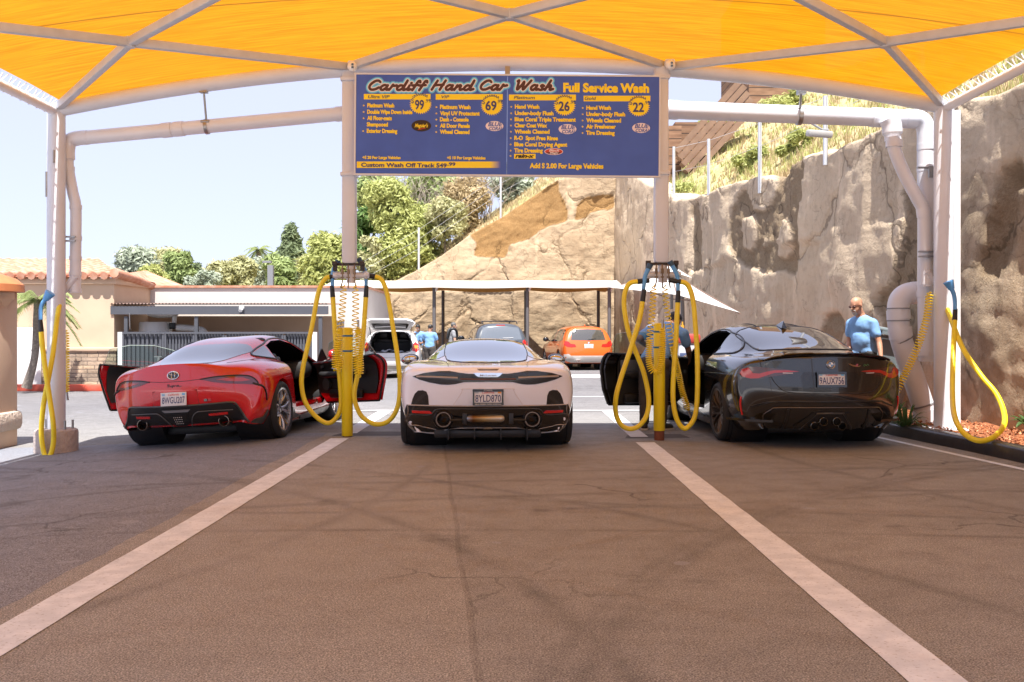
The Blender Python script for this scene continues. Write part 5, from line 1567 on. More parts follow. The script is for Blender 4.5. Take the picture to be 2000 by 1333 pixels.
  for f in ins:
   ids = []
   for v in f.verts:
    if v not in vmap: vmap[v] = len(V); V.append(v.co[:])
    ids.append(vmap[v])
   Fc.append(tuple(ids))
  bmesh.ops.delete(bm, geom=ins, context='FACES')
  me = bpy.data.meshes.new('patch'); me.from_pydata(V, [], Fc)
  return me
 def arches(s, axles, lip=None):
  """wheel openings; axles: (y, z, radius)"""
  for y, z, r_ in axles:
   poly = [(y + r_ * math.cos(a), z + r_ * math.sin(a)) for a in np.linspace(0, 2 * math.pi, 41)[:-1]]
   for side in ('left', 'right'):
    s.cut(poly, side)
    sg = 1 if side == 'right' else -1
    es = [e for e in s.bm.edges if e.is_boundary and all(abs(math.hypot(v.co.y - y, v.co.z - z) - r_) < .02 and v.co.x * sg > .3 for v in e.verts)]
    if es:
     ret = bmesh.ops.extrude_edge_only(s.bm, edges=es)
     for v in ret['geom']:
      if isinstance(v, bmesh.types.BMVert): v.co.x -= sg * .07
   for sg in (-1, 1):
    mb = MB()
    M_ = Matrix.Translation((0, y, z)) @ Matrix.Rotation(R(90), 4, 'Y')
    mb.lathe([(r_ + .004, sg * .90 if False else sg * .86), (r_ + .015, sg * .80), (r_ + .01, sg * .45), (.05, sg * .44)], M_, 36)
    mb.build('wheel_arch_liner', M_black, s.t, 40, world=False)
 def finish(s, name='body'):
  bmesh.ops.recalc_face_normals(s.bm, faces=s.bm.faces[:])
  me = bpy.data.meshes.new(name)
  s.bm.to_mesh(me)
  o = link(name, me, s.paint, s.t, 60, world=False)
  s.body = o
  return o
 def wheel(s, x, y, r, wd, rim_r, spokes, mat, style='double', steer=0.0, rim2=None, hub=None):
  """x of the wheel's outer face; a wheel is tyre, rim and hub"""
  sg = 1 if x > 0 else -1
  M_ = Matrix.Translation((x - sg * wd / 2, y, r)) @ Matrix.Rotation(steer, 4, 'Z') @ Matrix.Rotation(R(90) * sg, 4, 'Y')
  h = wd / 2
  tb_ = MB()
  tb_.lathe([(rim_r, h * .86), (rim_r + .012, h * .97), (rim_r + (r - rim_r) * .5, h * 1.0), (r - .022, h * .93), (r - .006, h * .80), (r, h * .6), (r, .012), (r - .009, .010), (r - .009, -.010), (r, -.012), (r, h * -.6), (r - .006, -h * .8), (r - .022, -h * .93), (rim_r + .02, -h * .97), (rim_r, -h * .86)], M_, 56)
  tyre = tb_.build('wheel', M_tyre, s.t, 50, world=False)
  gr = MB()
  for q in (-.55, -.25, .25, .55):
   gr.lathe([(r + .0006, h * q - .005), (r + .0012, h * q), (r + .0006, h * q + .005)], M_, 56)
  gr.build('tread_groove', M_groove, tyre, 0, world=False)
  rb_ = MB()
  rb_.lathe([(rim_r - .004, h * .86), (rim_r + .006, h * .90), (rim_r - .002, h * .93), (rim_r - .022, h * .88), (rim_r - .030, h * .5), (rim_r - .04, -h * .8)], M_, 56)
  rb_.lathe([(.0, h * .62), (.035, h * .62), (.05, h * .58), (.075, h * .52), (.08, h * .2)], M_, 24)
  nsp = spokes
  def arm(a0, a1, r0, r1, w0, w1, d0, d1, th=.03):
   vs = []
   for k in range(6):
    f = k / 5
    a = a0 + (a1 - a0) * f; rr = r0 + (r1 - r0) * f; w_ = w0 + (w1 - w0) * f; d_ = d0 + (d1 - d0) * f + .012 * math.sin(math.pi * f)
    c = Vector((rr * math.cos(a), rr * math.sin(a), d_)); t_ = Vector((-math.sin(a), math.cos(a), 0))
    for q, dz in ((-1, -th), (-1, -.004), (-.55, .006), (.55, .006), (1, -.004), (1, -th)): vs.append(M_ @ (c + t_ * w_ * q + Vector((0, 0, dz))))
   fs = [(k * 6 + q, k * 6 + (q + 1) % 6, (k + 1) * 6 + (q + 1) % 6, (k + 1) * 6 + q) for k in range(5) for q in range(6)]
   rb_.add(vs, fs)
  for i in range(nsp):
   a = 2 * math.pi * (i + .25) / nsp
   g = 2 * math.pi / nsp
   if style == 'double':
    for q in (-1, 1): arm(a + q * g * .10, a + q * g * .27, .06, rim_r - .022, .018, .013, h * .55, h * .84)
   elif style == 'split':
    arm(a, a, .05, rim_r * .55, .020, .014, h * .56, h * .66)
    for q in (-1, 1): arm(a, a + q * g * .30, rim_r * .48, rim_r - .02, .012, .009, h * .64, h * .85)
   elif style == 'mesh':
    for q in (-1, 1): arm(a + q * g * .05, a + q * g * .34, .05, rim_r - .02, .011, .009, h * .56, h * .86)
    for q in (-1, 1): arm(a + q * g * .18, a + q * g * .10, rim_r * .5, rim_r - .02, .007, .006, h * .66, h * .86)
   else: arm(a, a, .05, rim_r - .02, .030, .022, h * .56, h * .84)
  rb_.build('rim', mat, tyre, 35, world=False)
  db = MB()
  db.lathe([(.05, h * .15), (rim_r * .78, h * .15), (rim_r * .78, h * .02), (.05, h * .02)], M_, 40)
  db.build('brake_disc', M_metal, tyre, 30, world=False)
  kb = MB()
  vs = []
  for a in np.linspace(2.2, 3.5, 9):
   for rr, zz in ((rim_r * .55, h * .3), (rim_r * .84, h * .3), (rim_r * .84, -.02), (rim_r * .55, -.02)): vs.append(M_ @ Vector((rr * math.cos(a), rr * math.sin(a), zz)))
  kb.add(vs, [(k * 4 + q, k * 4 + (q + 1) % 4, (k + 1) * 4 + (q + 1) % 4, (k + 1) * 4 + q) for k in range(8) for q in range(4)] + [(0, 1, 2, 3), (32, 35, 34, 33)])
  kb.build('brake_caliper', rim2 or M_metal, tyre, 30, world=False)
  return tyre
 def plate(s, c, text, tilt=0.0, frame=None, top='California', yawp=0.0, width=.305, extra=None):
  """US licence plate facing backwards, centre c"""
  M_ = Matrix.Translation(Vector(c)) @ Matrix.Rotation(yawp, 4, 'Z') @ Matrix.Rotation(tilt, 4, 'X')
  hw, hh = width / 2, width / 4
  mb = MB(); mb.box((0, 0, 0), (2 * hw, .006, 2 * hh), bev=.002)
  mb.v = [tuple(M_ @ Vector(v)) for v in mb.v]
  p = mb.build('licence_plate', M_plate, s.t, 30, world=False)
  if frame:
   f_ = MB()
   for z, h_ in ((hh - .006, .026), (-hh + .006, .026)): f_.box((0, -.005, z), (2 * hw + .02, .010, h_))
   for x in (-hw, hw): f_.box((x, -.0045, 0), (.016, .010, 2 * hh + .012))
   f_.v = [tuple(M_ @ Vector(v)) for v in f_.v]
   f_.build('plate_frame', frame, p, 30, world=False)
  TM = M_ @ Matrix(((1, 0, 0, 0), (0, 0, -1, -.0045), (0, 1, 0, 0), (0, 0, 0, 1)))
  me = text_fit(text, -hw * .88, hw * .88, -hh * .62, hh * .95, TM, .012)
  link('plate_lettering', me, M_platetx, p, 0, world=False)
  if top:
   me = text_fit(top, -hw * .42, hw * .42, hh * .52, hh * .30, TM, .015, .3)
   link('plate_state_lettering', me, M_sred, p, 0, world=False)
  for x, m_ in ((-.78, pm('plate_blue_tag', (.25, .45, .62), .5)), (.78, pm('plate_tag', (.16, .45, .70), .5))) if not extra else ((-.78, M_platetx2), (.78, pm('plate_orange_tag', (.75, .28, .04), .5))):
   q = MB(); q.add([TM @ Vector((hw * x + a * hw * .12, hh * .68 + b * hh * .16, .0002)) for a, b in ((-1, -1), (1, -1), (1, 1), (-1, 1))], [(0, 1, 2, 3)])
   q.build('plate_sticker', m_, p, 0, world=False)
  if extra:
   for txt, z, w_ in extra:
    TM2 = M_ @ Matrix(((1, 0, 0, 0), (0, 0, -1, -.0108), (0, 1, 0, 0), (0, 0, 0, 1)))
    link('frame_lettering', text_fit(txt, -hw * w_, hw * w_, z, .012, TM2, .02), pm('frame_lettering', (.55, .52, .5), .4), p, 0, world=False)
  return p
 def seat(s, x, y, z, mat, h=.62, w_=.50):
  mb = MB()
  mb.box((x, y + .05, z), (w_, .52, .17), bev=.06)
  mb.box((x, y - .24, z + h * .5), (w_, .15, h), rot=(R(14), 0, 0), bev=.06)
  for q in (-1, 1): mb.box((x + q * w_ * .43, y - .20, z + h * .5), (.09, .20, h * .8), rot=(R(14), 0, 0), bev=.035)
  mb.box((x, y - .32, z + h + .10), (w_ * .52, .11, .20), rot=(R(8), 0, 0), bev=.05)
  return mb.build('seat', mat, s.t, 40, world=False)
M_tyre = pm('tyre_rubber', (.016, .016, .017), .75, bump=(40, .15, .003))
M_groove = pm('tread_groove', (.003, .003, .003), .9)
M_plate = pm('plate_white', (.66, .63, .62), .4)
M_platetx = pm('plate_navy', (.03, .04, .13), .45)
M_platetx2 = pm('plate_grey', (.35, .37, .40), .5)
def glass_mat(name, tint, f0=.5, rough=.02):
 """dark reflective car glass"""
 m = pm(name, tint, rough, spec=f0, coat=1.0, coatr=.01)
 m.node_tree.nodes['Principled BSDF'].inputs['Coat IOR'].default_value = 1.9
 return m
M_glass = glass_mat('tinted_glass', (.012, .014, .016), 1.0)
M_trim = pm('satin_black_trim', (.014, .014, .015), .32)
M_leather = pm('black_leather', (.02, .019, .019), .5, bump=(90, .1, .003))
M_clear = NT('clear_window_glass')
tp_ = M_clear.n('BsdfTransparent', Color=(.86, .93, .90, 1)); gl_ = M_clear.n('BsdfGlossy', Roughness=.02); lw_ = M_clear.n('LayerWeight', Blend=.5); fr_n = M_clear.math('MULTIPLY_ADD', M_clear.math('POWER', lw_.outputs['Facing'], 4.0), .7, .05); mx_ = M_clear.n('MixShader')
M_clear.t.links.new(fr_n, mx_.inputs[0]); M_clear.t.links.new(tp_.outputs[0], mx_.inputs[1]); M_clear.t.links.new(gl_.outputs[0], mx_.inputs[2]); M_clear.t.links.new(mx_.outputs[0], M_clear.out.inputs[0]); M_clear = M_clear.m
M_tail = pm('tail_lens_dark', (.11, .004, .004), .06, coat=1.0)
M_tailr = pm('tail_lens_red', (.46, .014, .009), .1, coat=1.0)
M_refl = pm('red_reflector', (.55, .012, .012), .12, coat=.8)
M_carbon = pm('gunmetal_lip', (.05, .048, .047), .28, coat=.4)
def car_paint(name, col, rough=.3, metal=0.0, flake=None, spec=.5):
 return pm(name, col, rough, metal, spec, coat=1.0, coatr=.015)
def mir(pts): return [(-a, b) for a, b in pts][::-1]
def lining(car, off=.03, mat=None):
 """dark inner shell behind the painted skin"""
 bm = car.bm.copy()
 bm.normal_update()
 mv = [(v, v.normal.copy()) for v in bm.verts]
 for v, n in mv: v.co = v.co - n * off
 me = bpy.data.meshes.new('lining'); bm.to_mesh(me); bm.free()
 link('interior_lining', me, mat or M_black, car.t, 60, world=False)
def door(car, me, side, hinge, ang, mat_in, red_zone, win=None, thick=.09, details=None, mirror=None, lift=0.0):
 """an opened door grown from the skin that was cut out of the body"""
 sg = 1 if side == 'right' else -1
 H = Matrix.Translation((hinge[0] * sg, hinge[1], 0)) @ Matrix.Rotation(ang * sg, 4, 'Z') @ Matrix.Rotation(-lift, 4, 'X') @ Matrix.Translation((-hinge[0] * sg, -hinge[1], 0))
 bm = bmesh.new(); bm.from_mesh(me)
 for no, cc in (((0, 1, 0), (0, red_zone[0], 0)), ((0, 0, 1), (0, 0, red_zone[1]))): bmesh.ops.bisect_plane(bm, geom=bm.verts[:] + bm.edges[:] + bm.faces[:], dist=1e-5, plane_co=cc, plane_no=no)
 bm.to_mesh(me); bm.free()
 V = [v.co.copy() for v in me.vertices]; F_ = [tuple(p.vertices) for p in me.polygons]
 n = len(V)
 ys_ = [v.y for v in V]; zs_ = [v.z for v in V]
 cy, cz = (min(ys_) + max(ys_)) / 2, (min(zs_) + max(zs_)) / 2
 inner = [Vector((v.x - sg * thick, cy + (v.y - cy) * .965, cz + (v.z - cz) * .955)) for v in V]
 cnt = {}
 for f in F_:
  for i in range(len(f)):
   a, b = f[i], f[(i + 1) % len(f)]
   cnt.setdefault((min(a, b), max(a, b)), []).append((a, b))
 edge = [e[0] for e in cnt.values() if len(e) == 1]
 mb = MB()
 mb.add(V, F_)
 mb.add([V[a] for e in edge for a in e] + [inner[a] for e in edge for a in e], [(2 * i, 2 * i + 1, 2 * len(edge) + 2 * i + 1, 2 * len(edge) + 2 * i) for i in range(len(edge))])
 mi = [0 if sum(V[i].y for i in f) / len(f) < red_zone[0] or sum(V[i].z for i in f) / len(f) < red_zone[1] else 1 for f in F_]
 for f, k in zip(F_, mi):
  if k == 0: mb.add([inner[i] for i in f][::-1], [tuple(range(len(f)))])
 mb.v = [tuple(H @ Vector(v)) for v in mb.v]
 d = mb.build('door', car.paint, car.t, 50, world=False)
 tr = MB()
 for f, k in zip(F_, mi):
  if k == 1: tr.add([inner[i] - Vector((sg * .022, 0, 0)) for i in f][::-1], [tuple(range(len(f)))])
 if tr.v:
  tr.v = [tuple(H @ Vector(v)) for v in tr.v]
  tr.build('door_card', mat_in, d, 50, world=False)
 sl = MB()
 loop = [Vector((v.x - sg * .05, cy + (v.y - cy) * 1.004, cz + (v.z - cz) * 1.004)) for v in V]
 for a, b in edge: sl.cyl(H @ loop[a], H @ loop[b], .013, seg=6)
 sl.build('door_seal', M_black, d, 60, world=False)
 x_in = sum(v.x for v in inner) / n - sg * .02
 def place(mb, name, mat, sm=40):
  mb.v = [tuple(H @ Vector(v)) for v in mb.v]
  return mb.build(name, mat, d, sm, world=False)
 if details: details(place, x_in, sg)
 if win:
  gl = MB()
  k = len(win)
  top = max(z for y, z in win); low = min(z for y, z in win)
  pts = [Vector((sg * (hinge[0] - .09 - .24 * (z - low) / (top - low) * .8), y, z)) for y, z in win]
  gl.add(pts + [p - Vector((sg * .005, 0, 0)) for p in pts], [tuple(range(k)), tuple(range(k, 2 * k))[::-1]] + [(i, (i + 1) % k, k + (i + 1) % k, k + i) for i in range(k)])
  place(gl, 'door_glass', M_clear, 30)
  eg = MB()
  for i in range(k):
   if min(pts[i].z, pts[(i + 1) % k].z) > low + .01 or abs(pts[i].z - pts[(i + 1) % k].z) > .05: eg.cyl(pts[i], pts[(i + 1) % k], .004, seg=5)
  place(eg, 'glass_edge', pm('glass_edge_green', (.42, .50, .44), .2), 30)
 if mirror:
  m_ = MB(); m_.sphere((sg * (hinge[0] + .11), mirror[0], mirror[1]), .115, sc=(1.0, .55, .66))
  place(m_, 'door_mirror', mirror[2], 180)
  m_ = MB(); m_.sphere((sg * (hinge[0] + .11), mirror[0] - .06, mirror[1]), .098, sc=(1.0, .14, .62)); place(m_, 'mirror_glass', pm('mirror', (.6, .6, .6), .03, metal=1), 180)
  m_ = MB(); m_.tube([(sg * (hinge[0] - .06), mirror[0] + .03, mirror[1] - .10), (sg * (hinge[0] + .05), mirror[0], mirror[1] - .04)], .022, 8); place(m_, 'mirror_arm', M_black, 60)
 return d
def cabin(car, y0, y1, zf, w_, beltz, seat_xy, dash_y, wheel_x=-.38):
 mb = MB()
 mb.box((0, (y0 + y1) / 2, zf), (w_ * 2, y1 - y0, .05)); mb.box((0, y0 - .03, (zf + beltz) / 2), (w_ * 2, .06, beltz - zf + .05))
 mb.box((0, (y0 + y1) / 2 + .1, zf + .16), (.24, y1 - y0 - .2, .30), bev=.04)
 mb.build('cabin_floor', M_black, car.t, 40, world=False)
 mb = MB(); mb.box((0, dash_y, beltz - .06), (w_ * 2 - .04, .34, .26), bev=.09); mb.box((0, dash_y - .16, beltz + .03), (.30, .03, .13), bev=.01)
 mb.build('dashboard', M_leather, car.t, 40, world=False)
 mb = MB()
 c = Vector((wheel_x, dash_y - .34, beltz - .02)); tl = Euler((R(62), 0, 0)).to_matrix()
 mb.tube([c + tl @ Vector((.185 * math.cos(a), .185 * math.sin(a), 0)) for a in np.linspace(0, 2 * math.pi, 29)[:-1]], .016, 8, closed=True)
 for a in (0, math.pi, -math.pi / 2): mb.cyl(c, c + tl @ Vector((.18 * math.cos(a), .18 * math.sin(a), 0)), .014, seg=6)
 mb.sphere(c, .06, sc=(1, .5, 1))
 mb.build('steering_wheel', M_leather, car.t, 60, world=False)
 for sx in (-1, 1): car.seat(sx * seat_xy[0], seat_xy[1], seat_xy[2], M_leather)
# ------------------------------------------------------------------ white sports car in the middle bay
M_pearl = car_paint('pearl_white_paint', (.86, .86, .92), .22)
wc = Car('sports_car', 'low pearl white mid-engined sports car parked in the middle bay', (-.30, 11.42, 0), R(2.6), M_pearl)
def ring(y, L, D, dy=None):
 pts = [(a, y, b) for a, b in L + D]
 if dy: pts = [(p[0], p[1] + d, p[2]) for p, d in zip(pts, dy)]
 return pts
rings = [
 ring(-.98, [(.75, .22), (.85, .32), (.905, .50), (.918, .68), (.89, .84)], [(.78, .885), (.58, .90), (.37, .905), (.18, .91), (0, .91)], [.16, .18, .24, .27, .24, .15, .07, .025, .005, 0]),
 ring(-.62, [(.80, .18), (.89, .30), (.940, .50), (.950, .68), (.92, .87)], [(.82, .935), (.64, .93), (.44, .93), (.20, .935), (0, .935)], [.05, .06, .08, .08, .06, .04, .02, 0, 0, 0]),
 ring(-.25, [(.82, .16), (.92, .28), (.952, .50), (.962, .68), (.94, .885)], [(.83, .965), (.64, .94), (.50, .955), (.25, .965), (0, .965)]),
 ring(.15, [(.82, .15), (.92, .26), (.950, .48), (.962, .68), (.94, .885)], [(.83, .965), (.66, .95), (.545, 1.01), (.28, 1.03), (0, 1.035)]),
 ring(.6, [(.84, .14), (.92, .24), (.90, .46), (.935, .68), (.91, .85)], [(.82, .925), (.68, .94), (.56, 1.085), (.29, 1.115), (0, 1.125)]),
 ring(1.15, [(.86, .13), (.92, .22), (.875, .44), (.90, .66), (.885, .82)], [(.81, .88), (.70, .92), (.545, 1.15), (.30, 1.19), (0, 1.20)]),
 ring(1.7, [(.86, .13), (.91, .22), (.865, .44), (.88, .64), (.87, .79)], [(.82, .84), (.72, .88), (.55, 1.14), (.30, 1.195), (0, 1.205)]),
 ring(2.2, [(.84, .13), (.90, .22), (.90, .44), (.91, .64), (.89, .77)], [(.83, .82), (.74, .84), (.60, 1.0), (.32, 1.08), (0, 1.095)]),
 ring(2.7, [(.80, .14), (.90, .26), (.925, .44), (.93, .64), (.90, .76)], [(.82, .81), (.70, .80), (.55, .80), (.30, .83), (0, .84)]),
 ring(3.2, [(.78, .15), (.86, .24), (.89, .42), (.89, .58), (.85, .68)], [(.76, .71), (.62, .69), (.46, .67), (.24, .67), (0, .67)]),
 ring(3.62, [(.66, .16), (.76, .24), (.80, .38), (.78, .48), (.70, .55)], [(.58, .56), (.46, .55), (.34, .54), (.17, .54), (0, .54)]),
]
def cap(ring_, ys, zr, xs=None):
 """rows L3..L0: y per row offset per column"""
 out = []
 for k, (dy, z) in enumerate(zip(ys, zr)):
  out.append([((xs[k][c] if xs else ring_[5 + c][0]), ring_[5 + c][1] + (dy[c] if isinstance(dy, (list, tuple)) else dy), z if not isinstance(z, (list, tuple)) else z[c]) for c in range(5)])
 return out
rear = cap(rings[0], [[.02, .00, -.01, -.015, -.02], [.06, .05, .05, .05, .05], [.09, .10, .11, .11, .11], [.26, .30, .32, .33, .33]], [.70, .50, .30, .17],
   [[.77, .57, .37, .18, 0], [.77, .57, .37, .18, 0], [.72, .55, .37, .18, 0], [.64, .5, .34, .17, 0]])
front = cap(rings[-1], [.08, .12, .08, -.05], [.46, .36, .24, .16])
wc.cage(rings, rear, front, creases=[(0, 4, 9, .35)])
wc.arches([(0, .355, .385), (2.675, .345, .375)])
wc.finish()
w_ = wc
w_.panel('rear_window', [(-.475, .30), (-.470, 1.00), (-.455, 1.07), (0, 1.09), (.455, 1.07), (.470, 1.00), (.475, .30), (.455, .0), (.435, -.22), (.40, -.32), (.28, -.46), (.14, -.54), (0, -.56), (-.14, -.54), (-.28, -.46), (-.40, -.32), (-.435, -.22), (-.455, .0)], 'top', M_glass, cell=.06)
w_.bead('window_seal', [(0, 1.10), (.455, 1.08), (.48, 1.00), (.485, .30), (.465, .0), (.445, -.22), (.41, -.33), (.28, -.475), (.14, -.555), (0, -.575)], 'top', M_black, r=.006, off=.002)
w_.panel('windscreen', [(-.46, 1.72), (-.58, 2.45), (-.3, 2.58), (0, 2.62), (.3, 2.58), (.58, 2.45), (.46, 1.72), (0, 1.80)], 'top', M_glass, cell=.08)
for side in ('right', 'left'):
 w_.panel('side_window', [(.45, .955), (.62, 1.04), (1.2, 1.11), (1.75, 1.09), (2.1, .99), (2.42, .875), (1.6, .875), (.9, .93)], side, M_glass, cell=.06)
w_.pair('quarter_window', [(.47, .42), (.46, .60), (.55, .62), (.66, .32), (.66, .05), (.55, -.05), (.48, .10)], 'top', M_glass, cell=.05)
mask = [(a * 1.03, b) for a, b in [(-.775, .806), (-.66, .842), (-.50, .864), (-.40, .866), (-.30, .850), (-.20, .838), (0, .836), (.20, .838), (.30, .850), (.40, .866), (.50, .864), (.66, .842), (.775, .806), (.70, .772), (.60, .745), (.48, .724), (.40, .722), (.33, .730), (.25, .750), (0, .754), (-.25, .750), (-.33, .730), (-.40, .722), (-.48, .724), (-.60, .745), (-.70, .772)]]
M_mask = pm('dark_mesh_panel', (.010, .010, .011), .22, coat=.5, bump=(220, .35, .004))
w_.panel('tail_panel', mask, 'rear', M_mask, off=.006, cell=.035, depth=.03)
M_lbar = pm('unlit_light_bar', (.36, .31, .29), .15, coat=.6)
w_.bead('light_bar', [(-.75, .806), (-.6, .803), (-.45, .799), (-.315, .795)], 'rear', M_lbar, r=.010, off=.010)
w_.bead('centre_light_strip', [(-.29, .782), (0, .779), (.29, .782)], 'rear', pm('dark_red_strip', (.12, .05, .045), .2), r=.008, off=.008, both=False)
w_.panel('badge', [(-.155, .846), (.155, .846), (.125, .818), (.10, .803), (-.10, .803), (-.125, .818)], 'rear', M_chrome, off=.014, cell=.04)
def on_rear(car, z, x0, x1, cap_, body, mat, off=.02, bold=.02, shear=.0, dx=.0):
 p, nn = car.hit('rear', (x0 + x1) / 2, z)
 M_ = Matrix.Translation((0, p.y - off, 0)) @ Matrix(((1, 0, 0, 0), (0, 0, -1, 0), (0, 1, 0, 0), (0, 0, 0, 1)))
 link('badge_lettering', text_fit(body, x0, x1, z, cap_, M_, bold, shear), mat, car.t, 0, world=False)
on_rear(w_, .814, -.085, .085, .018, 'McLaren', pm('badge_grey', (.30, .25, .23), .4), .019, .02)
w_.panel('brake_light', [(-.118, .888), (.118, .888), (.095, .872), (-.095, .872)], 'rear', pm('brown_lens', (.10, .045, .04), .2, coat=.5), off=.004, cell=.05)
M_rec = car_paint('pearl_white_recess', (.82, .82, .88), .22)
w_.panel('plate_recess', [(-.36, .512), (-.285, .62), (-.265, .66), (-.23, .675), (.23, .675), (.265, .66), (.285, .62), (.36, .512)], 'rear', M_rec, off=.003, cell=.04)
w_.bead('recess_edge', [(-.365, .51), (-.29, .62), (-.268, .664), (-.232, .68), (.232, .68), (.268, .664), (.29, .62), (.365, .51)], 'rear', pm('pearl_white_shade', (.66, .60, .60), .4), r=.004, off=.001, smooth=4, both=False)
p0, _ = w_.hit('rear', 0, .59)
w_.plate((0, p0.y - .02, .592), '8YLD870', tilt=R(-4), frame=M_blackg, extra=[("O'GARA", .068, .30), ('McLAREN SAN DIEGO', -.079, .9)])
MB().sphere((0, p0.y - .012, .690), .017, sc=(1, .6, 1)).build('reversing_camera', M_black, w_.t, 60, world=False)
MB().box((0, p0.y - .004, .690), (.075, .012, .026), bev=.006).build('camera_mount', M_rec, w_.t, 60, world=False)
w_.pair('air_outlet', [(.625, .505), (.632, .60), (.650, .645), (.69, .660), (.74, .655), (.775, .62), (.80, .565), (.815, .505)], 'rear', M_mask, off=.005, cell=.03, smooth=0)
M_low = pm('gloss_black_bumper', (.007, .007, .008), .12, coat=.8)
low = [(-.86, .502), (.86, .502), (.878, .44), (.872, .34), (.84, .235), (.70, .205), (.50, .20), (.30, .20), (0, .20), (-.30, .20), (-.50, .20), (-.70, .205), (-.84, .235), (-.872, .34), (-.878, .44)]
w_.panel('diffuser', low, 'rear', M_low, off=.012, cell=.05, depth=.03)
M_edge = pm('pale_trim_line', (.42, .38, .36), .25, metal=.6)
w_.bead('diffuser_edge', [(-.845, .498), (0, .500), (.845, .498)], 'rear', M_edge, r=.006, off=.014, both=False, smooth=6)
w_.bead('diffuser_blade', [(.845, .497), (.842, .42), (.868, .34), (.893, .26), (.905, .235)], 'rear', pm('bronze_trim', (.22, .17, .14), .25, metal=.6), r=.008, off=.014)
w_.bead('diffuser_lip', [(-.83, .292), (-.66, .270), (-.49, .243), (-.36, .262), (-.27, .270), (0, .272), (.27, .270), (.36, .262), (.49, .243), (.66, .270), (.83, .292)], 'rear', M_edge, r=.0045, off=.022, both=False)
w_.pair('reflector', [(.585, .418), (.615, .442), (.805, .442), (.800, .416)], 'rear', M_refl, off=.024, cell=.04)
w_.bead('bumper_contour', [(.84, .400), (.62, .402), (.56, .450), (.50, .468), (.30, .470), (0, .472)], 'rear', pm('grey_contour', (.06, .06, .06), .3), r=.005, off=.014)
for sx in (-1, 1):
 p, _ = w_.hit('rear', sx * .47, .352)
 c = Vector((sx * .47, p.y - .05, .352)); M_ = Matrix.Translation(c) @ Matrix.Rotation(R(90), 4, 'X')
 MB().lathe([(.062, -.15), (.062, .02), (.070, .03), (.080, .03), (.086, .018), (.086, -.10)], M_, 36).build('exhaust_tip', pm('bronze_steel', (.20, .16, .14), .25, metal=.9), w_.t, 50, world=False)
 MB().lathe([(0, -.06), (.061, -.06)], M_, 24).build('exhaust_bore', M_groove, w_.t, 0, world=False)
 MB().lathe([(.090, .006), (.102, .014), (.108, .004), (.106, -.03)], M_, 36).build('exhaust_surround', M_low, w_.t, 50, world=False)
p, _ = w_.hit('rear', 0, .36)
sil = NT('heat_stained_steel')
tc_ = sil.n('SeparateXYZ', Vector=sil.tc.outputs['Object'])
sil.set(sil.b, 'Base Color', sil.ramp(sil.math('MULTIPLY_ADD', tc_.outputs[0], 1.9, .5), [(.05, (.30, .34, .40)), (.20, (.16, .07, .02)), (.42, (.42, .30, .14)), (.75, (.55, .50, .40)), (.95, (.30, .27, .22))]))
sil.set(sil.b, 'Metallic', .7); sil.set(sil.b, 'Roughness', .4)
MB().tube([(-.21, p.y - .02, .362), (-.19, p.y - .03, .362), (.14, p.y - .03, .362), (.16, p.y - .02, .362)], [.03, .038, .038, .03], 16).build('silencer', sil.m, w_.t, 50, world=False)
for sx in (-1, 1):
 cg = MB()
 cg.cyl((sx * .22, p.y - .022, .352), (sx * .40, p.y - .03, .345), .012, seg=8)
 cg.box((sx * .245, p.y - .02, .36), (.05, .03, .12), bev=.008)
 cg.build('exhaust_bracket', M_black, w_.t, 40, world=False)
MB().add([(-.05, p.y + .0, .248), (.05, p.y + .0, .248), (.03, p.y - .012, .268), (-.03, p.y - .012, .268)], [(0, 1, 2, 3)]).build('lip_emblem', M_chrome, w_.t, 0, world=False)
ub = MB(); ub.box((0, 1.5, .15), (1.5, 3.2, .10), bev=.02); ub.box((0, -.50, .19), (1.15, .5, .10), bev=.03)
for x in (-.42, -.14, .14, .42): ub.box((x, -.60, .19), (.012, .42, .12))
ub.build('underbody', M_black, w_.t, 30, world=False)
M_gap = pm('panel_gap', (.02, .018, .018), .7)
w_.bead('panel_gap', [(.40, .868), (.405, .905)], 'rear', M_gap, r=.003, off=.0, smooth=0)
w_.bead('panel_gap', [(.42, -.86), (.43, -.62), (.48, -.30), (.60, -.10), (.68, .10)], 'top', M_gap, r=.003, off=.0)
w_.bead('panel_gap', [(.66, -.50), (.70, -.40), (.83, -.33), (.90, -.30)], 'top', M_gap, r=.003, off=0)
w_.bead('panel_gap', [(.9, .30), (1.0, .60), (.95, .90)], 'right', M_gap, r=.003, off=0)
for sx in (-1, 1):
 mb = MB()
 mb.sphere((sx * .985, 1.98, .915), .12, sc=(1.0, .62, .60), rot=(0, sx * .18, 0));
 mb.build('door_mirror', M_blackg, w_.t, 180, world=False)
 MB().tube(catmull([(sx * .80, 2.02, .84), (sx * .86, 2.0, .86), (sx * .93, 1.98, .885)], 4), .022, 8).build('mirror_arm', M_blackg, w_.t, 60, world=False)
 MB().sphere((sx * .985, 1.915, .917), .10, sc=(.98, .18, .55), rot=(0, sx * .18, 0)).build('mirror_glass', pm('mirror', (.6, .6, .6), .03, metal=1), w_.t, 180, world=False)
M_dkrim = pm('dark_rim', (.07, .07, .075), .3, metal=.8)
for x, y, r_, wd in ((.962, 0, .357, .30), (-.962, 0, .357, .30), (.935, 2.675, .335, .24), (-.935, 2.675, .335, .24)):
 w_.wheel(x, y, r_, wd, .265, 10, M_dkrim, 'split')
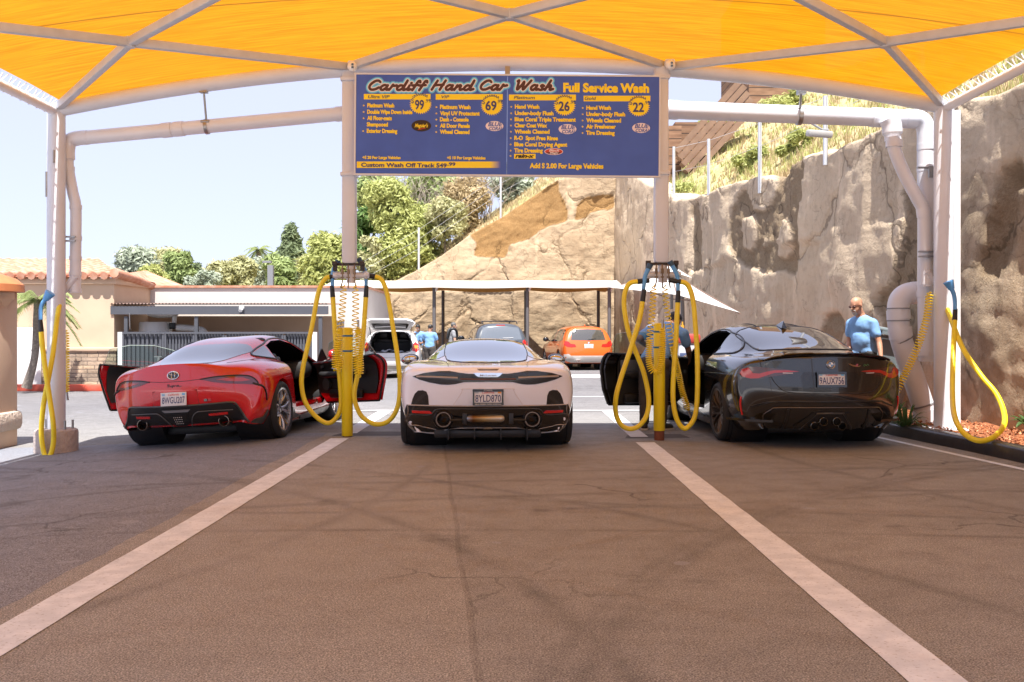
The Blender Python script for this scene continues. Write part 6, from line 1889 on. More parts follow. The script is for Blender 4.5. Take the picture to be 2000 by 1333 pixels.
# ------------------------------------------------------------------ red coupe in the left bay
M_red = car_paint('red_paint', (.58, .004, .008), .2)
rc = Car('coupe', 'glossy red two-seat coupe with both doors open in the left bay', (-3.70, 12.26, -.06), R(-6), M_red, roll=R(-3.4))
rings = [
 ring(-.95, [(.68, .27), (.79, .36), (.86, .55), (.88, .70), (.84, .815)], [(.68, .868), (.48, .926), (.32, .966), (.16, .976), (0, .978)], [.22, .24, .30, .36, .33, .20, .10, .05, .01, 0]),
 ring(-.72, [(.76, .22), (.85, .33), (.905, .55), (.925, .71), (.885, .85)], [(.75, .918), (.57, .940), (.38, .942), (.18, .944), (0, .944)], [.05, .06, .10, .12, .10, .06, .02, 0, 0, 0]),
 ring(-.35, [(.80, .20), (.90, .32), (.935, .55), (.945, .72), (.915, .875)], [(.79, .950), (.61, .972), (.47, .992), (.22, 1.005), (0, 1.008)]),
 ring(0, [(.82, .19), (.92, .31), (.940, .54), (.950, .72), (.915, .885)], [(.79, .955), (.65, .985), (.53, 1.080), (.27, 1.112), (0, 1.110)]),
 ring(.4, [(.84, .17), (.90, .27), (.905, .48), (.925, .70), (.895, .86)], [(.79, .925), (.69, .965), (.575, 1.185), (.29, 1.23), (0, 1.222)]),
 ring(.85, [(.84, .16), (.885, .25), (.865, .44), (.885, .66), (.875, .82)], [(.80, .885), (.73, .925), (.575, 1.255), (.30, 1.295), (0, 1.275)]),
 ring(1.3, [(.84, .16), (.88, .25), (.860, .44), (.875, .64), (.865, .80)], [(.80, .87), (.73, .905), (.575, 1.245), (.30, 1.295), (0, 1.278)]),
 ring(1.75, [(.84, .16), (.88, .25), (.870, .44), (.885, .64), (.870, .79)], [(.81, .855), (.745, .89), (.615, 1.125), (.32, 1.185), (0, 1.18)]),
 ring(2.1, [(.82, .17), (.90, .28), (.905, .46), (.91, .65), (.885, .79)], [(.81, .845), (.72, .87), (.62, .955), (.33, 1.0), (0, 1.0)]),
 ring(2.5, [(.80, .18), (.90, .30), (.915, .48), (.92, .66), (.89, .78)], [(.81, .835), (.70, .845), (.52, .86), (.28, .885), (0, .89)]),
 ring(3.0, [(.76, .18), (.86, .28), (.89, .44), (.88, .60), (.83, .69)], [(.74, .74), (.62, .75), (.46, .755), (.24, .765), (0, .77)]),
 ring(3.42, [(.58, .18), (.66, .26), (.70, .40), (.68, .50), (.60, .57)], [(.50, .59), (.40, .60), (.30, .60), (.15, .60), (0, .60)]),
]
rear = cap(rings[0], [[.015, -.015, -.02, -.02, -.02], [.01, -.035, -.045, -.05, -.05], [.02, .02, .02, .02, .02], [.12, .16, .18, .18, .18]],
   [[.73, .79, .82, .83, .83], [.56, .60, .62, .62, .62], .36, .25],
   [[.72, .52, .34, .17, 0], [.73, .53, .35, .17, 0], [.66, .5, .34, .17, 0], [.58, .45, .32, .16, 0]])
rc.cage(rings, rear, cap(rings[-1], [.07, .10, .06, -.05], [.50, .40, .27, .18]), creases=[(0, 5, 9, .95)])
rc.arches([(0, .345, .375), (2.47, .335, .365)])
lowr = [(.60, .33), (1.80, .30), (1.96, .42), (1.99, .62), (1.97, .855), (1.2, .885), (.44, .945), (.46, .80), (.53, .55)]
uppr = [(.44, .945), (1.2, .885), (1.97, .855), (1.72, 1.045), (1.45, 1.150), (1.1, 1.205), (.75, 1.195), (.47, 1.135)]
skins = {}
for side in ('right', 'left'):
 skins[side] = rc.cut(lowr, side)
 rc.cut(uppr, side)
lining(rc)
rc.finish()
def rdet(place, x, sg):
 mb = MB(); mb.tube(catmull([(x - sg * .01, 1.78, .70), (x - sg * .05, 1.6, .69), (x - sg * .07, 1.2, .70), (x - sg * .06, .72, .73)], 5), .045, 10); place(mb, 'armrest', M_leather, 60)
 M_ = Matrix.Translation((x - sg * .012, 1.66, .56)) @ Matrix.Rotation(R(90), 4, 'Y')
 mb = MB(); mb.lathe([(.0, .0), (.055, .004), (.062, .016), (.075, .018), (.082, .004), (.085, -.02), (0, -.02)], M_, 24); place(mb, 'speaker', pm('speaker_ring', (.10, .10, .10), .35, metal=.5))
 mb = MB(); mb.lathe([(0, .004), (.03, .008), (.038, 0), (.04, -.02), (0, -.02)], Matrix.Translation((x - sg * .012, 1.74, .82)) @ Matrix.Rotation(R(90), 4, 'Y'), 16); place(mb, 'tweeter', pm('speaker_ring', (.10, .10, .10), .35))
 mb = MB(); mb.tube(catmull([(x - sg * .02, 1.52, .80), (x - sg * .055, 1.45, .775), (x - sg * .055, 1.33, .76), (x - sg * .02, 1.27, .77)], 4), .013, 8); place(mb, 'door_handle', M_chrome, 60)
 mb = MB(); mb.box((x - sg * .02, 1.2, .43), (.07, .75, .12), bev=.03); place(mb, 'door_pocket', M_black)
 mb = MB(); mb.add([(sg * .80, 1.96, .86), (sg * .80, 1.70, .90), (sg * .735, 1.72, 1.06)], [(0, 1, 2)]); mb.add([(sg * .78, 1.96, .86), (sg * .78, 1.70, .90), (sg * .715, 1.72, 1.06)], [(0, 1, 2)]); place(mb, 'sail_panel', M_black, 0)
 mb = MB(); mb.box((sg * .90, .62, .55), (.05, .02, .09)); mb.box((sg * .86, 1.98, .62), (.05, .05, .10)); mb.box((sg * .86, 1.98, .40), (.05, .05, .10)); place(mb, 'latch', M_metal)
for side in ('right', 'left'):
 door(rc, skins[side], side, (.88, 1.93), R(50 if side == 'right' else 49), M_leather, (.52, .42), thick=.085, lift=R(2.6) if side == 'left' else 0, details=rdet, mirror=(1.80, .965, M_red) if side == 'right' else (1.80, .965, M_red),
   win=[(.50, .93), (1.68, .90), (1.42, 1.12), (1.12, 1.195), (.80, 1.20), (.55, 1.15)])
cabin(rc, .35, 2.1, .24, .72, .84, (.40, .95, .42), 1.85)
for sx in (-1, 1): MB().box((sx * .80, 1.25, .30), (.12, 1.35, .16), bev=.04).build('door_sill', M_red, rc.t, 40, world=False)
M_bronzeg = glass_mat('hatch_glass', (.022, .025, .032), 1.0)
rc.panel('rear_window', [(0, .27), (.30, .26), (.46, .22), (.535, .12), (.535, .0), (.495, -.14), (.44, -.32), (.38, -.50), (.26, -.62), (0, -.66), (-.26, -.62), (-.38, -.50), (-.44, -.32), (-.495, -.14), (-.535, .0), (-.535, .12), (-.46, .22), (-.30, .26)], 'top', M_bronzeg, cell=.06, smooth=3)
rc.panel('windscreen', [(-.50, 1.52), (-.60, 2.06), (-.3, 2.17), (0, 2.2), (.3, 2.17), (.60, 2.06), (.50, 1.52), (0, 1.56)], 'top', M_glass, cell=.08)
for side in ('right', 'left'):
 rc.panel('quarter_window', [(.41, .975), (.42, 1.135), (.20, 1.085), (.02, 1.045), (-.02, 1.025), (.10, 1.0)], side, M_glass, cell=.05)
 rc.bead('window_frame', [(.43, .955), (.10, .99), (-.04, 1.025), (.18, 1.095), (.46, 1.155), (.75, 1.215), (1.1, 1.225), (1.45, 1.17), (1.74, 1.06), (1.98, .87)], side, M_trim, r=.014, off=.0, both=False, smooth=4)
tl_ = [(.30, .782), (.44, .800), (.60, .806), (.73, .796), (.80, .772), (.852, .715), (.862, .672), (.80, .688), (.70, .702), (.58, .716), (.44, .742)]
rc.pair('tail_light', tl_, 'rear', M_tail, off=.005, cell=.03)
rc.pair('tail_light_inner', [(.46, .770), (.60, .782), (.72, .772), (.79, .735), (.70, .728), (.58, .744)], 'rear', M_tailr, off=.009, cell=.03, depth=.0)
rc.bead('tail_light_bezel', tl_[:7], 'rear', M_black, r=.007, off=.006, smooth=3)
rc.bead('corner_vent', [(-.66, .70), (-.585, .65), (-.53, .58), (-.495, .49)], 'right', M_black, r=.012, off=.002)
M_redd = car_paint('red_recess', (.52, .004, .008), .2)
rc.panel('plate_recess', [(-.27, .485), (-.26, .665), (.26, .665), (.27, .485)], 'rear', M_redd, off=.003, cell=.05)
rc.bead('recess_edge', [(-.27, .488), (-.26, .668), (.26, .668), (.27, .488)], 'rear', pm('dark_red_edge', (.16, .008, .008), .4), r=.006, off=.002, smooth=0, both=False)
p0, _ = rc.hit('rear', 0, .575)
rc.plate((0.0, p0.y - .02, .578), '8WGU207', tilt=R(-6))
p0, n0 = rc.hit('rear', 0, .845)
q_ = n0.to_track_quat('Z', 'Y').to_matrix().to_4x4()
EM = Matrix.Translation(p0 + n0 * .006) @ q_
def ell(rx, rz, c=(0, 0), r_=.005, M_=EM, n=28):
 return [M_ @ Vector((c[0] + rx * math.cos(a), c[1] + rz * math.sin(a), .004)) for a in np.linspace(0, 2 * math.pi, n + 1)[:-1]]
mb = MB(); mb.lathe([(0, .001), (.060, .001), (.064, -.006)], EM @ Matrix.Scale(.70, 4, (0, 1, 0)), 28); em = mb.build('emblem', M_blackg, rc.t, 40, world=False)
mb = MB(); mb.tube(ell(.066, .045), .0055, 8, closed=True); mb.tube(ell(.021, .040), .0048, 6, closed=True); mb.tube(ell(.042, .017, (0, .020)), .0045, 6, closed=True)
mb.build('emblem_rings', M_chrome, em, 60, world=False)
def brush(car, pts, mat, x0, z0, sx, sz, wdt, name='script_lettering'):
 mb = MB()
 for st in pts:
  W = []
  for a, b in [(v.x, v.y) for v in catmull([(a, b, 0) for a, b in st], 4)]:
   p, nn = car.hit('rear', x0 + a * sx, z0 + b * sz); W.append(p + nn * .004)
  mb.tube(W, wdt, 5)
 mb.build(name, mat, car.t, 60, world=False)
brush(rc, [[(.30, .8), (.12, 1.0), (.05, .75), (.22, .5), (.18, .1), (0, .15)], [(.34, .6), (.36, .1), (.5, .2), (.54, .6), (.54, .1)], [(.62, -.4), (.66, .55), (.78, .6), (.8, .2), (.66, .1)], [(.9, .1), (.94, .6), (1.06, .5)], [(1.36, .5), (1.2, .55), (1.14, .15), (1.3, .15), (1.38, .6), (1.4, .1), (1.7, .2)]], M_blackg, -.075, .715, .10, .030, .0032)
p, _ = rc.hit('rear', .365, .545)
for k, (cx_, m_) in enumerate(((.345, M_blackg), (.385, pm('badge_red', (.4, .02, .03), .3)))):
 MB().box((cx_, rc.hit('rear', cx_, .545)[0].y - .004, .545), (.036, .010, .026)).build('badge', m_, rc.t, 20, world=False)
M_blk = pm('satin_black_bumper', (.012, .012, .013), .38, bump=(70, .06, .003))
low = [(-.74, .235), (-.665, .40), (-.635, .462), (-.585, .495), (0, .490), (.585, .495), (.635, .462), (.665, .40), (.74, .235), (.60, .225), (.42, .235), (.20, .245), (.12, .218), (-.12, .218), (-.20, .245), (-.42, .235), (-.60, .225)]
rc.panel('diffuser', low, 'rear', M_blk, off=.014, cell=.045, depth=.03)
rc.bead('diffuser_edge', [(.745, .262), (.675, .40), (.645, .466), (.588, .502), (.3, .498), (0, .497)], 'rear', M_carbon, r=.012, off=.012)
rc.bead('diffuser_contour', [(.60, .42), (.30, .425), (.22, .415), (.165, .36), (.11, .26)], 'rear', pm('grey_edge', (.09, .09, .09), .3), r=.006, off=.018)
rc.panel('centre_vent', [(-.165, .455), (.165, .455), (.135, .43), (-.135, .43)], 'rear', pm('grey_fillet', (.20, .20, .21), .3), off=.022, cell=.05)
rc.panel('fog_lamp_housing', [(-.13, .42), (.13, .42), (.075, .25), (-.075, .25)], 'rear', M_black, off=.018, cell=.04)
gb = MB()
for i in range(5):
 for j in range(4):
  x = -.045 + .0225 * i * (1 - .06 * j); z = .372 - .024 * j
  p, nn = rc.hit('rear', x, z); gb.sphere(p + nn * .018, .0065, 8, 6)
o = gb.build('lamp_grille_dots', pm('grille_dot', (.42, .40, .37), .3), rc.t, 60, world=False)
rc.pair('reflector', [(.345, .392), (.545, .398), (.540, .374), (.350, .370)], 'rear', M_refl, off=.022, cell=.05)
M_tip = pm('burnt_steel', (.20, .15, .12), .25, metal=.9)
for sx in (-1, 1):
 p, _ = rc.hit('rear', sx * .49, .288)
 M_ = Matrix.Translation((sx * .49, p.y - .045, .288)) @ Matrix.Rotation(R(90), 4, 'X')
 MB().lathe([(.050, -.16), (.051, .02), (.056, .03), (.064, .028), (.067, .01), (.064, -.14)], M_, 30).build('exhaust_tip', M_tip, rc.t, 50, world=False)
 MB().lathe([(0, -.07), (.05, -.07)], M_, 20).build('exhaust_bore', M_groove, rc.t, 0, world=False)
 side = 'right' if sx > 0 else 'left'
 rc.panel('aero_fin', [(-.66, .25), (-.44, .215), (-.41, .23), (-.41, .37), (-.45, .375), (-.50, .30), (-.64, .285)], side, M_carbon, off=.012, cell=.04)
 rc.panel('side_skirt', [(.40, .16), (1.95, .17), (2.05, .20), (2.05, .25), (.75, .22), (.52, .26), (.46, .33), (.40, .33)], side, pm('brown_grey_skirt', (.055, .042, .038), .3, coat=.4), off=.022, cell=.07, depth=.03)
rc.bead('panel_gap', [(.70, -.10), (.64, -.32), (.56, -.52), (.50, -.63)], 'top', M_gap, r=.003, off=0)
rc.bead('panel_gap', [(.30, .785), (.15, .775), (0, .772)], 'rear', M_gap, r=.003, off=0)
MB().box((0, 1.4, .165), (1.5, 3.3, .10), bev=.02).build('underbody', M_black, rc.t, 30, world=False)
M_silver = pm('machined_rim', (.42, .41, .42), .25, metal=.9)
for x, y, r_, wd in ((.945, 0, .345, .285), (-.945, 0, .345, .285), (.925, 2.47, .335, .26), (-.925, 2.47, .335, .26)):
 rc.wheel(x, y, r_, wd, .262, 5, M_silver, 'double', steer=R(-8) if y > 1 else 0)
# ------------------------------------------------------------------ black coupe in the right bay
M_blackp = car_paint('black_paint', (.006, .0055, .005), .22)
bc = Car('coupe', 'glossy black two-door coupe with its driver door open in the right bay', (3.36, 11.80, 0), R(3.5), M_blackp)
rings = [
 ring(-1.07, [(.64, .22), (.78, .30), (.87, .50), (.90, .72), (.865, .885)], [(.74, .965), (.54, 1.005), (.36, 1.018), (.18, 1.022), (0, 1.024)], [.24, .26, .30, .34, .32, .18, .08, .03, .005, 0]),
 ring(-.85, [(.74, .19), (.85, .28), (.925, .50), (.945, .72), (.905, .90)], [(.79, .985), (.58, 1.018), (.40, 1.03), (.20, 1.036), (0, 1.038)], [.05, .06, .09, .10, .08, .04, .01, 0, 0, 0]),
 ring(-.45, [(.80, .17), (.90, .27), (.955, .50), (.965, .72), (.93, .92)], [(.82, .995), (.64, 1.025), (.46, 1.055), (.22, 1.065), (0, 1.068)]),
 ring(0, [(.83, .16), (.92, .26), (.960, .50), (.970, .72), (.94, .92)], [(.84, .995), (.71, 1.03), (.555, 1.17), (.28, 1.205), (0, 1.21)]),
 ring(.45, [(.84, .15), (.91, .24), (.925, .47), (.945, .70), (.925, .91)], [(.84, .99), (.74, 1.025), (.585, 1.285), (.30, 1.325), (0, 1.33)]),
 ring(.9, [(.84, .15), (.895, .23), (.885, .45), (.905, .68), (.905, .895)], [(.83, .98), (.755, 1.015), (.595, 1.345), (.31, 1.385), (0, 1.39)]),
 ring(1.4, [(.84, .15), (.89, .23), (.875, .44), (.895, .66), (.895, .88)], [(.83, .965), (.76, 1.0), (.60, 1.345), (.31, 1.39), (0, 1.395)]),
 ring(1.85, [(.84, .15), (.89, .23), (.88, .44), (.90, .66), (.895, .87)], [(.83, .95), (.765, .985), (.62, 1.27), (.32, 1.325), (0, 1.335)]),
 ring(2.3, [(.83, .15), (.90, .25), (.91, .46), (.92, .66), (.90, .85)], [(.83, .93), (.75, .965), (.655, 1.09), (.34, 1.14), (0, 1.15)]),
 ring(2.65, [(.81, .16), (.91, .28), (.93, .48), (.935, .66), (.905, .83)], [(.83, .905), (.73, .93), (.55, .95), (.30, .98), (0, .985)]),
 ring(3.2, [(.78, .16), (.88, .28), (.91, .46), (.90, .62), (.86, .75)], [(.78, .81), (.66, .835), (.48, .85), (.26, .865), (0, .865)]),
 ring(3.68, [(.64, .16), (.72, .26), (.76, .40), (.74, .54), (.66, .64)], [(.56, .68), (.44, .69), (.32, .70), (.16, .70), (0, .70)]),
]
rear = cap(rings[0], [[.03, .0, -.015, -.02, -.02], [.015, -.035, -.055, -.06, -.06], [.05, .02, .0, -.005, -.005], [.14, .14, .14, .14, .14]],
   [[.80, .83, .84, .84, .84], [.58, .59, .60, .60, .60], .36, .22],
   [[.76, .56, .37, .18, 0], [.77, .57, .37, .18, 0], [.70, .53, .35, .17, 0], [.58, .45, .3, .15, 0]])
bc.cage(rings, rear, cap(rings[-1], [.07, .10, .06, -.05], [.56, .42, .27, .18]), creases=[(0, 5, 9, .6)])
bc.arches([(0, .345, .378), (2.857, .34, .37)])
lowb = [(.80, .32), (1.82, .29), (2.02, .42), (2.06, .65), (2.05, .925), (1.4, .965), (.72, 1.0), (.70, .80), (.73, .52)]
uppb = [(.72, 1.0), (1.4, .965), (2.05, .925), (1.86, 1.13), (1.6, 1.245), (1.3, 1.295), (.95, 1.295), (.70, 1.262)]
skin = bc.cut(lowb, 'left'); bc.cut(uppb, 'left')
lining(bc)
bc.finish()
M_trimb = M_trim
def bdet(place, x, sg):
 mb = MB(); mb.tube(catmull([(x - sg * .01, 1.85, .70), (x - sg * .05, 1.6, .69), (x - sg * .06, 1.25, .70), (x - sg * .05, .95, .72)], 5), .04, 10); place(mb, 'armrest', M_leather, 60)
 mb = MB(); mb.box((x - sg * .012, 1.4, .83), (.02, .95, .16), bev=.008); place(mb, 'door_insert', pm('grey_blue_insert', (.09, .11, .14), .35))
 mb = MB(); mb.box((x - sg * .02, 1.4, .40), (.07, .85, .13), bev=.03); place(mb, 'door_pocket', M_black)
 mb = MB(); mb.box((sg * .895, .755, .82), (.035, .012, .07)); mb.box((sg * .895, .765, .66), (.035, .012, .05)); mb.cyl((sg * .86, .76, .74), (sg * .86, .745, .74), .018, seg=10); place(mb, 'latch', M_white)
door(bc, skin, 'left', (.895, 2.02), R(67), M_leather, (.88, 0), thick=.10, details=bdet, mirror=(1.90, 1.03, M_blackp),
  win=[(.76, .99), (1.82, .95), (1.60, 1.19), (1.3, 1.275), (1.0, 1.285), (.78, 1.25)])
cabin(bc, .0, 2.2, .24, .74, .92, (.40, 1.15, .44), 2.0)
bc.seat(-.36, .42, .42, M_leather, h=.36); bc.seat(.36, .42, .42, M_leather, h=.36)
MB().box((-.82, 1.35, .27), (.13, 1.4, .13), bev=.04).build('door_sill', M_carbon, bc.t, 40, world=False)
bc.panel('rear_window', [(0, .62), (.40, .60), (.55, .54), (.575, .36), (.56, .05), (.55, -.22), (.50, -.36), (.30, -.43), (0, -.46), (-.30, -.43), (-.50, -.36), (-.55, -.22), (-.56, .05), (-.575, .36), (-.55, .54), (-.40, .60)], 'top', M_glass, cell=.06, smooth=2)
bc.bead('window_seal', [(0, .635), (.40, .615), (.56, .55), (.588, .36), (.573, .05), (.563, -.23), (.51, -.37), (.30, -.44), (0, -.47)], 'top', M_trim, r=.007, off=.002)
bc.panel('windscreen', [(-.54, 1.75), (-.66, 2.32), (-.3, 2.46), (0, 2.5), (.3, 2.46), (.66, 2.32), (.54, 1.75), (0, 1.80)], 'top', M_glass, cell=.08)
bc.panel('side_window', [(.74, 1.012), (1.4, .985), (2.02, .945), (1.84, 1.125), (1.6, 1.235), (1.3, 1.285), (.95, 1.285), (.72, 1.255)], 'right', M_glass, cell=.06)
for side in ('left', 'right'):
 bc.panel('quarter_window', [(.69, 1.015), (.675, 1.25), (.45, 1.225), (.22, 1.165), (.05, 1.10), (.02, 1.06), (.10, 1.035)], side, M_glass, cell=.05)
 bc.bead('window_frame', [(.72, 1.002), (.10, 1.025), (.005, 1.055), (.03, 1.105), (.20, 1.18), (.45, 1.242), (.70, 1.272), (.95, 1.308), (1.3, 1.308), (1.62, 1.258), (1.88, 1.14), (2.07, .94)], side, M_trim, r=.012, off=.0, both=False, smooth=4)
fn = MB(); fn.add([(-.035, .42, 1.325), (.035, .42, 1.325), (.03, .64, 1.36), (-.03, .64, 1.36), (0, .44, 1.415), (0, .50, 1.41)], [(0, 1, 4), (1, 2, 5, 4), (2, 3, 5), (3, 0, 4, 5), (0, 3, 2, 1)])
fn.build('roof_fin', M_blackp, bc.t, 60, world=False)
bc.bead('roof_channel', [(.27, .60), (.25, .95), (.245, 1.4)], 'top', M_gap, r=.008, off=.0)
lens = [(.335, .853), (.45, .868), (.60, .884), (.74, .897), (.83, .893), (.885, .868), (.905, .822), (.88, .785), (.80, .760), (.72, .764), (.64, .788), (.55, .803), (.42, .822)]
bc.pair('tail_light', lens, 'rear', pm('smoky_lens', (.075, .018, .014), .05, coat=1.0), off=.006, cell=.03)
bc.pair('tail_light_band', [(.335, .851), (.45, .862), (.58, .862), (.66, .842), (.72, .822), (.775, .826), (.795, .860), (.815, .886), (.872, .868), (.892, .822), (.868, .788), (.80, .768), (.73, .772), (.66, .800), (.58, .832), (.45, .842)], 'rear', M_tailr, off=.012, cell=.025, depth=0)
bc.pair('reversing_lamp', [(.40, .836), (.50, .838), (.50, .826), (.405, .826)], 'rear', pm('clear_lens', (.5, .42, .40), .15, coat=.8), off=.014, cell=.04, depth=0)
sp = MB(); vs = []
xs2 = np.linspace(-.70, .70, 41)
for x in xs2:
 yy = -1.055 + .10 * (abs(x) / .70) ** 3
 p = bc.hit('top', x, yy + .07)[0]; t_ = .022 * (1 - .55 * (abs(x) / .7) ** 4) + (.008 if .2 < abs(x) < .5 else 0)
 vs += [p + Vector((0, 0, .002)), Vector((x, yy - .035, p.z + t_)), Vector((x, yy - .04, p.z + t_ - .010)), Vector((x, yy - .005, p.z - .012))]
sp.add(vs, [(i * 4 + q, i * 4 + q + 1, i * 4 + 5 + q, i * 4 + 4 + q) for i in range(40) for q in range(3)])
sp.build('boot_spoiler', M_blackg, bc.t, 40, world=False)
bc.bead('panel_gap', [(.715, .985), (.70, .90), (.62, .80), (.575, .72), (.50, .645), (.40, .622), (.2, .616), (0, .614)], 'rear', M_gap, r=.004, off=.0, smooth=6)
bc.panel('plate_recess', [(-.30, .64), (-.325, .80), (-.29, .845), (.29, .845), (.325, .80), (.30, .64), (.2, .628), (-.2, .628)], 'rear', pm('black_recess', (.004, .004, .004), .25, coat=.6), off=.003, cell=.05)
p0, _ = bc.hit('rear', 0, .765)
bc.plate((-.005, p0.y - .022, .766), '9AUX756', tilt=R(-5), frame=M_blackg)
p0, n0 = bc.hit('rear', 0, .925)
EM = Matrix.Translation(p0 + n0 * .005) @ n0.to_track_quat('Z', 'Y').to_matrix().to_4x4()
mb = MB(); mb.lathe([(0, .002), (.041, .003), (.0435, -.004)], EM, 32); em = mb.build('emblem', M_blackg, bc.t, 40, world=False)
for k in range(4):
 mb = MB(); a0 = k * math.pi / 2
 mb.add([EM @ Vector((0, 0, .0045))] + [EM @ Vector((.0255 * math.cos(a), .0255 * math.sin(a), .0045)) for a in np.linspace(a0, a0 + math.pi / 2, 9)], [(0, i + 1, i + 2) for i in range(8)])
 mb.build('emblem_quarter', pm('emblem_blue', (.06, .26, .55), .3) if k % 2 else M_white, em, 0, world=False)
mb = MB(); mb.tube(ell(.0435, .0435, M_=EM), .004, 6, closed=True); mb.tube(ell(.027, .027, M_=EM), .0022, 6, closed=True); mb.build('emblem_rings', M_chrome, em, 60, world=False)
brush(bc, [[(0, 1), (.4, .45), (.9, .2), (1.3, .1), (1.9, .15)], [(.2, .95), (.6, .5), (1.2, .35)], [(.1, .7), (.5, .25), (1.0, -.05), (1.7, -.1)]], pm('copper_badge', (.45, .26, .14), .3, metal=.6), .20, .905, .075, .030, .0030, 'wing_badge')
brush(bc, [[(.0, 0), (.3, 1)], [(.3, 0), (.6, 1)]], pm('badge_tricolor', (.40, .10, .16), .3), .285, .905, .04, .025, .0045, 'stripe_badge')
brush(bc, [[(0, .3), (.5, .9), (1.0, .4), (1.5, .9), (2.0, .3)], [(.2, .0), (.8, .4), (1.4, .1)]], pm('green_badge', (.05, .14, .05), .4), .375, .905, .035, .025, .0035, 'green_badge')
M_dif = pm('dark_diffuser', (.013, .012, .011), .25, coat=.4)
bc.bead('bumper_crease', [(.80, .46), (.66, .505), (.60, .522), (.4, .528), (0, .53)], 'rear', M_trim, r=.010, off=-.002)
bc.panel('diffuser', [(-.64, .24), (-.66, .36), (-.60, .425), (-.52, .452), (0, .458), (.52, .452), (.60, .425), (.66, .36), (.64, .24), (.50, .205), (.33, .222), (.20, .20), (-.20, .20), (-.33, .222), (-.50, .205)], 'rear', M_dif, off=.012, cell=.045, depth=.03)
bc.bead('diffuser_edge', [(.655, .30), (.665, .37), (.605, .432), (.525, .460), (0, .466)], 'rear', pm('copper_black_edge', (.07, .05, .035), .25, coat=.5), r=.008, off=.010)
bc.pair('diffuser_fin', [(.43, .445), (.455, .446), (.46, .225), (.435, .225)], 'rear', M_trim, off=.022, cell=.05)
bc.panel('exhaust_recess', [(-.275, .235), (-.245, .275), (-.135, .395), (.135, .395), (.245, .275), (.275, .235), (.16, .205), (-.16, .205)], 'rear', M_black, off=.016, cell=.045)
bc.bead('exhaust_recess_edge', [(.285, .225), (.255, .28), (.142, .405), (0, .407)], 'rear', M_carbon, r=.012, off=.016, smooth=0)
bc.pair('diffuser_ramp', [(.29, .24), (.155, .405), (.20, .415), (.36, .26)], 'rear', M_dif, off=.026, cell=.05)
for cx, cz in ((-.152, .258), (-.073, .310), (.073, .310), (.152, .258)):
 p, _ = bc.hit('rear', cx, cz)
 M_ = Matrix.Translation((cx, p.y - .04, cz)) @ Matrix.Rotation(R(90), 4, 'X')
 MB().lathe([(.036, -.14), (.037, .015), (.041, .024), (.046, .022), (.048, .005), (.046, -.12)], M_, 28).build('exhaust_tip', pm('dark_chrome', (.14, .13, .11), .2, metal=.9), bc.t, 50, world=False)
 MB().lathe([(0, -.06), (.036, -.06)], M_, 20).build('exhaust_bore', M_groove, bc.t, 0, world=False)
for sx, side in ((1, 'right'), (-1, 'left')):
 bc.bead('reflector', [(-.765, .565), (-.752, .47), (-.742, .365)], side, M_refl, r=.013, off=.0, both=False)
 w2 = MB()
 w2.prism([(sx * .60, -.98), (sx * .86, -.82), (sx * .985, -.52), (sx * .90, -.42), (sx * .60, -.70)], .026, Matrix.Translation((0, 0, .295)))
 w2.build('aero_blade', M_dif, bc.t, 30, world=False)
 bc.panel('side_skirt', [(.42, .15), (2.40, .16), (2.40, .22), (.42, .235)], side, M_dif, off=.025, cell=.08, depth=.03)
 bc.bead('door_crease', [(-.55, .80), (.2, .79), (.8, .77)], side, M_blackp, r=.004, off=.0, both=False)
MB().box((0, 1.5, .155), (1.5, 3.6, .10), bev=.02).build('underbody', M_black, bc.t, 30, world=False)
MB().sphere((.985, 1.86, 1.03), .12, sc=(1.0, .6, .66)).build('door_mirror', M_blackp, bc.t, 180, world=False)
M_bronze = pm('bronze_black_rim', (.095, .07, .052), .35, metal=.75)
for x, y, r_, wd in ((.962, 0, .345, .30), (-.962, 0, .345, .30), (.945, 2.857, .34, .275), (-.945, 2.857, .34, .275)):
 bc.wheel(x, y, r_, wd, .268, 7, M_bronze, 'mesh')
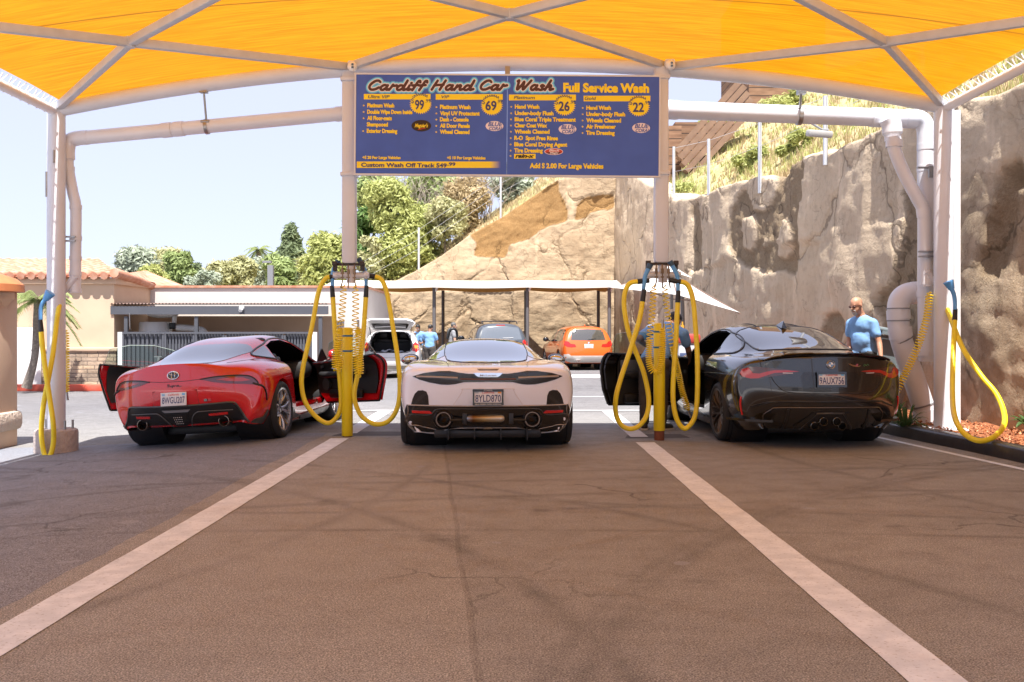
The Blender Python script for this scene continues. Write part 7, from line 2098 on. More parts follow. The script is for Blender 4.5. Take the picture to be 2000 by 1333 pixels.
# ------------------------------------------------------------------ parked cars at the back
def hatch_rings(Wd, ro, L, H, belt, tuck=.55):
 h = Wd / 2
 fy = L - ro
 def low(k=1.0, dz=0): return [(h * .84 * k, .24), (h * .95 * k, .32), (h * 1.0 * k, .52), (h * 1.0 * k, .74), (h * .97 * k, belt - .10)]
 rr = h * .70
 return [
  ring(-ro, low(.97), [(h * .92, belt), (h * .82, belt + (H - belt) * .45), (rr * .96, H - .13), (rr * .5, H - .07), (0, H - .06)], [.20, .18, .16, .16, .14, .10, .16, .26, .24, .23]),
  ring(-ro + .42, low(), [(h * .95, belt + .01), (h * .87, belt + (H - belt) * .45), (rr, H - .08), (rr * .5, H - .025), (0, H - .02)]),
  ring(.3, low(), [(h * .95, belt), (h * .89, belt + (H - belt) * .42), (rr * 1.02, H - .05), (rr * .5, H - .005), (0, H)]),
  ring(1.0, low(.985), [(h * .95, belt - .01), (h * .89, belt + (H - belt) * .40), (rr * 1.03, H - .05), (rr * .5, H), (0, H + .005)]),
  ring(1.6, low(.985), [(h * .94, belt - .02), (h * .90, belt + (H - belt) * .34), (rr * 1.05, H - .12), (rr * .52, H - .07), (0, H - .06)]),
  ring(2.15, low(.99), [(h * .92, belt - .03), (h * .88, belt + .03), (rr * 1.12, belt + .18), (rr * .6, belt + .22), (0, belt + .23)]),
  ring(2.55, low(1.0), [(h * .92, belt - .06), (h * .82, belt - .02), (rr * .8, belt + .0), (rr * .4, belt + .02), (0, belt + .025)]),
  ring(fy - .35, low(.96), [(h * .85, belt - .14), (h * .72, belt - .12), (h * .52, belt - .11), (h * .26, belt - .10), (0, belt - .10)]),
  ring(fy, [(h * .64, .24), (h * .74, .32), (h * .80, .5), (h * .78, .62), (h * .72, belt - .30)], [(h * .60, belt - .27), (h * .46, belt - .26), (h * .32, belt - .25), (h * .16, belt - .25), (0, belt - .25)])]
def hatch_car(label, loc, yaw, paint, Wd, ro, L, H, belt, wb, rw, cut_rear=None, rim=None, name='hatchback', cat='car'):
 c = Car(name, label, loc, yaw, paint, cat=cat, group='cars parked at the back of the lot')
 rs = hatch_rings(Wd, ro, L, H, belt)
 h = Wd / 2
 cx = [h * .88, h * .66, h * .44, h * .22, 0]
 rear = cap(rs[0], [[.0] * 5] * 4, [.78, .52, .34, .24], [cx] * 4)
 rear = [[(cx[q], -ro + dy + .05 * (cx[q] / h) ** 2, z) for q in range(5)] for dy, z in ((.0, .78), (-.05, .54), (-.02, .34), (.12, .24))]
 c.cage(rs, rear, cap(rs[-1], [.06, .08, .05, -.05], [.58, .46, .30, .22]), level=3)
 c.arches([(0, rw, rw + .045), (wb, rw, rw + .045)])
 if cut_rear: c.cut(cut_rear, 'rear')
 lining(c, .04)
 c.finish()
 for x, y in ((h * .985, 0), (-h * .985, 0), (h * .97, wb), (-h * .97, wb)):
  c.wheel(x, y, rw, .22, rw * .68, 5, rim or M_silver, 'double')
 b0 = belt + .03
 for side in ('left', 'right'):
  c.panel('side_window', [(-ro + .42, b0 + .04), (-.05, b0), (-.05, H - .13), (-ro + .55, H - .17)], side, M_glass, cell=.08)
  c.panel('side_window', [(.0, b0), (.85, b0 - .01), (.85, H - .11), (.0, H - .12)], side, M_glass, cell=.08)
  c.panel('side_window', [(.92, b0 - .01), (2.0, b0 - .02), (1.62, H - .20), (1.3, H - .12), (.92, H - .11)], side, M_glass, cell=.08)
  sx = 1 if side == 'right' else -1
  MB().sphere((sx * (h + .10), 1.75, belt + .08), .11, sc=(1, .55, .75)).build('door_mirror', M_blackg, c.t, 180, world=False)
  MB().cyl((sx * (h - .05), 1.77, belt + .03), (sx * (h + .05), 1.75, belt + .06), .022, seg=8).build('mirror_arm', M_black, c.t, 60, world=False)
  c.bead('door_handle', [(.10, belt - .10), (.28, belt - .10)], side, paint, r=.016, off=.015, both=False, smooth=0)
  c.bead('panel_gap', [(-.02, belt + .02), (-.02, .60)], side, M_gap, r=.004, off=0, both=False, smooth=0)
  c.bead('panel_gap', [(.90, belt + .0), (.92, .34)], side, M_gap, r=.004, off=0, both=False, smooth=0)
 c.panel('windscreen', [(-h * .62, 1.72), (-h * .78, 2.2), (0, 2.3), (h * .78, 2.2), (h * .62, 1.72), (0, 1.75)], 'top', M_glass, cell=.1)
 MB().box((0, 1.2, .25), (Wd * .72, L * .72, .08), bev=.03).build('underbody', M_black, c.t, 30, world=False)
 return c
M_orange = car_paint('orange_paint', (.62, .105, .012), .3)
oc = hatch_car('orange crossover with a silver lower bumper parked at the back right', (2.46, 34.6, 0), R(8.5), M_orange, 1.80, .88, 4.46, 1.52, .96, 2.76, .34, name='crossover')
oc.panel('rear_window', [(-.60, 1.03), (-.53, 1.37), (0, 1.40), (.53, 1.37), (.60, 1.03), (0, 1.01)], 'rear', glass_mat('orange_car_glass', (.06, .055, .045), .8), cell=.08)
oc.bead('rear_wiper', [(0, 1.035), (.26, 1.07)], 'rear', M_black, r=.008, off=.012, smooth=0, both=False)
oc.pair('tail_light', [(.44, .80), (.47, .88), (.62, .90), (.70, .98), (.80, .99), (.83, .86), (.72, .80), (.60, .79)], 'rear', M_tailr, off=.012, cell=.05)
M_lowb = pm('silver_grey_bumper', (.50, .46, .43), .4, var=(4, (.42, .38, .35), .2))
oc.panel('lower_bumper', [(-.84, .54), (-.70, .56), (-.62, .50), (.62, .50), (.70, .56), (.84, .54), (.82, .34), (.60, .27), (-.60, .27), (-.82, .34)], 'rear', M_lowb, off=.015, cell=.07, depth=.03)
oc.panel('lower_bumper_inset', [(-.58, .47), (.58, .47), (.52, .33), (-.52, .33)], 'rear', pm('pale_bumper_inset', (.58, .54, .50), .45), off=.022, cell=.08)
for dx in (-.42, -.34):
 MB().cyl((dx, -.98, .33), (dx, -.80, .33), .035, seg=14).build('exhaust_tip', M_chrome, oc.t, 50, world=False)
p0, _ = oc.hit('rear', 0, .82)
oc.plate((0, p0.y - .02, .815), '5LWU', tilt=R(-4), width=.30, top=None) if False else None
mb = MB(); mb.box((0, p0.y - .012, .815), (.31, .012, .155), bev=.003); pl_ = mb.build('licence_plate', M_plate, oc.t, 30, world=False)
mb = MB(); [mb.box((-.10 + .04 * i, p0.y - .0195, .812), (.020, .002, .055)) for i in range(6)]; mb.build('plate_characters', M_platetx2, pl_, 0, world=False)
p0, n0 = oc.hit('rear', 0, .935)
mb = MB(); EM = Matrix.Translation(p0 + n0 * .004) @ n0.to_track_quat('Z', 'Y').to_matrix().to_4x4(); mb.lathe([(0, .004), (.036, .004), (.04, -.004)], EM, 20); em = mb.build('emblem', M_blackg, oc.t, 40, world=False)
for k in range(4):
 mb = MB(); a0 = k * math.pi / 2
 mb.add([EM @ Vector((0, 0, .0055))] + [EM @ Vector((.027 * math.cos(a), .027 * math.sin(a), .0055)) for a in np.linspace(a0, a0 + math.pi / 2, 7)], [(0, i + 1, i + 2) for i in range(6)])
 mb.build('emblem_quarter', pm('emblem_blue', (.06, .26, .55), .3) if k % 2 else M_white, em, 0, world=False)
mb = MB(); mb.sphere((0, -.20, 1.52), .05, sc=(.5, 1.4, .8)); mb.build('roof_fin', M_orange, oc.t, 60, world=False)
M_slatep = car_paint('slate_blue_paint', (.045, .052, .062), .3)
sc2 = hatch_car('dark slate blue SUV with roof rails parked behind the white sports car', (-.48, 32.3, 0), R(9), M_slatep, 1.80, .92, 4.5, 1.60, 1.02, 2.62, .36, name='suv', cat='suv')
sc2.panel('rear_window', [(-.66, 1.06), (-.57, 1.44), (0, 1.47), (.57, 1.44), (.66, 1.06), (0, 1.03)], 'rear', glass_mat('suv_glass', (.10, .115, .13), 1.0), cell=.08)
sc2.bead('rear_wiper', [(.05, 1.10), (.38, 1.11)], 'rear', pm('pale_wiper', (.45, .45, .45), .4), r=.012, off=.012, smooth=0, both=False)
sc2.bead('high_brake_light', [(-.14, 1.505), (.14, 1.505)], 'rear', M_tailr, r=.014, off=.006, smooth=0, both=False)
sc2.pair('tail_light', [(.68, .72), (.68, 1.02), (.74, 1.05), (.84, 1.0), (.85, .74)], 'rear', M_tailr, off=.012, cell=.06)
sc2.panel('lower_bumper', [(-.84, .56), (.84, .56), (.82, .34), (.60, .27), (-.60, .27), (-.82, .34)], 'rear', M_trim, off=.015, cell=.09, depth=.03)
p0, _ = sc2.hit('rear', 0, .80); mb = MB(); mb.box((0, p0.y - .012, .80), (.31, .012, .155), bev=.003); mb.build('licence_plate', M_plate, sc2.t, 30, world=False)
for sx in (-1, 1):
 MB().tube(catmull([(sx * .56, -.45, 1.56), (sx * .56, -.30, 1.635), (sx * .57, .4, 1.655), (sx * .57, 1.1, 1.64), (sx * .57, 1.25, 1.56)], 5), .018, 8).build('roof_rail', M_blackg, sc2.t, 60, world=False)
mb = MB()
for y in (-.15, .85): mb.cyl((-.57, y, 1.645), (.57, y, 1.645), .016, seg=8)
for y in (-.15,): MB().cyl((-.57, y, 1.645), (.57, y, 1.645), .018, seg=8).build('roof_bar', M_blackg, sc2.t, 60, world=False)
M_wcar = car_paint('plain_white_paint', (.68, .67, .66), .35)
opening = [(-.56, .80), (-.60, .90), (-.56, 1.12), (-.46, 1.30), (-.36, 1.335), (.36, 1.335), (.46, 1.30), (.56, 1.12), (.60, .90), (.56, .80), (.40, .755), (-.40, .755)]
hc = hatch_car('white hatchback with its tailgate raised and blue towels in the boot', (-3.53, 29.4, gz(-3.5)), R(1.5), M_wcar, 1.70, .78, 4.1, 1.42, .93, 2.55, .32, cut_rear=opening)
hc.bead('tailgate_seal', [(0, 1.345), (.36, 1.342), (.47, 1.305), (.57, 1.12), (.61, .90), (.57, .79), (.40, .748), (0, .748)], 'rear', M_black, r=.014, off=.0, smooth=4)
for a, b in ((-.30, 0), (.30, 0)):
 hc.seat(a, .55, .60, M_leather, h=.55)
MB().box((0, .12, .80), (1.15, .12, .52), rot=(R(12), 0, 0), bev=.05).build('rear_bench', pm('charcoal_cloth', (.03, .03, .032), .9), hc.t, 40, world=False)
MB().box((0, -.28, .66), (1.12, .85, .05)).build('boot_floor', M_black, hc.t, 30, world=False)
MB().box((-.02, -.60, .74), (1.12, .05, .03), bev=.01).build('boot_sill', M_wcar, hc.t, 30, world=False)
MB().grid(lambda u, v: Vector((-.50 + .92 * u, -.62 + .45 * v, .74 + .07 * math.sin(u * 3.1) * (.6 + .4 * math.sin(v * 9 + u * 14)) + .02 * math.sin(u * 31))), 30, 14)
tw = MB(); tw.grid(lambda u, v: Vector((-.50 + .92 * u, -.62 + .45 * v, .74 + .09 * math.sin(u * 3.1) * (.6 + .4 * math.sin(v * 9 + u * 14)) + .015 * math.sin(u * 31))), 36, 14)
tw.v = [tuple(PM[hc.t.name] @ Vector(v)) for v in tw.v]
o = tw.build('towel_heap', pm('pale_blue_towel', (.36, .44, .58), .9, var=(7, (.60, .60, .62), .2)), None, 60)
tag(o, 'heap of pale blue and white towels in the boot of the white hatchback', 'towels')
hc.pair('tail_light', [(.62, .80), (.63, .98), (.70, 1.05), (.78, 1.0), (.80, .82), (.74, .76)], 'rear', M_tailr, off=.012, cell=.05)
hc.pair('indicator', [(.66, .86), (.66, .95), (.76, .95), (.77, .86)], 'rear', pm('orange_lens', (.75, .22, .02), .15, coat=.8), off=.018, cell=.05, depth=0)
hc.bead('bumper_crease', [(0, .60), (.5, .60), (.78, .62)], 'rear', pm('white_crease', (.40, .39, .38), .5), r=.008, off=0)
hc.panel('lower_bumper', [(-.76, .38), (.76, .38), (.70, .27), (-.70, .27)], 'rear', pm('grey_lower_bumper', (.30, .27, .24), .6), off=.012, cell=.08)
tg = Matrix.Translation((0, -.50, 1.40)) @ Matrix.Rotation(R(-20), 4, 'X')
gt = MB()
outl = [(-.52, 0), (-.60, -.28), (-.74, -.62), (-.66, -.78), (-.50, -.86), (.50, -.86), (.66, -.78), (.74, -.62), (.60, -.28), (.52, 0)]
win_ = [(-.46, -.16), (-.55, -.50), (-.50, -.58), (.50, -.58), (.55, -.50), (.46, -.16)]
def gp(p, z): return tg @ Vector((p[0], p[1], z))
n = len(outl)
pts = [Vector(p) for p in outl] + [Vector(p) for p in win_]
vs_, _, fs_, _, _, _ = delaunay_2d_cdt(pts, [(i, (i + 1) % n) for i in range(n)] + [(n + i, n + (i + 1) % 6) for i in range(6)], [], 1, 1e-5)
keep = [f for f in fs_ if inpoly(*(sum((vs_[i] for i in f), Vector((0, 0))) / len(f)), outl) and not inpoly(*(sum((vs_[i] for i in f), Vector((0, 0))) / len(f)), win_)]
gt.add([gp(v, .0 + .06 * (1 - (v.x / .74) ** 2)) for v in vs_] + [gp(v, -.05 + .06 * (1 - (v.x / .74) ** 2)) for v in vs_], [tuple(f) for f in keep] + [tuple(q + len(vs_) for q in f)[::-1] for f in keep] + [(i, (i + 1) % n, len(vs_) + (i + 1) % n, len(vs_) + i) for i in range(n)])
g_o = gt.build('tailgate', M_wcar, hc.t, 30, world=False)
gg = MB(); gg.add([gp(p, .01) for p in win_] + [gp(p, -.02) for p in win_], [tuple(range(6)), tuple(range(6, 12))[::-1]]); gg.build('tailgate_window', pm('dark_gate_glass', (.05, .045, .04), .1, coat=.5), g_o, 0, world=False)
gs = MB(); gs.tube(catmull([gp((-.44, -.34), -.04), gp((0, -.42), -.05), gp((.44, -.34), -.04)], 6), .022, 6); gs.box(tg @ Vector((0, -.72, .0)), (.3, .06, .05)); gs.build('tailgate_trim', M_white, g_o, 60, world=False)
for sx in (-1, 1):
 MB().cyl((sx * .55, -.55, 1.05), gp((sx * .60, -.30), -.03), .012, seg=6).build('gas_strut', M_black, hc.t, 60, world=False)
# ------------------------------------------------------------------ people
def capsule(mb, a, b, ra, rb, seg_=14):
 a, b = Vector(a), Vector(b)
 d = (b - a); L_ = d.length
 if L_ < 1e-5: return mb.sphere(a, ra, seg_, 8)
 M_ = Matrix.Translation(a) @ d.to_track_quat('Z', 'Y').to_matrix().to_4x4()
 prof = [(0, -ra)] + [(ra * math.cos(t), ra * math.sin(t)) for t in np.linspace(-1.3, 0, 4)] + [(rb * math.cos(t), L_ + rb * math.sin(t)) for t in np.linspace(0, 1.3, 4)] + [(0, L_ + rb)]
 return mb.lathe(prof, M_, seg_)
def fuse(mb, vox, smooth_=6, fac=.5):
 me = bpy.data.meshes.new('fuse'); me.from_pydata(mb.v, [], mb.f)
 bm = bmesh.new(); bm.from_mesh(me); bmesh.ops.remove_doubles(bm, verts=bm.verts[:], dist=1e-5); bmesh.ops.recalc_face_normals(bm, faces=bm.faces[:]); bm.to_mesh(me); bm.free()
 return shaped(me, [('REMESH', dict(mode='VOXEL', voxel_size=vox)), ('SMOOTH', dict(factor=fac, iterations=smooth_))])
def frame(fwd, up=(0, 0, 1)):
 f = Vector(fwd).normalized(); u = Vector(up); r_ = f.cross(u).normalized(); u = r_.cross(f)
 return Matrix((r_, f, u)).transposed()
def hand(mb, wrist, dirv, palm_n, s=1.0, curl=.5, thumb_side=1):
 """palm and five bent fingers"""
 d = Vector(dirv).normalized(); n = Vector(palm_n); n = (n - d * n.dot(d)).normalized(); sd = d.cross(n) * thumb_side
 w = Vector(wrist)
 for q in (-1, 0, 1): capsule(mb, w + sd * q * .018 * s, w + d * .085 * s + sd * q * .026 * s, .017 * s, .014 * s, 10)
 for i, (off, L_) in enumerate(((.033, .070), (.011, .080), (-.011, .075), (-.032, .058))):
  p = w + d * .085 * s + sd * off * s; dd = d.copy()
  for k in range(3):
   dd = (dd + n * curl * (.5 + .3 * k)).normalized()
   q = p + dd * L_ * s * (.45, .32, .25)[k]
   capsule(mb, p, q, (.0098 - .0008 * k) * s, (.009 - .001 * k) * s, 8); p = q
 p = w + d * .025 * s + sd * .028 * s; dd = (d * .6 + sd * .8 + n * .25).normalized()
 for k in range(2):
  q = p + dd * (.042, .032)[k] * s
  capsule(mb, p, q, .0125 * s, .0105 * s, 8); p = q; dd = (dd + d * .5 + n * .2).normalized()
def person(label, J, skin, shirt, trousers, fwd, look, hairstyle=None, extra=None, sleeve=.55, s=1.0, vox=.012, fat=1.0, belly=0.0, shoes=(.02, .02, .02), group=None, hands=True):
 """J: joint points in world space"""
 J = {k: Vector(v) for k, v in J.items()}
 base = (J['footL'] + J['footR']) / 2; base.z = min(J['footL'].z, J['footR'].z) - .05 * s
 t = thing('person', label, 'person', base, group=group)
 F_ = frame(fwd); rt = F_ @ Vector((1, 0, 0)); fw = F_ @ Vector((0, 1, 0))
 Fh = frame(look, (0, 0, 1)); hr_ = Fh @ Vector((1, 0, 0)); hf = Fh @ Vector((0, 1, 0)); hu = Fh @ Vector((0, 0, 1))
 b = MB()
 H = J['head']
 def hp(x, y, z): return H + (hr_ * x + hf * y + hu * z) * s
 Mh = Matrix.LocRotScale(Vector((0, 0, 0)), Fh.to_quaternion(), None)
 def ellip(mb, c, rx, ry, rz, sg=20, rg=14, M3=Fh):
  k = len(mb.v); mb.sphere((0, 0, 0), 1, sg, rg)
  mb.v[k:] = [tuple(Vector(c) + M3 @ Vector((v[0] * rx * s, v[1] * ry * s, v[2] * rz * s))) for v in mb.v[k:]]
 ellip(b, hp(0, -.005, .035), .077, .098, .090)
 ellip(b, hp(0, .022, -.045), .062, .072, .075)
 ellip(b, hp(0, .055, -.085), .035, .035, .028)
 capsule(b, hp(0, .098, .012), hp(0, .112, -.022), .011 * s, .017 * s, 10)
 ellip(b, hp(0, .088, -.056), .026, .014, .012)
 for q in (-1, 1):
  ellip(b, hp(q * .079, -.005, -.005), .012, .024, .034)
  ellip(b, hp(q * .031, .083, .030), .024, .012, .010)
 capsule(b, hp(0, -.02, -.06), J['neck'], .056 * s, .062 * s)
 capsule(b, J['neck'], J['chest'], .075 * s, .09 * s); capsule(b, J['chest'], J['hip'], .09 * s, .095 * s)
 for q in 'LR':
  capsule(b, J['chest'].lerp(J['neck'], .6), J['sh' + q], .08 * s, .058 * s)
  capsule(b, J['sh' + q], J['el' + q], .053 * s, .041 * s)
  capsule(b, J['el' + q], J['el' + q].lerp(J['wr' + q], .35), .042 * s, .041 * s); capsule(b, J['el' + q].lerp(J['wr' + q], .35), J['wr' + q], .041 * s, .026 * s)
  capsule(b, J['hp' + q], J['kn' + q], .078 * s, .052 * s); capsule(b, J['kn' + q], J['footL' if q == 'L' else 'footR'] + Vector((0, 0, .05 * s)), .05 * s, .036 * s)
  capsule(b, J['hip'], J['hp' + q], .095 * s, .08 * s)
  if hands:
   d = (J['wr' + q] - J['el' + q]).normalized()
   hand(b, J['wr' + q], d, J.get('palm' + q, rt * (1 if q == 'L' else -1)), s, .32, 1 if q == 'L' else -1)
 link('body', fuse(b, vox, 5), skin, t, 180)
 for q in (-1, 1):
  MB().sphere(hp(q * .031, .0815, .010), .0125 * s, 10, 8).build('eye', M_white, t, 180)
  MB().sphere(hp(q * .031, .0905, .010), .0055 * s, 8, 6).build('iris', M_black, t, 180)
 c = MB()
 ch, hi = J['chest'], J['hip']
 def tor(p, wx_, wy_, wz_): ellip(c, p, wx_, wy_, wz_, 20, 12, F_)
 up_ = (J['neck'] - hi).normalized()
 Ft = Matrix((rt, up_.cross(rt).normalized() * -1 if False else (up_.cross(rt)).normalized(), up_)).transposed()
 def torT(p, wx_, wy_, wz_): ellip(c, p, wx_, wy_, wz_, 20, 12, Ft)
 torT(ch.lerp(J['neck'], .25), .175 * fat, .115 * fat, .17)
 torT(ch.lerp(hi, .35), .170 * fat, .120 * fat, .20); torT(ch.lerp(hi, .75), .172 * fat, .125 * fat, .20)
 torT(hi + up_ * .02 * s, .178 * fat, .13 * fat, .13)
 if belly: torT(ch.lerp(hi, .55) + fw * belly * s, .15 * fat, .12 * fat, .20)
 for q in 'LR':
  e = J['sh' + q].lerp(J['el' + q], sleeve)
  capsule(c, J['neck'].lerp(ch, .2).lerp(J['sh' + q], .3), J['sh' + q], .075 * s, .070 * s)
  capsule(c, J['sh' + q], e, .071 * s, .072 * s)
 sm = fuse(c, vox * 1.1, 9)
 for v in sm.vertices:
  n = noise.fractal(v.co * 9 / s, .8, 2.0, 3)
  v.co += v.normal * (.005 * n * s + .002 * s * math.sin((v.co.z * 40 + v.co.x * 22) / s))
 link('shirt', sm, shirt, t, 180)
 g = MB()
 for q in 'LR':
  f = J['footL' if q == 'L' else 'footR']
  capsule(g, J['hip'] + (J['hp' + q] - J['hip']) * .6, J['hp' + q], .125 * s * fat, .115 * s)
  capsule(g, J['hp' + q], J['kn' + q], .108 * s, .082 * s); capsule(g, J['kn' + q], f + Vector((0, 0, .07 * s)), .080 * s, .066 * s)
 ellip(g, J['hip'] - up_ * .03 * s, .165 * fat, .125, .11, 20, 12, F_)
 pm_ = fuse(g, vox * 1.2, 5)
 for v in pm_.vertices: v.co += v.normal * (.008 * noise.fractal(v.co * 10 / s, .8, 2.0, 3) * s)
 link('trousers', pm_, trousers, t, 180)
 for q in 'LR':
  f = J['footL' if q == 'L' else 'footR']; td = J.get('toe' + q, fw)
  td = Vector((td[0], td[1], 0)).normalized()
  k = MB(); capsule(k, f - td * .05 * s + Vector((0, 0, .0)), f + td * .15 * s - Vector((0, 0, .012 * s)), .046 * s, .038 * s); capsule(k, f, f + Vector((0, 0, .05 * s)), .045 * s, .042 * s)
  link('shoe', fuse(k, .012, 3), pm('shoe_%d' % int(shoes[0] * 100), shoes, .6), t, 180)
  k = MB(); sdx = td.cross(Vector((0, 0, 1)))
  k.prism([(a, b_) for a, b_ in [(-.045, -.09), (.045, -.09), (.05, .10), (.03, .19), (-.03, .19), (-.05, .10)]], .02 * s, Matrix.Translation(f - Vector((0, 0, .05 * s))) @ Matrix((sdx, td, Vector((0, 0, 1)))).transposed().to_4x4() @ Matrix.Scale(s, 4))
  k.build('shoe_sole', pm('pale_sole', (.5, .48, .45), .7), t, 30)
 if hairstyle:
  mat, zc, grow = hairstyle
  hm = MB(); ellip(hm, hp(0, -.012, .045), .084 * grow, .101 * grow, .090 * grow)
  hm2 = fuse(hm, .010, 2)
  bm = bmesh.new(); bm.from_mesh(hm2)
  kill = []
  for f in bm.faces:
   q = f.calc_center_median() - H; fy_, fz_ = q.dot(hf) / s, q.dot(hu) / s
   if fz_ < zc + max(0, fy_) * .9 + .01 * math.sin(q.dot(hr_) * 90) or (fy_ > .06 and fz_ < .085): kill.append(f)
  bmesh.ops.delete(bm, geom=kill, context='FACES')
  me = bpy.data.meshes.new('hair'); bm.to_mesh(me); bm.free()
  me = shaped(me, [('SOLIDIFY', dict(thickness=.012 * s, offset=-1))])
  for v in me.vertices: v.co += v.normal * .004 * s * noise.noise(v.co * 60)
  link('hair', me, mat, t, 180)
 if extra: extra(t, hp, hr_, hf, hu, J, ellip, rt, fw)
 return t
def skin_mat(name, a, b):
 m = pm(name, a, .5, var=(14, b, .25), bump=(90, .12, .003))
 m.node_tree.nodes['Principled BSDF'].inputs['Subsurface Weight'].default_value = .08
 return m
SK1 = skin_mat('tanned_skin', (.46, .24, .15), (.38, .19, .115)); SK2 = skin_mat('brown_skin', (.30, .145, .085), (.24, .11, .06)); SK3 = skin_mat('light_skin', (.50, .30, .21), (.42, .23, .15))
M_tee = pm('blue_tee', (.19, .36, .60), .85, var=(6, (.16, .31, .54), .25), bump=(140, .2, .003))
M_jean = pm('dark_work_trousers', (.045, .038, .036), .85, var=(8, (.07, .058, .052), .25), bump=(120, .25, .003))
M_hairb = pm('black_hair', (.012, .010, .009), .55, bump=(120, .8, .004)); M_hairg = pm('grey_hair', (.09, .085, .08), .6, bump=(120, .8, .004))
def cap_hat(t, hp, hr_, hf, hu, J, ellip, rt, fw):
 k = MB(); ellip(k, hp(0, -.01, .055), .090, .108, .085)
 m_ = fuse(k, .010, 2); bm = bmesh.new(); bm.from_mesh(m_)
 bmesh.ops.delete(bm, geom=[f for f in bm.faces if (f.calc_center_median() - J['head']).dot(hu) < .045], context='FACES')
 me = bpy.data.meshes.new('cap'); bm.to_mesh(me); bm.free()
 link('cap', shaped(me, [('SOLIDIFY', dict(thickness=.006))]), pm('grey_cap', (.045, .045, .05), .8), t, 180)
 MB().prism([(hp(x, y, 0) - J['head']).to_tuple()[:2] for x, y in ((-.07, .07), (-.05, .15), (0, .175), (.05, .15), (.07, .07))], .008, Matrix.Translation(J['head'] + hu * .05)).build('cap_peak', pm('grey_cap', (.045, .045, .05), .8), t, 30)
person('person in a blue tee and dark trousers leaning into the open black car',
  dict(head=(2.22, 13.62, 1.42), neck=(2.12, 13.46, 1.37), chest=(2.03, 13.28, 1.24), hip=(1.84, 13.02, .90),
   shL=(1.86, 13.42, 1.31), shR=(2.27, 13.22, 1.26), elL=(1.68, 13.30, 1.18), wrL=(1.86, 13.50, 1.06), elR=(2.36, 13.36, 1.04), wrR=(2.42, 13.60, .92),
   hpL=(1.76, 13.06, .86), hpR=(1.95, 12.98, .86), knL=(1.74, 13.10, .47), knR=(1.96, 13.04, .46), footL=(1.73, 13.06, .05), footR=(1.95, 12.98, .05), toeL=(.2, 1, 0), toeR=(.9, .6, 0)),
  SK2, M_tee, M_jean, (.55, .83, 0), (.5, .75, -.45), (M_hairb, -.02, 1.0), cap_hat, fat=1.08, shoes=(.03, .03, .03))
def bald(t, hp, hr_, hf, hu, J, ellip, rt, fw):
 k = MB()
 fr_ = pm('dark_glasses', (.09, .03, .018), .1, coat=.6)
 for q in (-1, 1):
  ellip(k, hp(q * .034, .100, .010), .027, .006, .018)
  k.tube([hp(q * .060, .094, .016), hp(q * .080, .05, .016), hp(q * .084, -.01, .006)], .0035, 6)
 k.tube([hp(-.012, .106, .014), hp(0, .110, .016), hp(.012, .106, .014)], .0035, 6)
 k.build('sunglasses', fr_, t, 60)
 k = MB()
 ellip(k, hp(0, .066, -.100), .034, .034, .034); ellip(k, hp(0, .094, -.044), .034, .012, .009)
 for q in (-1, 1): capsule(k, hp(q * .030, .088, -.048), hp(q * .026, .080, -.09), .010, .012)
 me = fuse(k, .007, 1)
 for v in me.vertices: v.co += v.normal * .004 * noise.noise(v.co * 120)
 link('beard', me, pm('grey_white_beard', (.46, .42, .39), .8, var=(40, (.28, .25, .23), .2)), t, 180)
person('bald person with sunglasses and grey goatee in a blue tee behind the black car',
  dict(head=(4.985, 14.42, 1.665), neck=(5.06, 14.47, 1.51), chest=(5.10, 14.50, 1.33), hip=(5.14, 14.53, 1.00),
   shL=(5.19, 14.33, 1.41), shR=(4.98, 14.66, 1.41), elL=(5.255, 14.27, 1.13), wrL=(5.245, 14.16, .90), elR=(4.96, 14.66, 1.14), wrR=(4.90, 14.52, .92),
   hpL=(5.17, 14.44, .95), hpR=(5.09, 14.62, .95), knL=(5.16, 14.42, .56), knR=(5.08, 14.62, .56), footL=(5.18, 14.42, .18), footR=(5.08, 14.64, .18)),
  SK1, M_tee, M_black, (-.84, -.54, 0), (-.88, -.45, -.35), None, bald, fat=1.16, belly=.035)
def stander(label, X, Y, s, yaw, skin, shirt, hair, look=None, bend=0.0, extra=None, arm=0.0, ground=0.0):
 F_ = Matrix.Rotation(yaw, 3, 'Z')
 def q(x, y, z): return Vector((X, Y, ground)) + F_ @ Vector((x * s, y * s, z * s))
 b = bend
 J = dict(head=q(0, .06 + b, 1.60 - b * .5), neck=q(0, .01 + b * .7, 1.45 - b * .3), chest=q(0, b * .5, 1.28), hip=q(0, 0, .96), shL=q(-.19, b * .6, 1.39 - b * .2), shR=q(.19, b * .6, 1.39 - b * .2),
    elL=q(-.25, .02 + b + arm * .1, 1.12), elR=q(.25, .02 + b + arm * .1, 1.12), wrL=q(-.17, .16 + b + arm * .25, .98 + arm * .15), wrR=q(.17, .16 + b + arm * .25, .98 + arm * .15), hpL=q(-.09, 0, .92), hpR=q(.09, 0, .92),
    knL=q(-.10, .03, .50), knR=q(.10, .03, .50), footL=q(-.11, 0, .05), footR=q(.11, 0, .05))
 lk = F_ @ Vector(look or (0, 1, -.15))
 return person(label, J, skin, shirt, M_jean, F_ @ Vector((0, 1, 0)), lk, (hair, -.02, 1.0), extra, s=s, vox=.016, group='people at the back of the lot', shoes=(.03, .03, .03))
stander('person in a blue tee facing the camera with head bowed beside the white hatchback', P(818, 0, 30.6).x, 30.6, .90, R(170), SK2, M_tee, M_hairb, (0, 1, -.7), .05, arm=.5)
stander('person in a blue tee seen from behind near the white hatchback', P(839, 0, 29.8).x, 29.8, .885, R(-18), SK2, M_tee, M_hairb, (.2, 1, -.3), .02, arm=.6)
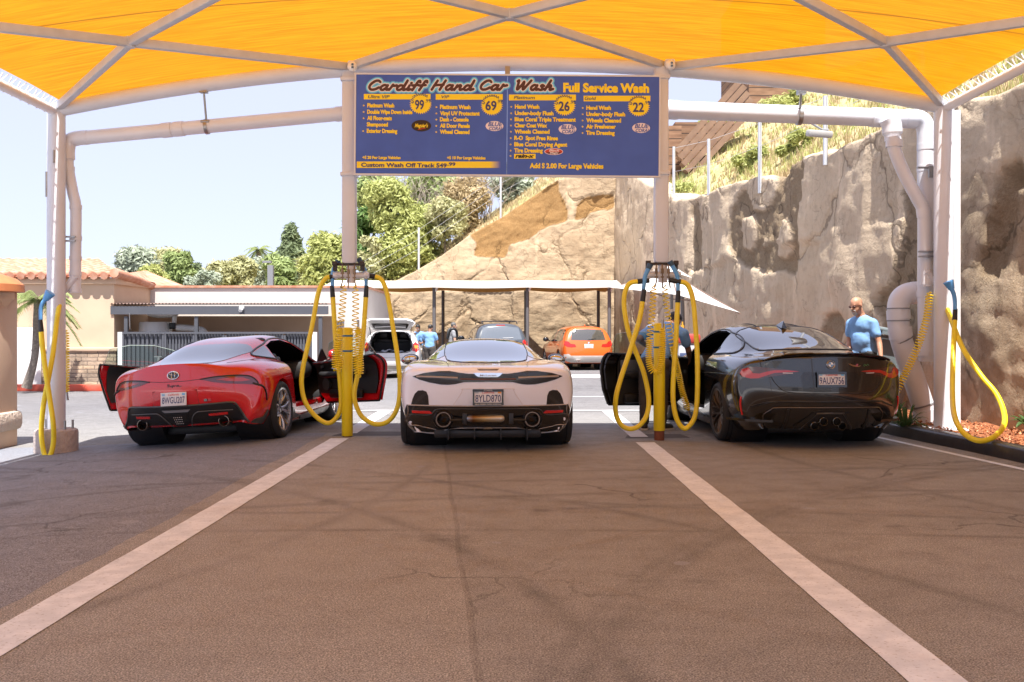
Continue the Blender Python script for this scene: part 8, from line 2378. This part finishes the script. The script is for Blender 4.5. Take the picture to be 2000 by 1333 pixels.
def vest(t, hp, hr_, hf, hu, J, ellip, rt, fw):
 k = MB()
 for q in 'LR':
  a = J['neck'].lerp(J['sh' + q], .55)
  k.tube(catmull([J['chest'] - fw * .16 - Vector((0, 0, .1)), a - fw * .08 + Vector((0, 0, .06)), a + fw * .09 + Vector((0, 0, .05)), J['chest'] + fw * .17, J['hip'] + fw * .16], 5), .035, 8)
 k.build('apron_straps', M_black, t, 60)
stander('grey haired person in a grey tee with black straps behind the white sports car', P(883, 0, 31.8).x, 31.8, .93, R(-70), SK3, pm('grey_tee', (.24, .24, .25), .85), M_hairg, (.1, 1, -.05), extra=vest)
# ------------------------------------------------------------------ small things round the bays
t = thing('wheelie_bin', 'grey plastic bin leaning beside the bald person at the foot of the rock wall', 'bin', (5.5, 15.4, .1))
M_bin = pm('grey_bin_plastic', (.20, .24, .25), .5, var=(3, (.17, .20, .21), .3))
TB = Matrix.Translation((5.47, 15.3, .12)) @ Matrix.Rotation(R(9), 4, 'Y') @ Matrix.Rotation(R(20), 4, 'Z')
def taper(mb, w0, w1, d0, d1, z0, z1, M_):
 vs = [M_ @ Vector((sx * w, sy * d, z)) for w, d, z in ((w0, d0, z0), (w1, d1, z1)) for sx, sy in ((-1, -1), (1, -1), (1, 1), (-1, 1))]
 mb.add(vs, [(0, 1, 2, 3)[::-1], (4, 5, 6, 7)] + [(i, (i + 1) % 4, 4 + (i + 1) % 4, 4 + i) for i in range(4)])
mb = MB(); taper(mb, .22, .30, .22, .30, .08, 1.12, TB); mb.build('bin_body', M_bin, t, 30)
mb = MB(); mb.v = []; mb.box((0, 0, 1.20), (.66, .68, .07), bev=.03); mb.box((0, -.36, 1.15), (.5, .05, .05)); mb.v = [tuple(TB @ Vector(v)) for v in mb.v]; mb.build('bin_lid', M_bin, t, 40)
mb = MB(); [mb.box((x, -.305, .75), (.03, .03, .62)) for x in (-.2, .2)]; mb.box((0, -.31, .66), (.42, .03, .03)); mb.v = [tuple(TB @ Vector(v)) for v in mb.v]; mb.build('bin_rib', M_bin, t, 30)
for sx in (-1, 1): MB().cyl(TB @ Vector((sx * .24, .24, .1)), TB @ Vector((sx * .30, .24, .1)), .10, seg=18).build('wheel', M_black, t, 40)
q = P(1341, 690, 17.0)
t = thing('cleaning_cart', 'pale cleaning cart with a red top standing beyond the black car door', 'cart', (q.x, 17.0, 0))
MB().box((q.x, 17.0, .62), (.34, .40, .92), bev=.03).build('cart_body', pm('pale_grey_plastic', (.42, .43, .46), .5), t, 40)
MB().box((q.x, 17.0, 1.17), (.40, .46, .16), bev=.04).build('cart_lid', pm('red_plastic', (.45, .05, .04), .45), t, 40)
MB().box((q.x - .03, 16.79, .80), (.24, .02, .26), bev=.01).build('cart_panel', pm('navy_panel', (.04, .06, .14), .5), t, 30)
for sx in (-1, 1): MB().cyl((q.x + sx * .14, 16.9, .08), (q.x + sx * .18, 16.9, .08), .08, seg=14).build('wheel', M_black, t, 40)
mb = MB(); mb.cyl((q.x - .08, 16.95, 1.25), (q.x - .08, 16.95, 1.40), .035, .03, seg=12); mb.cyl((q.x - .08, 16.95, 1.40), (q.x - .08, 16.95, 1.46), .014, seg=8)
tag(mb.build('spray_bottle', pm('amber_plastic', (.60, .32, .04), .3)), 'small amber spray bottle standing on the red cart lid', 'bottle')
t = thing('fill_building', 'cream building added unseen behind the viewer for reflections and fill light', 'building', (0, -26, 0))  # unseen block added to show in car reflections and fill the shade
MB().box((0, -28, 1.9), (40, 4, 4.0)).build('wall', stucco('cream_stucco', (.60, .54, .47), (.54, .48, .42)), t)
MB().box((-2, -25.97, 1.6), (5, .06, 3.3)).build('tunnel_door', M_black, t)
